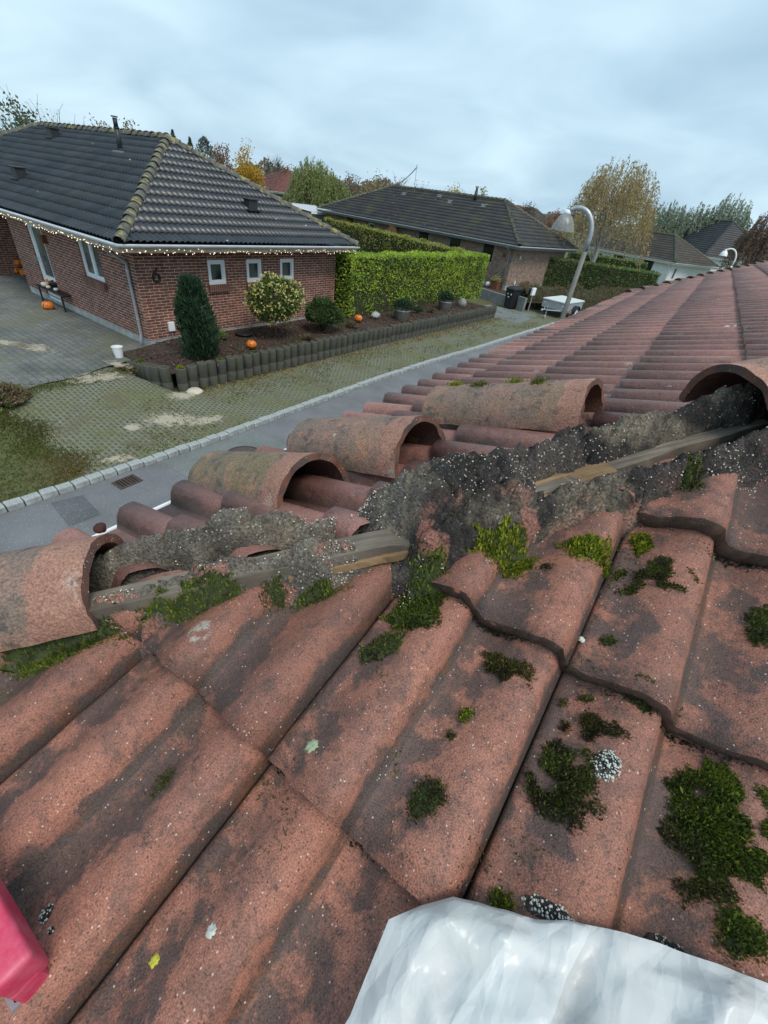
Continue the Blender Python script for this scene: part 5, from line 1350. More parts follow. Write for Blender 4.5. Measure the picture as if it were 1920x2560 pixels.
T_ = [('pine_tree', 'green pine at the far left above the black roof', 'pine', -33.3, 13.6, 5.6, 1.2, 'round', 'pinel', 2600, .2),
 ('bare_shrub', 'bare arching branches rising over the left end of the black ridge', 'bare tree', -24.6, 11.9, 5.6, 1.4, 'bare', 'olivel', 260, .09),
 ('tree', 'brownish small tree just left of the black flue pipe', 'tree', -35.2, 19.0, 5.75, 1.0, 'loose', 'pinkl', 1500, .17),
 ('tree', 'pale olive tree just right of the black flue pipe', 'tree', -36.1, 21.4, 6.0, 1.0, 'round', 'olivel', 1700, .17),
 ('bare_tree', 'thin bare tree above the middle of the black ridge', 'bare tree', -35.5, 22.6, 5.7, .8, 'bare', 'redl', 160, .1),
 ('pine_tree', 'small dark pine behind the top of the yellow lichened hip', 'pine', -37.2, 25.3, 6.0, .9, 'cone', 'cypl', 1500, .2),
 ('pine_tree', 'dark pine right of the roof peak', 'pine', -37.5, 26.9, 5.8, .8, 'cone', 'cypl', 1500, .2),
 ('cypress', 'broad grey green cypress beyond the black hip', 'cypress', -33.9, 25.5, 5.7, .85, 'column', 'cypl', 2200, .2),
 ('tree', 'reddish autumn tree left of the golden one', 'tree', -37.9, 30.2, 5.9, 1.1, 'loose', 'redl', 1900, .17),
 ('tree', 'bright golden yellow tree behind the black roof', 'tree', -29.1, 25.2, 5.45, 1.05, 'oval', 'goldl', 4200, .15),
 ('bare_tree', 'large bare tree behind the dull red roof', 'bare tree', -50.6, 48.4, 6.6, 1.6, 'bare', 'olivel', 200, .12),
 ('cypress', 'slim dark columnar cypress, left one of a pair', 'cypress', -49.8, 46.3, 5.5, .42, 'column', 'cypl', 900, .2),
 ('cypress', 'slim dark columnar cypress, right one of a pair', 'cypress', -49.0, 47.2, 5.65, .45, 'column', 'cypl', 900, .2),
 ('tree', 'rusty brown tree behind the dull red roof', 'tree', -46.2, 45.9, 5.4, 1.1, 'round', 'redl', 1500, .18),
 ('willow_tree', 'large pale green willow between the red roof and the brown bungalow', 'willow', -35.3, 38.6, 5.9, 2.3, 'weep', 'willowl', 9000, .22),
 ('willow_tree', 'lower grey green willow joined to the right of the large one', 'willow', -32.4, 38.0, 5.0, 1.7, 'weep', 'willowl', 5000, .22),
 ('tree', 'russet half bare tree right of the willow', 'tree', -34.0, 43.0, 5.4, 1.4, 'loose', 'pinkl', 1900, .18),
 ('tree', 'olive leafy tree above the left end of the mossy roof', 'tree', -28.7, 39.0, 5.4, 1.7, 'loose', 'olivel', 3200, .17),
 ('bare_tree', 'nearly bare tree above the middle of the mossy roof', 'bare tree', -27.6, 41.4, 5.9, 1.3, 'bare', 'olivel', 520, .12),
 ('tree', 'low bushy tree beside the flagpole', 'tree', -24.8, 41.0, 5.0, 1.5, 'low', 'olivel', 1700, .17),
 ('tree', 'golden tree peeping over the mossy ridge', 'tree', -27.6, 53.5, 5.7, 1.3, 'round', 'goldl', 1300, .2),
 ('tree', 'green tree peeping over the mossy ridge right of the flue', 'tree', -24.9, 54.8, 5.8, 1.2, 'loose', 'willowl', 1300, .2),
 ('tree', 'low green tree at the right end of the mossy ridge', 'tree', -22.2, 55.7, 5.3, 1.2, 'round', 'olivel', 1100, .2),
 ('tree', 'brown tree just left of the street lamp, far behind', 'tree', -24.9, 70.9, 5.8, 1.3, 'round', 'brownl', 1300, .22),
 ('tree', 'orange autumn tree just left of the birch, far behind', 'tree', -22.4, 76.4, 5.5, 1.6, 'loose', 'redl', 1500, .22),
 ('tree', 'olive orange tree between the birch and the grey willows', 'tree', -7.9, 60, 5.9, 1.5, 'loose', 'olivel', 1700, .2),
 ('willow_tree', 'wind blown grey green willow, leftmost of the row on the right', 'willow', -8.4, 80, 8.0, 2.9, 'weep', 'grwill', 9000, .26),
 ('willow_tree', 'wind blown grey green willow in the middle of the row on the right', 'willow', -4.9, 80, 8.1, 2.5, 'weep', 'grwill', 8000, .26),
 ('willow_tree', 'tallest wind blown grey green willow on the right', 'willow', -1.6, 80, 9.4, 2.7, 'weep', 'grwill', 9500, .26),
 ('tree', 'reddish brown leafy tree at the right edge beside the far white lamp', 'tree', 2.1, 54, 6.9, 1.8, 'weep', 'brownl', 6200, .2)]
for i, (nm, lb, ct, x, y, tp, hw, kd, mt, n, lf) in enumerate(T_):
    tree(nm, lb, ct, x, y, tp + (.45 if kd in ('round', 'loose', 'oval', 'low', 'weep') else .15), hw * (1.3 if kd not in ('bare', 'column', 'cone') else 1.0 if kd == 'bare' else 1.6), kd, M[mt], int(n * 1.5) if kd != 'bare' else n, 100 + i, lf, group=None, bottom=(.7 if kd in ('weep', 'low', 'round', 'loose', 'oval') else .6))
o = None
# a low belt of distant woodland: reads as one mass
rng = np.random.default_rng(77); P = []
for i in range(60000):
    a = R(rng.uniform(-72, 14)); lf_ = a < R(-24); d = rng.uniform(72, 92) if lf_ else rng.uniform(105, 135); h = (5.4 if lf_ else 5.6) + 1.5 * nz3((a * 14, 0, 0), 1) + 1.0 * nz3((a * 60, 1, 0), 1)
    P.append((d * math.sin(a), d * math.cos(a), max(.2, h * rng.uniform(0, 1) ** .7)))
o = card_mesh('distant_woods', np.array(P), .42, .26, M['woodl'], rng=rng, clump=clumpval(np.array(P), .12)); tag(o, 'far belt of mixed autumn woodland along the horizon', 'woods', kind='stuff')
# grass blades near the kerb and bed: uncountable
rng = np.random.default_rng(78); P = []
for i in range(17000):
    y = rng.uniform(.2, 24); x = rng.uniform(-9.0, kerbx(y) - .18)
    if mnoise.noise(Vector((x * 1.1, y * .8, 4))) + .5 * mnoise.noise(Vector((x * 4, y * 4, 1))) < (.08 if y > 2.2 else -.5): continue
    P.append((x, y, .02 + (zdrive(x, y) if y < 5 else 0)))
for i in range(5200):
    x = rng.uniform(-9.9, -6.7); y = 2.15 + rng.normal() * .16 + .12 * math.sin(x * 5)
    P.append((x, y, .02 + zdrive(x, y)))
for i in range(5200):
    x = rng.uniform(-9.9, -6.7); y = rng.uniform(-.5, 2.1); P.append((x, y, .02 + zdrive(x, y)))
for i in range(1800):
    y = rng.uniform(2.2, 5.0); x = -9.85 + rng.normal() * .12; P.append((x, y, .03 + zdrive(x, y)))
P = np.array(P); o = card_mesh('grass_tufts', P, .055, .016, leafy('grass_blades', (.06, .085, .02), (.17, .18, .055), (.12, .10, .04), .8, .25), axis=np.tile([0, 0, 1.0], (len(P), 1)), rng=rng, spread=.6, clump=clumpval(P, .7))
tag(o, 'short mossy grass growing through the paved verge', 'grass', kind='stuff')
rng = np.random.default_rng(81); P = []
for i in range(7000):
    y = rng.uniform(5.3, 21.2); x = rng.uniform(-10.75, -8.65 + (y - 5) * .05)
    P.append((x, y, .405 + (-.10 if (x < -10 and y < 6.0) else 0) + .05 * nz3((x, y, 0), .9) + .012 * rng.uniform()))
P = np.array(P); o = card_mesh('bark_mulch', P, .07, .028, leafy('bark_mulch', (.035, .022, .016), (.14, .085, .055), (.06, .05, .03), .9, .05), axis=np.tile([1.0, .3, .1], (len(P), 1)), rng=rng, spread=1.2, clump=clumpval(P, .9))
tag(o, 'dark bark mulch and twigs covering the raised bed', 'mulch', kind='stuff')
# fallen leaves along the foot of the palisade
P = []
for i in range(450):
    P.append((rng.uniform(-10.7, -8.4), rng.uniform(5.4, 20.5), .455))
for i in range(1500):
    y = rng.uniform(5, 21.5); P.append((-8.52 + (y - 5) * .051 + abs(rng.normal(0, .22)), y, .014 + .006 * rng.uniform()))
for i in range(500):
    a = rng.uniform(0, 1); P.append((-8.0 + 3.0 * a + rng.normal() * .15, 25.0 + 6.6 * a + rng.normal() * .3, .02))
o = card_mesh('fallen_leaves', np.array(P), .055, .035, leafy('fallen_leaf', (.16, .085, .03), (.28, .19, .08), None, .8, .1), axis=np.tile([1.0, 0, 0], (len(P), 1)), rng=rng, spread=1.0); tag(o, 'brown fallen leaves along the foot of the palisade', 'leaves', kind='stuff')

# ================================================================== MOSS, LICHEN AND LITTER ON THE RED ROOF
nF = Vector((0, -sT, cT)); nS = Vector((-sT, 0, cT))
def f_top(x, y):
    """upper surface of the near slope (or of the mortar lying on it) at x, y"""
    return max(tile_top(x, y), zroof(x, y) + .012 + mort_h((x + y) / r2, (x - y + .82) / r2)) if -.86 < x - y < -.62 else tile_top(x, y)
def tile_top(x, y):
    yl = (y + .146) / .333; fv = yl - math.floor(yl)
    return zF(x, y) + (AMP * prof((x + .232) / .15) + .042 * (1 - fv * .87)) * cT
def s_top(x, y):
    for a, b in zip(sx[:-1], sx[1:]):
        if a <= x < b: break
    return zS(x, y) + .050 * prof_roll((-y + .0535) / .15) + .02 * (1 - (x - a) / (b - a))
def moss(label, c, rx, ry, rot, mat, n, tuft, hmax, surf='F', seed=1, dens=1.0, patchy=.0, name='moss_clump'):
    """cushion of short upright shoots"""
    x0, y0 = c; top = f_top if surf == 'F' else s_top; nn = nF if surf == 'F' else nS
    rng = np.random.default_rng(seed); P = []; A = []; K = []; mb = MB(); c_, s_ = math.cos(rot), math.sin(rot)
    def out(a): return 1 + .45 * nz3((math.cos(a) * 1.6, math.sin(a) * 1.6, seed * 3.3), 1) + .30 * nz3((math.cos(a) * 4, math.sin(a) * 4, seed), 1) + .14 * nz3((math.cos(a) * 11, math.sin(a) * 11, seed), 1)
    tries = 0
    n = int(n * (2.6 if patchy else 1.7)); tuft *= .8
    while len(P) < n and tries < n * 6:
        tries += 1
        a = rng.uniform(0, 2 * PI); r = math.sqrt(rng.uniform()); o_ = out(a) * r; dx, dy_ = rx * o_ * math.cos(a), ry * o_ * math.sin(a)
        x, y = x0 + dx * c_ - dy_ * s_, y0 + dx * s_ + dy_ * c_
        cl = nz3((x * 40, y * 40, seed), 1)
        if patchy and nz3((x * 34, y * 34, seed + 5), 1) < patchy * 1.6 - .55 + .30 * r: continue
        h = hmax * (1 - r ** 2.6) * (.65 + .5 * cl)
        z = top(x, y); q = Vector((x, y, z)) + nn * max(.001, h * rng.uniform(.35, 1.0)); P.append(tuple(q + Vector((rng.normal(), rng.normal(), 0)) * .0022)); A.append(tuple(nn + Vector((0, 0, .5)) + Vector((dx, dy_, 0)).normalized() * .55 * r)); K.append(min(1, max(0, .5 + .6 * cl + .15 * rng.normal())))
    if not patchy:
        V = []; NR, NA = 6, 26
        for i in range(NR + 1):
            for j in range(NA):
                r = i / NR * .97; a = 2 * PI * j / NA; o_ = out(a) * r; dx, dy_ = rx * o_ * math.cos(a), ry * o_ * math.sin(a); x, y = x0 + dx * c_ - dy_ * s_, y0 + dx * s_ + dy_ * c_
                h = hmax * .62 * max(0, 1 - r ** 2.6) * (.7 + .5 * nz3((x * 40, y * 40, seed), 1)) - (.004 if i == NR else 0)
                V.append(Vector((x, y, top(x, y))) + nn * h)
        mb.add(V, [(i * NA + j, i * NA + (j + 1) % NA, (i + 1) * NA + (j + 1) % NA, (i + 1) * NA + j)[::-1] for i in range(NR) for j in range(NA)])
    t = thing(name, label, 'moss', (x0, y0, top(x0, y0)))
    card_mesh('shoots', np.array(P), tuft, tuft * .36, mat, t, axis=np.array(A), clump=np.array(K), rng=rng, spread=.42)
    if mb.v: build(mb, 'cushion', M['moss_base'], t, smooth=True)
    return t
M['moss_base'] = plain('moss_base', (.042, .054, .018), .95, .4, 60)
MB_, MM, MD, MO = M['moss_bright'], M['moss_mid'], M['moss_dark'], M['moss_olive']
moss('big bright yellow green moss tuft hanging from the central mortar lump', (-.096, .612), .070, .028, .62, MB_, 1500, .014, .016, seed=1)
moss('bright yellow green moss tuft right of the big hanging one', (.020, .700), .046, .034, .3, MB_, 750, .016, .022, seed=2)
moss('small bright moss tuft above a dark trailing patch on the right tile', (.098, .805), .016, .026, .2, MB_, 260, .015, .016, seed=3)
moss('dark feathery moss cushion below the mortar lump', (-.178, .478), .044, .050, .2, MM, 1300, .013, .018, seed=4)
moss('dark moss patch in the step under the rightmost mortar', (.138, .925), .040, .024, -.5, MD, 550, .013, .012, seed=5)
moss('dark crusty moss trailing down the right hand tile', (.135, .722), .055, .050, .4, MD, 700, .011, .009, seed=6, patchy=.25)
moss('long dark moss cushion beside the tile joint under the feathery patch', (-.188, .387), .024, .034, -.4, MD, 420, .010, .010, seed=7)
moss('dark moss wedge at the left end of the moss fringe under the mortar', (-.392, .340), .028, .013, .785, MD, 420, .010, .009, seed=8)
moss('flat green moss fringe under the mortar left of the tile joint', (-.318, .396), .064, .013, .785, MM, 800, .011, .012, seed=9)
moss('vivid green moss fringe below the pinkish mortar edge', (-.490, .252), .088, .014, .785, MM, 900, .012, .012, seed=10)
moss('long dark green moss fringe under the fixed hip tile at lower left', (-.622, .098), .135, .020, .785, MM, 1300, .012, .013, seed=11)
moss('small triangular dark moss patch on the left tile', (-.327, .076), .016, .020, .3, MD, 420, .008, .006, seed=12)
moss('oval dark moss patch on the middle tile', (-.018, .250), .020, .030, -.3, MD, 700, .008, .007, seed=13)
moss('large dark green moss patch beside the white granules on the right tile', (.118, .368), .040, .050, .5, MD, 1500, .009, .012, seed=14, patchy=.10)
moss('olive brown moss crust near the top of the middle right tile', (-.006, .455), .044, .022, -.3, MO, 700, .009, .009, seed=15, patchy=.15)
moss('large green moss bank in the trough at the right picture edge', (.292, .440), .044, .065, .3, MM, 2200, .011, .018, seed=16, patchy=.10)
moss('bright green moss cushion at the lower right above the plastic bag', (.312, .330), .026, .026, .2, MM, 800, .010, .015, seed=17)
moss('dark moss running down the trough towards the plastic bag', (.276, .372), .028, .055, .25, MD, 1100, .009, .010, seed=18, patchy=.14)
moss('dark moss at the right picture edge above the step', (.285, .715), .018, .045, .1, MD, 500, .011, .012, seed=19)
moss('tiny bright moss tuft on a pale lichen disc', (-.028, .369), .009, .011, 0, MB_, 130, .009, .009, seed=20)
moss('tiny dark moss dot below the bright tuft', (-.031, .334), .006, .006, 0, MD, 70, .007, .005, seed=21)
moss('small yellowish moss tuft at the upper edge of the plastic bag', (.102, .222), .013, .011, 0, MB_, 170, .010, .009, seed=22)
moss('crumbly dark moss below the thick tile step', (.122, .462), .032, .040, .4, MO, 600, .009, .007, seed=23, patchy=.25)
moss('dark moss lodged on the thick tile step', (.163, .512), .022, .010, -.4, MD, 260, .010, .010, seed=24)
moss('small moss crumbs on the tile right of the tuft by the mortar', (-.035, .640), .045, .030, .5, MD, 300, .009, .007, seed=25, patchy=.35)
moss('small round dark moss dot near the middle right tile edge', (.105, .575), .012, .010, 0, MD, 130, .008, .006, seed=26)
moss('bright moss clump between the loose hip tiles on the street slope', (-.365, 1.060), .028, .034, .2, MB_, 600, .016, .018, surf='S', seed=27)
# moss tufts that sit on the farthest loose tile
for i, (lx, lab) in enumerate(((.07, 'first'), (.17, 'second'), (.28, 'third'), (.36, 'fourth'))):
    m3 = eul(-.072, -.325, -.02); rr = .108 + .012 * lx / .505; an = PI * (.52 - .06 * (i % 2)); pc = Vector((-.588, 1.307, 3.407)) + m3 @ Vector((lx, -math.cos(an) * rr, math.sin(an) * rr * .95))
    t = thing('moss_clump', '%s moss tuft from the left on top of the farthest loose hip tile' % lab, 'moss', tuple(pc)); rng = np.random.default_rng(50 + i); P = []; A = []
    for k in range(320):
        q = m3 @ Vector((rng.normal() * .013, rng.normal() * .010, abs(rng.normal()) * .006)); P.append(tuple(pc + q - Vector((0, 0, .003)))); A.append((q.x * 20, q.y * 20, 1))
    card_mesh('shoots', np.array(P), .009, .003, MB_ if i % 2 == 0 else MM, t, axis=np.array(A), rng=rng, spread=.5)
# crumbs of moss and bark: uncountable
rng = np.random.default_rng(60); P = []; A = []
while len(P) < 2600:
    x, y = rng.uniform(-.7, .6), rng.uniform(-.12, 1.0)
    if x - y < -.80 or nz3((x * 9, y * 9, 3), 1) + .5 * nz3((x * 30, y * 30, 3), 1) < .30: continue
    P.append((x, y, f_top(x, y) + .001)); A.append(tuple(nF))
o = card_mesh('moss_crumbs', np.array(P), .0055, .003, MO, axis=np.array(A), rng=rng, spread=1.2); tag(o, 'crumbs of moss and dirt scattered over the clay tiles', 'moss crumbs', kind='stuff')
# dirt lodged under the tile steps
P = []; A = []
for k in range(5200):
    y = -.146 + .333 * rng.integers(1, 4) - abs(rng.normal(0, .006)); x = rng.uniform(-.75, .7)
    if x - y < -.80 or nz3((x * 7, y * 2, 9), 1) < -.22: continue
    P.append((x, y, f_top(x, y) - .001 + .003 * rng.uniform())); A.append(tuple(nF))
o = card_mesh('step_dirt', np.array(P), .007, .004, leafy('step_dirt', (.018, .014, .010), (.06, .05, .028), None, .95, .05), axis=np.array(A), rng=rng, spread=1.2); tag(o, 'dark dirt and moss shreds caught under the tile steps', 'dirt', kind='stuff')

M['lichen_g'] = plain('green_lichen', (.34, .42, .27), .9, .2, 200)
M['lichen_w'] = plain('white_lichen', (.52, .55, .50), .9, .2, 200)
M['lichen_y'] = plain('yellow_lichen', (.50, .48, .06), .9, .2, 200)
def lichen(label, c, r, mat, seed, surf='F'):
    mb = MB(); rg = random.Random(seed); top = f_top if surf == 'F' else s_top; nn = nF if surf == 'F' else nS; NA, NR = 30, 3; V = []
    for i in range(NR + 1):
        for j in range(NA):
            a = 2 * PI * j / NA; o_ = r * (1 + .35 * nz3((math.cos(a) * 2, math.sin(a) * 2, seed), 1) + .35 * nz3((math.cos(a) * 7, math.sin(a) * 7, seed), 1)) * i / NR
            x, y = c[0] + o_ * math.cos(a), c[1] + o_ * math.sin(a); V.append(Vector((x, y, top(x, y))) + nn * ((.0022 + .0012 * nz3((x * 300, y * 300, 1), 1)) if i < NR else -.001))
    mb.add(V, [(i * NA + j, i * NA + (j + 1) % NA, (i + 1) * NA + (j + 1) % NA, (i + 1) * NA + j)[::-1] for i in range(NR) for j in range(NA)])
    return tag(build(mb, 'lichen_patch', mat, smooth=True), label, 'lichen')
lichen('small pale green lichen on the upper left tile', (-.350, .204), .0065, M['lichen_g'], 1)
lichen('pale green lichen disc left of the centre tile joint', (-.184, .215), .009, M['lichen_g'], 2)
lichen('long pale green lichen on the left tile above the ladder', (-.315, .016), .011, M['lichen_g'], 3)
lichen('whitish lichen flake near the bottom of the centre left tile', (-.154, .018), .0075, M['lichen_w'], 4)
lichen('tiny yellow lichen near the bottom edge', (-.193, -.034), .006, M['lichen_y'], 5)
lichen('white speckled lichen on the middle right tile', (.002, .331), .007, M['lichen_w'], 6)
lichen('white bird lime mark on the right tile under the mortar', (.070, .560), .005, M['lichen_w'], 7)
for i, (x, y, r, lb) in enumerate(((.02, 1.75, .03, 'white lichen blot on the street slope right above the long grey tile'), (-.30, 1.66, .045, 'broad white lichen blot on the street slope behind the long grey tile'), (.20, 3.25, .05, 'white lichen blot beside the dark mossy course'), (-.42, 3.75, .07, 'white lichen blot farther up the street slope'), (.33, 2.65, .05, 'white lichen blot at the right edge of the street slope'))):
    lichen(lb, (x, y), r, M['lichen_w'], 30 + i, 'S')
# white granules and mortar crumbs
def granules(label, c, rx, ry, n, r0, r1, seed, dark=False):
    rg = random.Random(seed); t = thing('mortar_crumb', label, 'mortar crumb', (c[0], c[1], f_top(*c)))
    V = []; mb = MB(); NA, NR = 22, 6
    for i in range(NR + 1):
        for j in range(NA):
            a = 2 * PI * j / NA; r = i / NR; o_ = r * (1 + .3 * nz3((math.cos(a) * 2, math.sin(a) * 2, seed), 1)); x, y = c[0] + rx * o_ * math.cos(a), c[1] + ry * o_ * math.sin(a)
            V.append(Vector((x, y, f_top(x, y))) + nF * ((.010 if dark else .005) * (1 - r ** 2) * (1 + .8 * nz3((x * 130, y * 130, 1), 1)) - (.002 if i == NR else 0)))
    mb.add(V, [(i * NA + j, i * NA + (j + 1) % NA, (i + 1) * NA + (j + 1) % NA, (i + 1) * NA + j)[::-1] for i in range(NR) for j in range(NA)]); build(mb, 'lump', M['mortar'], t, smooth=True)
    P = []
    for i in range(n):
        a, r = rg.uniform(0, 6.28), math.sqrt(rg.random()) * .95; x, y = c[0] + rx * r * math.cos(a), c[1] + ry * r * math.sin(a); P.append(Vector((x, y, f_top(x, y))) + nF * ((.010 if dark else .005) * (1 - r * r) + .001))
    o = grains('grains', M['lichen_w'], [p for p in P], r0, r1, seed); o.parent = t; o.location = -Vector(t.location); o['kind'] = 'stuff'
granules('cluster of white mortar granules on the right tile beside the dark moss', (.152, .408), .017, .022, 150, .0011, .0024, 1)
granules('dark mortar crumb with white grains at the edge of the plastic bag', (.146, .236), .030, .012, 130, .0010, .0022, 2, True)
granules('dark mortar crumb with pale grains beside the ladder end', (-.326, -.082), .013, .010, 46, .0009, .0018, 3, True)
granules('smaller pale mortar crumb right of the one beside the ladder', (-.300, -.082), .007, .005, 18, .0009, .0016, 4, True)
granules('scatter of white mortar grains on dark moss at lower right', (.262, .285), .024, .012, 50, .0008, .0016, 5, True)

# ---------------------------------------------------------------- plastic bag
def bag():
    rg = random.Random(8)
    back = [(-.02, -.26), (.0, -.05), (.012, .055), (.004, .128), (.026, .156), (.050, .180), (.072, .190), (.100, .202), (.128, .212), (.152, .228), (.176, .240), (.206, .254), (.240, .266), (.292, .284), (.345, .300), (.48, .33), (.62, .32), (.68, .18), (.66, -.26)]
    cx, cy = .30, -.02
    def zb(x, y): return zF(x, max(y, -.13)) + .092 - (max(0, -.13 - y) * .8)
    # dense outline
    ring = []
    for i in range(len(back)):
        a, b = Vector(back[i]), Vector(back[(i + 1) % len(back)]); k = max(1, round((b - a).length / .008))
        for j in range(k): ring.append(a.lerp(b, j / k))
    m = len(ring); NR = 76
    # straight creases between random points: each one is a ridge or a valley with flat flanks
    cre = []
    for i in range(60):
        p = Vector((rg.uniform(.0, .48), rg.uniform(-.12, .28))); an = rg.gauss(.9, .8) if i % 3 else rg.uniform(0, PI); ln = rg.uniform(.03, .20); d = Vector((math.cos(an), math.sin(an)))
        cre.append((p, d, ln, rg.uniform(.014, .050), rg.choice((1, 1, -1)) * rg.uniform(.005, .016)))
    def crumple(x, y):
        h = 0; P = Vector((x, y))
        for p, d, ln, w_, am in cre:
            q = P - p; u = q.dot(d); v = abs(q.x * d.y - q.y * d.x); wl = w_ * max(.05, 1 - abs(u) / ln)
            if abs(u) < ln and v < wl: h += am * (1 - abs(u) / ln) * (1 - v / wl)
        return h
    V = []
    for r in range(NR + 1):
        f = r / NR
        for i, q in enumerate(ring):
            X, Y = q.x + (cx - q.x) * f, q.y + (cy - q.y) * f; e = math.hypot(X - q.x, Y - q.y)
            h = .004 + .060 * min(1, e / .17) ** .8 + (crumple(X, Y) + .018 * mnoise.noise(Vector((X * 5.5, Y * 5.5, 5)))) * min(1, e / .02) + .0025 * mnoise.noise(Vector((X * 40, Y * 40, 2)))
            if e < .004: h += .003 * mnoise.noise(Vector((i * .3, 0, 0)))
            V.append((X, Y, zb(X, Y) + h))
    F = [(r * m + i, r * m + (i + 1) % m, (r + 1) * m + (i + 1) % m, (r + 1) * m + i)[::-1] for r in range(NR) for i in range(m)]
    b0 = len(V)
    for i, q in enumerate(ring): V.append((q.x + (cx - q.x) * .05, q.y + (cy - q.y) * .05, zb(q.x, q.y) - .028))
    F += [(i, (i + 1) % m, b0 + (i + 1) % m, b0 + i) for i in range(m)]
    c0 = len(V); V.append((cx, cy, zb(cx, cy) - .02)); F += [(b0 + i, b0 + (i + 1) % m, c0) for i in range(m)]
    mb = MB(); mb.add(V, F)
    t = NT('white_film'); n1 = t.noise(4.5, 4, .6)
    col = t.mix(t.ramp(n1, .35, .65), (.87, .89, .89), (.74, .78, .78))
    # paler where the film lies double
    sw = t.n('ShaderNodeTexWave', wave_type='BANDS', bands_direction='X'); t.l(t.mapping(t.obj, rot=(0, 0, .25)), sw.inputs['Vector']); sw.inputs['Scale'].default_value = 1.9; sw.inputs['Distortion'].default_value = 1.2; sw.inputs['Detail'].default_value = 1
    lap = t.ramp(sw.outputs['Fac'], .74, .755)                       # strips where the film lies double
    col = t.mix(t.math('MULTIPLY', lap, .5), col, (.86, .88, .88))
    b = None
    for sc_, ds, st_ in ((8, .020, .55), (19, .010, .5), (45, .004, .4)):     # crinkles: facets that meet in sharp creases
        k_ = t.n('ShaderNodeTexVoronoi', distance='MANHATTAN'); t.l(t.mapping(t.obj, rot=(.3, .2, .7 * sc_), scale=(1, .55, 1)), k_.inputs['Vector']); k_.inputs['Scale'].default_value = sc_
        b = t.bump(k_.outputs['Distance'], st_, ds, b)
    t.fin(col, .30, b, 0, .5)
    tr = t.n('ShaderNodeBsdfTranslucent'); t.put(tr.inputs[0], (.7, .74, .74)); ms_ = t.n('ShaderNodeMixShader'); ms_.inputs[0].default_value = .25
    t.l(t.b.outputs[0], ms_.inputs[1]); t.l(tr.outputs[0], ms_.inputs[2]); tp = t.n('ShaderNodeBsdfTransparent'); m2 = t.n('ShaderNodeMixShader'); t.l(t.ramp(lap, 0, 1, .16, .02), m2.inputs[0]); t.l(ms_.outputs[0], m2.inputs[1]); t.l(tp.outputs[0], m2.inputs[2]); t.l(m2.outputs[0], t.out.inputs[0])
    o = build(mb, 'plastic_bag', t.m, smooth=True); smooth_by_angle(o, 70)
    tag(o, 'crumpled white translucent plastic bag lying over the roof edge at lower right', 'plastic bag')
bag()

# ---------------------------------------------------------------- ladder
LD = Vector((0, math.sin(R(14)), math.cos(R(14))))
t = thing('ladder', 'aluminium ladder leaning on the eaves, its pink red plastic end cap at lower left', 'ladder', (-.12, -.90, 0))
M['pink'] = (lambda t_: t_.fin(t_.mix(t_.ramp(t_.noise(26, 5, .65), .35, .7), (.58, .030, .095), (.62, .12, .18)), .5, t_.bump(t_.noise(120, 4), .35, .002)))(NT('pink_red_plastic'))
def stile(cx):
    """C-shaped rail (open towards the roof) with its plastic end cap; cx = outer right edge"""
    top = Vector((cx - .05, -.118, 3.300)); bot = top - LD * (top.z / LD.z); mid = (top + bot) / 2; L = (top - bot).length
    m3 = Matrix((Vector((1, 0, 0)), LD.cross(Vector((1, 0, 0))), LD)).transposed()
    mb = MB()
    for c_, d_ in (((0, -.014, 0), (.10, .004, L)), ((.048, .002, 0), (.004, .028, L)), ((-.048, .002, 0), (.004, .028, L))): mb.box(mid + m3 @ Vector(c_), d_, m3)
    build(mb, 'stile', M['alu'], t)
    mb = MB(); mb.box((cx - .098, -.110, 3.346), (.20, .034, .056)); o = build(mb, 'end_cap', M['pink'], t); bevel(o, .007, 3); smooth_by_angle(o, 50)
    mb = MB(); mb.box((cx - .014, -.113, 3.296), (.034, .026, .075)); o2 = build(mb, 'cap_lug', M['pink'], o); bevel(o2, .004, 2)
    mb = MB(); mb.tube([(cx - .06, -.108, 3.3735), (cx - .06, -.108, 3.3752)], .005, 12); build(mb, 'rivet', M['black_metal'], o)
stile(-.266); stile(.135)
mb = MB()
for i in range(11):
    p = Vector((-.296, -.112, 3.20)) - LD * (.28 * i); q = Vector((.105, -.112, 3.20)) - LD * (.28 * i)
    if p.z > .1: build(MB().tube([p, q], .016, 10), 'rung', M['alu'], t, smooth=True)

# ================================================================== GARDEN AND STREET OBJECTS
# palisade of hollow concrete posts round the planting bed
lm = []
for k in range(4):
    mb = MB(); h = .60
    mb.lathe([(.112, 0), (.115, .22), (.107, .235), (.107, .245), (.115, .26), (.117, .50), (.108, .555), (.082, .565), (.070, .552), (.064, .46), (.0, .455)], (0, 0, 0), 14, cap=False)
    for v_i, v in enumerate(mb.v):
        n_ = .006 * nz3((v[0] * 9 + k * 5, v[1] * 9, v[2] * 6), 1); mb.v[v_i] = (v[0] * (1 + n_ * 6), v[1] * (1 + n_ * 6), v[2] + n_ * .5)
    o = build(mb, 'palisade_post', M['log_concrete']); smooth_by_angle(o, 40); lm.append(o)
spots = [(-8.66 + i * .0128, 5.30 + i * .252, rg.uniform(-.02, .02), 1) for i in range(64)]
spots += [(-8.86, 5.07, -.0, 1)] + [(-9.10 - i * .235, 4.98 + .02 * i, -.035 - .045 * i, 2) for i in range(7)]
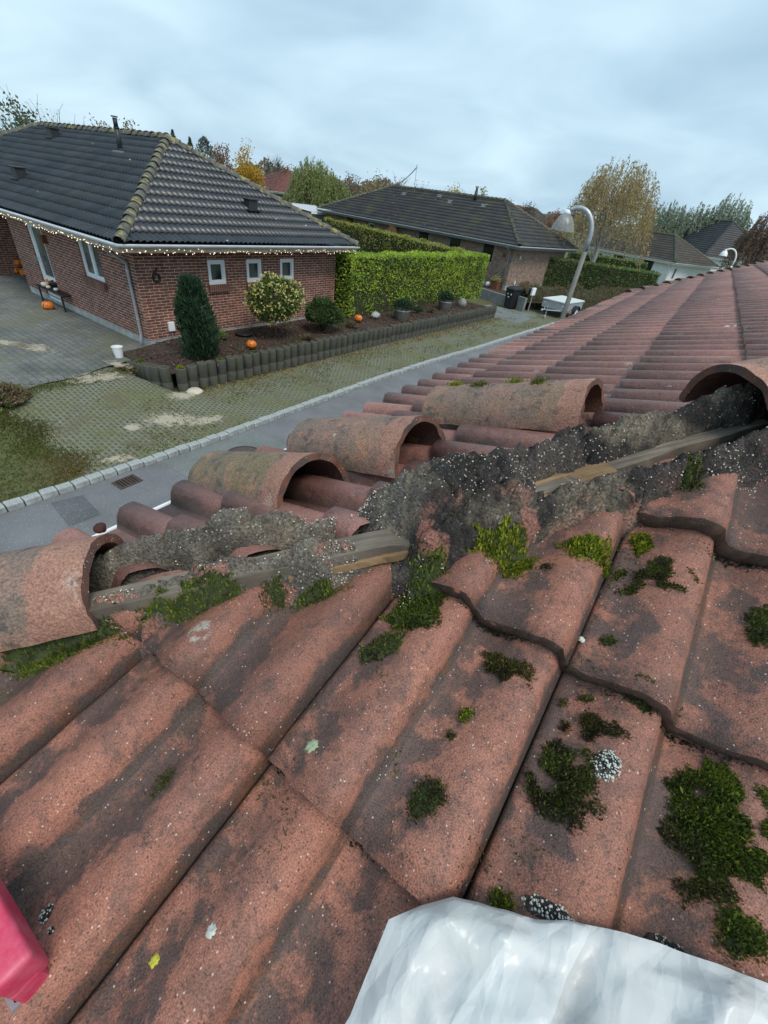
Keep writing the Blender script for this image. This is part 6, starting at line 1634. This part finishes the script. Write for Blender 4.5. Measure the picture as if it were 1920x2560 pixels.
for i, (x, y, dz, row) in enumerate(spots):
    o = lm[i] if i < 4 else lm[(i * 5) % 4].copy()
    if i >= 4: C.objects.link(o)
    o.location = (x, y, -.03 + dz + (0 if row == 1 else .0)); o.rotation_euler = (rg.uniform(-.03, .03), rg.uniform(-.03, .03), rg.uniform(0, 6))
    if row == 1: tag(o, 'mossy grey hollow concrete post in the long palisade row facing the street', 'palisade post', 'palisade posts along the street')
    else: tag(o, 'grey hollow concrete post in the short palisade row beside the driveway', 'palisade post', 'palisade posts beside the driveway')
# moss on single post tops
def ground_moss(label, p, r, h, mat, n, seed):
    rng = np.random.default_rng(seed); a = rng.uniform(0, 2 * PI, n); q = np.sqrt(rng.uniform(size=n)); P = np.stack([p[0] + r * q * np.cos(a), p[1] + r * q * np.sin(a), p[2] + h * (1 - q ** 2) * rng.uniform(.4, 1, n)], 1)
    o = card_mesh('moss_clump', P, .05, .015, mat, axis=np.tile([0, 0, 1.], (n, 1)), rng=rng, spread=.7); tag(o, label, 'moss')
ground_moss('moss filling the top of the corner palisade post', (-8.66, 5.30, .52), .085, .05, MB_, 200, 1)
ground_moss('moss on a post top in front of the conifer', (-8.62, 6.31, .52), .085, .045, MM, 160, 2)
ground_moss('moss on a post top left of the pumpkin in the bed', (-8.60, 7.31, .52), .085, .045, MM, 160, 3)
ground_moss('moss on a post top below the yellow shrub', (-8.57, 8.83, .52), .085, .045, MM, 160, 4)
ground_moss('moss on the short palisade row near the bucket', (-9.80, 5.05, .38), .09, .05, MM, 180, 5)

# pumpkins
M['pump'] = (lambda t_: t_.fin(t_.mul(t_.mix(t_.ramp(t_.noise(5, 3), .3, .7), (.62, .15, .018), (.70, .22, .03)), 1.0), .42))(NT('pumpkin_skin'))
M['pumpw'] = plain('pale_pumpkin', (.72, .66, .58), .5, .1)
def pumpkin(label, c, r, mat='pump', face=None, seed=0, squash=.82, group='carved pumpkins'):
    t = thing('pumpkin', label, 'pumpkin', c, group=group); mb = MB(); n, m = 40, 16; V = []
    holes = []
    for i in range(m + 1):
        ph = PI * i / m
        for j in range(n):
            a = 2 * PI * j / n; rr = r * math.sin(ph) * (1 - .07 * abs(math.cos(a * 5))) + .002; z = r * squash * (1 - math.cos(ph)) - r * .10 * math.exp(-(ph - PI) ** 2 * 9) + r * .06 * math.exp(-ph ** 2 * 9)
            V.append((c[0] + rr * math.cos(a), c[1] + rr * math.sin(a), c[2] + z))
    mb.add(V, [(i * n + j, i * n + (j + 1) % n, (i + 1) * n + (j + 1) % n, (i + 1) * n + j) for i in range(m) for j in range(n)])
    build(mb, 'skin', M[mat], t, smooth=True)
    mb = MB(); zt = c[2] + r * squash * 2 - r * .14; mb.tube([(c[0], c[1], zt), (c[0] + .01, c[1], zt + r * .2), (c[0] + .03, c[1] + .01, zt + r * .34)], [r * .14, r * .09, r * .08], 7); build(mb, 'stalk', M['barrel_wood'], t, smooth=True)
    if face is not None:
        fd = Vector((math.cos(face), math.sin(face), 0)); sdv = Vector((-fd.y, fd.x, 0))
        def onsk(u, z):
            b = math.asin(max(-.9, min(.9, u / r))); zz_ = (z / (r * squash)) - 1; rr = r * math.sqrt(max(.05, 1 - zz_ * zz_)) * .99
            return Vector((c[0], c[1], c[2] + z)) + (fd * math.cos(b) + sdv * math.sin(b)) * rr
        def cut(nm, pts, mt):
            mb = MB(); V = []
            for u, z in pts: p = onsk(u * r, z * r); o_ = (p - Vector((c[0], c[1], p.z))).normalized(); V.append(p + o_ * .004)
            V2 = [v - (v - Vector((c[0], c[1], v.z))).normalized() * .02 for v in V]
            k = len(V); mb.add(V + V2, [tuple(range(k)), tuple(range(k, 2 * k))[::-1]] + [(i, k + i, k + (i + 1) % k, (i + 1) % k) for i in range(k)]); build(mb, nm, mt, t)
        dk = M['pump_in']
        cut('eye_hole', [(-.50, 1.0), (-.18, 1.0), (-.34, 1.32)], dk); cut('eye_hole', [(.18, 1.0), (.50, 1.0), (.34, 1.32)], dk)
        cut('mouth_hole', [(-.58, .74), (-.3, .58), (0, .52), (.3, .58), (.58, .74), (.34, .40), (0, .30), (-.34, .40)][::1], dk)
    return t
M['pump_in'] = plain('pumpkin_hollow', (.13, .03, .008), .8, .2)
pumpkin('carved pumpkin in the bed between the conifer and the yellow shrub', (-9.16, 7.72, .40), .135, face=-.55, seed=1)
pumpkin('carved pumpkin in the bed at the foot of the tall hedge', (-9.50, 12.75, .41), .15, face=-1.1, seed=2)
pumpkin('pumpkin on the driveway in front of the black bench', (-15.30, 5.62, .25), .155, face=-.75, seed=3)
pumpkin('lower left pumpkin of the heap in the porch corner', (-20.35, 6.85, .25), .17, face=-.5, seed=4)
pumpkin('lower right pumpkin of the heap in the porch corner', (-19.95, 6.95, .25), .16, face=-.5, seed=5)
pumpkin('pumpkin on top of the heap in the porch corner', (-20.25, 6.95, .52), .15, face=-.6, seed=6)

# bench with autumn decorations
t = thing('bench', 'black metal framed bench against the brick wall below the garden door', 'bench', (-15.45, 6.02, .25)); bz = .25
mb = MB()
for i in range(4): mb.box((-15.45, 5.86 + i * .105, bz + .475), (1.62, .095, .03))
build(mb, 'seat', M['black_metal'], t)
for x in (-16.12, -14.82):
    mb = MB()
    for y in (5.84, 6.20): mb.box((x, y, bz + .23), (.035, .035, .46))
    mb.box((x, 6.02, bz + .018), (.035, .36, .034)); mb.box((x, 6.02, bz + .44), (.035, .36, .034)); build(mb, 'leg', M['black_metal'], t)
pumpkin('white pumpkin lying on the left end of the bench', (-15.86, 5.92, .742), .10, 'pumpw', None, 7, .7, group='decorations on the bench')
pumpkin('small white pumpkin near the middle of the bench', (-15.62, 5.90, .742), .06, 'pumpw', None, 8, .75, group='decorations on the bench')
pumpkin('small pinkish pumpkin on the bench right of the dark basket', (-15.25, 5.93, .742), .06, 'pumpw', None, 9, .75, group='decorations on the bench')
pumpkin('red brown pumpkin at the far left corner of the bench', (-16.05, 6.08, .742), .095, 'pump', None, 10, .8, group='decorations on the bench')
mb = MB(); mb.lathe([(.10, 0), (.15, .14), (.155, .20), (.14, .20), (.13, .15)], (-15.55, 6.12, .741), 16); o = build(mb, 'basket', M['black_metal'], smooth=True); tag(o, 'dark round basket on the bench against the wall', 'basket')

mb = MB(); mb.lathe([(.085, 0), (.115, .235), (.122, .24), (.122, .25), (.108, .25), (.08, .012), (0, .012)], (-10.62, 5.02, zdrive(-10.62, 5.02) + .015), 22, cap=False); o = build(mb, 'bucket', M['white_paint'], smooth=True); smooth_by_angle(o, 40); tag(o, 'white plastic bucket at the house corner beside the palisade', 'bucket')
mb = MB(); mb.lathe([(.05, 0), (.10, .02), (.13, .045), (.125, .05), (.09, .03), (0, .02)], FA.p(-.13, -.02, .27) + Vector((.12, -.05, 0)), 18); o = build(mb, 'saucer', M['white_paint'], smooth=True); tag(o, 'white bowl under the downpipe at the house corner', 'bowl')

def wheelie(label, c, rz, mat, H=1.05, wd=.56, dp=.62, stickers=False, name='wheelie_bin'):
    t = thing(name, label, 'wheelie bin', c, rz); mb = MB()
    a, b = wd / 2 * .82, dp / 2 * .80; A_, B_ = wd / 2, dp / 2
    V = [(-a, -b, .04), (a, -b, .04), (a, b, .10), (-a, b, .10), (-A_, -B_, H * .88), (A_, -B_, H * .88), (A_, B_, H * .88), (-A_, B_, H * .88)]
    mb.add(V, [(3, 2, 1, 0), (0, 1, 5, 4), (1, 2, 6, 5), (2, 3, 7, 6), (3, 0, 4, 7), (4, 5, 6, 7)]); mb.box((0, 0, H * .88), (wd + .05, dp + .05, .05)); o = build(mb, 'body', mat, t, world=False); bevel(o, .015)
    mb = MB(); V = [(-A_ - .02, -B_ - .03, H * .91), (A_ + .02, -B_ - .03, H * .91), (A_ + .02, B_ + .03, H * .93), (-A_ - .02, B_ + .03, H * .93), (-A_ * .8, -B_ * .7, H), (A_ * .8, -B_ * .7, H), (A_ * .85, B_ * .9, H * 1.01), (-A_ * .85, B_ * .9, H * 1.01)]
    mb.add(V, [(3, 2, 1, 0), (0, 1, 5, 4), (1, 2, 6, 5), (2, 3, 7, 6), (3, 0, 4, 7), (4, 5, 6, 7)]); o = build(mb, 'lid', mat, t, world=False); bevel(o, .012)
    mb = MB(); mb.tube([(-A_, B_ + .07, H * .94), (A_, B_ + .07, H * .94)], .018, 8); build(mb, 'handle', mat, t, world=False)
    for s in (-1, 1):
        mb = MB(); mb.tube([(s * (a - .02), b + .02, .10), (s * (a + .04), b + .02, .10)], .10, 14); build(mb, 'wheel', M['rubber'], t, world=False)
    if stickers:
        for (x, z, w_, h_) in ((-.10, .70, .05, .07), (.13, .70, .07, .09), (-.03, .56, .10, .05)):
            y = -(b + (B_ - b) * ((z - .04) / (H * .88 - .04))) - .004; mb = MB(); mb.box((x, y, z), (w_, .004, h_)); build(mb, 'sticker', M['white_paint'], t, world=False)
    return t
wheelie('black wheelie bin with white stickers in front of the low concrete wall', (-8.33, 24.75, 0), R(-22), M['bin_black'], 1.05, stickers=True)
wheelie('dark blue wheelie bin cut off by the left edge beside the porch', (-20.6, 6.55, .25), R(10), M['bin_blue'], 1.0)

# half barrels and things in the bed
def barrel(label, c, r, h, seed, plant=True):
    t = thing('barrel_planter', label, 'barrel planter', c, group='half barrel planters in the bed'); mb = MB(); n = 28
    mb.lathe([(r * .80, 0), (r * .93, h * .35), (r, h * .75), (r * 1.0, h), (r * .90, h), (r * .86, h * .86), (0, h * .86)], c, n, cap=False); o = build(mb, 'staves', M['barrel_wood'], t, smooth=True); smooth_by_angle(o, 40)
    for z in (.22, .72):
        rr = r * (.80 + .2 * min(1, z * 1.25)) + .006; mb = MB(); mb.lathe([(rr - .01, h * z), (rr, h * z), (rr + .004, h * z + .035), (rr - .01, h * z + .035)], c, n, cap=False); build(mb, 'hoop', M['zinc'], t, smooth=True)
    rng = np.random.default_rng(seed); P = []; A = []
    for i in range(1500):
        d = rng.normal(size=3); d[2] = abs(d[2]); d /= np.linalg.norm(d); q = rng.uniform(.3, 1) ** .5; P.append((c[0] + d[0] * r * 1.25 * q, c[1] + d[1] * r * 1.25 * q, c[2] + h * .9 + d[2] * .34 * q)); A.append((d[0], d[1], 1))
    card_mesh('plant', np.array(P), .08, .028, M['con_d'], t, axis=np.array(A), rng=rng, spread=.6)
barrel('half barrel planter in the middle of the bed in front of the tall hedge', (-8.98, 14.75, .40), .30, .42, 1)
barrel('half barrel planter near the right end of the bed', (-9.02, 18.3, .40), .29, .42, 2)
def stone(label, c, r, seed, mat, sq=.6, name='stone'):
    bm = bmesh.new(); bmesh.ops.create_icosphere(bm, subdivisions=3, radius=r)
    for v in bm.verts: v.co *= 1 + .25 * mnoise.noise(v.co / r * 1.1 + Vector((seed, 0, 0))); v.co.z *= sq
    me = bpy.data.meshes.new(name); bm.to_mesh(me); bm.free(); me.materials.append(mat); me.polygons.foreach_set('use_smooth', [True] * len(me.polygons))
    o = bpy.data.objects.new(name, me); C.objects.link(o); o.location = (c[0], c[1], c[2] + r * sq * .6); return tag(o, label, 'stone')
stone('pale grey stone in the bed right of the far pumpkin', (-9.62, 13.95, .41), .17, 1, M['granite'], .75)
stone('grey rock at the right end of the bed', (-8.95, 19.85, .41), .22, 2, M['retaining'], 1.0)
stone('flat pale sandstone lying on the paving at the palisade corner', (-8.42, 5.42, .0), .17, 3, plain('sandstone', (.55, .50, .40), .9, .12, 8), .32)
stone('white stone near the foot of the wall under the yellow shrub', (-10.3, 12.2, .42), .09, 4, M['lichen_w'], .7)
mb = MB(); mb.lathe([(.02, 0), (.22, .01), (.25, .05), (.22, .055), (.05, .035)], (-10.2, 8.35, .42), 14); o = build(mb, 'drain_dish', M['black_metal'], smooth=True); tag(o, 'black dish lying on the soil against the plinth', 'dish')

for i, (x, y, r, h, mt, lb) in enumerate(((-10.2, 7.5, .22, .22, 'hedge_d', 'small green perennial under the first small window'), (-9.1, 11.9, .20, .20, 'brownsh', 'withered low plant beside the round shrub'), (-9.2, 16.3, .22, .24, 'con_d', 'low dark plant between the two barrel planters'), (-9.0, 17.1, .16, .18, 'brownsh', 'small withered tuft left of the right hand barrel'), (-8.95, 9.6, .14, .14, 'brownsh', 'tiny withered tuft in front of the yellow shrub'))):
    bush(lb, (x, y, .42), r, h, M[mt], 600, 300 + i, .05, 'bed_plant', 'plant')
# low concrete wall of the second driveway with a short return
t = thing('retaining_wall', 'low grey concrete retaining wall between driveway and brown brick house', 'wall', (-9.8, 25.6, 0))
d = (Vector((-8.62, 25.05, 0)) - Vector((-12.0, 26.55, 0))).normalized(); nn = Vector((d.y, -d.x, 0)); m3 = Matrix((d, nn, Zv)).transposed()
mb = MB(); mb.box(Vector((-10.3, 25.8, .22)), (3.7, .16, .56), m3); o = build(mb, 'wall_slab', M['retaining'], t); bevel(o, .012)
mb = MB(); mb.box(Vector((-7.75, 24.72, .30)), (.52, .14, .74), m3); o = build(mb, 'end_slab', M['retaining'], t); bevel(o, .012)
mb = MB(); pts = [(-8.55, 25.1), (-7.3, 24.75), (-6.6, 26.2), (-7.2, 30), (-8.6, 34), (-30, 38), (-30, 31), (-13, 27.0)]
patch('terrace', [(-12.2, 26.7), (-8.55, 25.12), (-7.6, 24.85), (-6.9, 26.0), (-7.6, 30), (-8.2, 36), (-14, 36), (-26, 32)], .43, M['soil'])
t = thing('mailbox', 'white mailbox on a post in front of the brown shrubs beside the concrete wall', 'mailbox', (-7.38, 25.0, 0))
mb = MB(); mb.tube([(-7.38, 25.0, 0), (-7.38, 25.0, .82)], .03, 8); build(mb, 'post', M['grey_paint'], t)
mb = MB(); mb.box((-7.38, 24.98, .98), (.10, .30, .36), Matrix.Rotation(R(-15), 3, 'Z')); o = build(mb, 'box', M['white_paint'], t); bevel(o, .02)
mb = MB(); mb.box((-7.50, 24.98, .95), (.14, .32, .34), Matrix.Rotation(R(-15), 3, 'Z')); o = build(mb, 'back_box', M['bin_black'], t); bevel(o, .02)
mb = MB(); bm = bmesh.new(); bmesh.ops.create_uvsphere(bm, u_segments=20, v_segments=12, radius=.15); me = bpy.data.meshes.new('globe'); bm.to_mesh(me); bm.free(); me.polygons.foreach_set('use_smooth', [True] * len(me.polygons)); me.materials.append(M['white_paint'])
o = bpy.data.objects.new('globe', me); C.objects.link(o); o.location = FB.p(-.25, 1.05, .57); tag(o, 'white garden globe at the foot of the brown brick wall', 'globe')
t = thing('planter', 'square rusty steel planter with pale flowers beside the downpipe', 'planter', FB.p(-.32, .48, .43)); m3 = m3B
mb = MB(); mb.box(FB.p(-.32, .48, .64), (.44, .44, .42), m3); o = build(mb, 'box', M['rust'], t); bevel(o, .008)
rng = np.random.default_rng(5); p = FB.p(-.32, .48, .86); P = np.array([(p.x + rng.normal() * .13, p.y + rng.normal() * .13, p.z + abs(rng.normal()) * .10) for i in range(350)])
card_mesh('flowers', P, .07, .045, M['yflower'], t, rng=rng); card_mesh('leaves', P - np.array((0, 0, .04)), .09, .03, M['con_d'], t, rng=rng)
mb = MB(); q0 = FB.p(-.5, 9.1, 0); V = []
for i in range(21):
    a = PI * i / 20
    for dd in (-.04, .04): V.append(q0 + FB.v * math.cos(a) * .50 * (1) + Zv * (1.9 + math.sin(a) * .70) + FB.u * dd)
V += [q0 - FB.v * .50 + Zv * .3 + FB.u * -.04, q0 - FB.v * .50 + Zv * .3 + FB.u * .04, q0 + FB.v * .50 + Zv * .3 + FB.u * -.04, q0 + FB.v * .50 + Zv * .3 + FB.u * .04]
mb.add(V, [(2 * i, 2 * i + 1, 2 * i + 3, 2 * i + 2) for i in range(20)] + [tuple([2 * i for i in range(21)] + [42, 44]), tuple([2 * i + 1 for i in range(21)] + [43, 45])[::-1], (0, 44, 45, 1), (40, 41, 43, 42)])
o = build(mb, 'garden_screen', M['brown_wood']); tag(o, 'brown round topped wooden screen standing against the long brown brick wall above the hedge', 'screen')

# trailer
TR = Vector((-6.0, 26.2, 0)); t = thing('trailer', 'small galvanised box trailer with pale flat lid parked behind the lamp post', 'trailer', TR, R(-9))
def tb(nm, c, d, mat, bv=.01):
    mb = MB(); mb.box(c, d); o = build(mb, nm, mat, t, world=False); 
    if bv: bevel(o, bv)
    return o
mb = MB(); Lb, Wb = 2.25, 1.24
for s in (-1, 1): mb.box((s * Wb / 2, 0, .56), (.03, Lb, .34)); mb.box((0, s * Lb / 2, .56), (Wb + .03, .03, .34))
mb.box((0, 0, .405), (Wb, Lb, .03))
for i in range(5):
    for s in (-1, 1): mb.box((s * (Wb / 2 + .02), -Lb / 2 + .1 + i * (Lb - .2) / 4, .56), (.02, .04, .34))
build(mb, 'body', M['galv'], t, world=False)
lid = tb('lid', (0, 0, .775), (Wb + .10, Lb + .10, .07), plain('pale_lid', (.62, .68, .66), .5, .07, 3), .025)
for s in (-1, 1):
    w_ = thing('wheel', None, None); w_.parent = t; w_.location = (s * (Wb / 2 + .12), .12, .28)
    mb = MB(); mY = Matrix.Rotation(PI / 2, 3, 'Y'); mb.lathe([(.17, -.075), (.25, -.08), (.28, -.05), (.28, .05), (.25, .08), (.17, .075)], (0, 0, 0), 24, mY, cap=False); build(mb, 'tyre', M['rubber'], w_, world=False, smooth=True)
    mb = MB(); mb.lathe([(.0, -.03), (.10, -.03), (.13, -.055), (.175, -.07), (.175, .07), (.13, .055), (.10, .03), (0, .03)], (0, 0, 0), 20, mY, cap=False); build(mb, 'rim', M['white_paint'], w_, world=False, smooth=True)
    mb = MB(); V = []; 
    for i in range(9):
        a = PI * .08 + PI * .84 * i / 8
        for dx in (-.11, .11): V.append((s * (Wb / 2 + .12) + dx, .12 + .34 * math.cos(a), .28 + .34 * math.sin(a)))
    mb.add(V, [(2 * i, 2 * i + 1, 2 * i + 3, 2 * i + 2) for i in range(8)]); build(mb, 'mudguard', M['bin_black'], t, world=False, smooth=True)
    mb = MB(); mb.tube([(s * .45, -Lb / 2, .38), (s * .05, -Lb / 2 - .85, .40)], .03, 8); build(mb, 'drawbar', M['galv'], t, world=False)
mb = MB(); mb.tube([(0, -Lb / 2 - .75, .41), (0, -Lb / 2 - 1.2, .43)], .032, 8); mb.tube([(0, -Lb / 2 - 1.2, .44), (0, -Lb / 2 - 1.28, .40)], .05, 10); build(mb, 'coupling', M['galv'], t, world=False)
mb = MB(); mb.tube([(.09, -Lb / 2 - .85, .62), (.09, -Lb / 2 - .85, .12)], .025, 8); mb.tube([(.06, -Lb / 2 - .85, .09), (.12, -Lb / 2 - .85, .09)], .09, 12); build(mb, 'jockey_wheel', M['grey_paint'], t, world=False)
for s in (-1, 1): tb('reflector', (s * .5, -Lb / 2 - .02, .62), (.06, .02, .05), M['white_paint'], 0)

# street lamps with a clear bell shade
def lamp_glass():
    t = NT('dirty_acrylic'); n_ = t.noise(7, 5, .65); col = t.mix(t.ramp(n_, .40, .65), (.62, .66, .66), (.24, .26, .24))
    t.fin(col, .25, None, 0, .5); tr = t.n('ShaderNodeBsdfTransparent'); ms = t.n('ShaderNodeMixShader'); t.l(t.ramp(n_, .35, .7, .22, .70), ms.inputs[0]); t.l(tr.outputs[0], ms.inputs[1]); t.l(t.b.outputs[0], ms.inputs[2]); t.l(ms.outputs[0], t.out.inputs[0]); return t.m
M['acrylic'] = lamp_glass()
def street_lamp(label, x, y, rz, poleh, reach, mat_pole, shade='acrylic', arm='galv', k=1.0):
    t = thing('street_lamp', label, 'street lamp', (x, y, 0), rz)
    mb = MB(); mb.tube([(0, 0, -.1), (0, 0, poleh * .5), (0, 0, poleh)], [.066, .061, .056], 16); build(mb, 'pole', mat_pole, t, world=False, smooth=True)
    mb = MB(); pts = [(0, 0, poleh - .02), (0, 0, poleh + .24 * k)]; r = reach * .44
    for i in range(1, 15):
        a = PI * .62 * i / 14; pts.append((-r + r * math.cos(a), 0, poleh + .24 * k + r * 1.35 * math.sin(a)))
    pts.append((pts[-1][0] - .10 * k, 0, pts[-1][2] - .045 * k))
    mb.tube(pts, .052, 14); build(mb, 'arm', M[arm], t, world=False, smooth=True)
    ex, ez_ = pts[-1][0], pts[-1][2]
    mb = MB(); mb.lathe([(.03, .055), (.065, .045), (.085, 0), (.095, -.05)], (ex, 0, ez_ - .02), 18); build(mb, 'lamp_head', M['white_paint'], t, world=False, smooth=True)
    mb = MB(); mb.lathe([(.085, 0), (.15, -.05), (.21, -.14), (.25, -.24), (.268, -.33)], (ex, 0, ez_ - .06), 28, cap=False); build(mb, 'lamp_shade', M[shade], t, world=False, smooth=True)
    mb = MB(); mb.lathe([(.03, 0), (.045, -.04), (.05, -.13), (.02, -.18)], (ex, 0, ez_ - .07), 14); build(mb, 'lamp_bulb', M['white_paint'], t, world=False, smooth=True)
street_lamp('grey street lamp with curved arm and clear bell shade standing beyond the roof edge', -2.76, 12.5, R(4), 3.53, .95, plain('dark_grey_pole', (.17, .17, .155), .6, .15, 6))
street_lamp('distant street lamp with white curved arm and white shade in front of the charcoal roof', .75, 45.0, R(8), 2.95, 1.25, M['white_paint'], 'white_paint', 'white_paint', 1.2)
# flagpole with a furled pennant
t = thing('flagpole', 'thin flagpole with a furled pennant above the mossy ridge', 'flagpole', (-31.6, 51.0, 0))
mb = MB(); mb.tube([(-31.6, 51, 0), (-31.6, 51, 7.2)], [.05, .03], 8); build(mb, 'pole', M['grey_paint'], t, smooth=True)
mb = MB(); bm = bmesh.new(); mb.lathe([(.0, 0), (.07, .05), (.0, .12)], (-31.6, 51, 7.18), 8); build(mb, 'knob', M['grey_paint'], t)
mb = MB(); V = []
for i in range(15):
    f = i / 14; p = Vector((-31.6, 51, 7.05)).lerp(Vector((-33.9, 50.0, 5.2)), f) + Vector((0, 0, -.30 * math.sin(f * PI)))
    for j in range(6): a = 2 * PI * j / 6; V.append(p + Vector((math.cos(a), math.sin(a) * .3, math.sin(a))) * (.075 * (1 - f * .55)))
mb.add(V, [(i * 6 + j, i * 6 + (j + 1) % 6, (i + 1) * 6 + (j + 1) % 6, (i + 1) * 6 + j) for i in range(14) for j in range(6)]); build(mb, 'pennant', plain('grey_pennant', (.20, .21, .24), .8, .2, 4), t, smooth=True)
# wilted plant crumbs on the gutter
stone('dark reddish moss lump sitting on the gutter edge at the left', (-.958, .31, 3.272), .014, 9, plain('dead_moss', (.06, .022, .018), .95, .4, 60), .9, 'moss_lump')
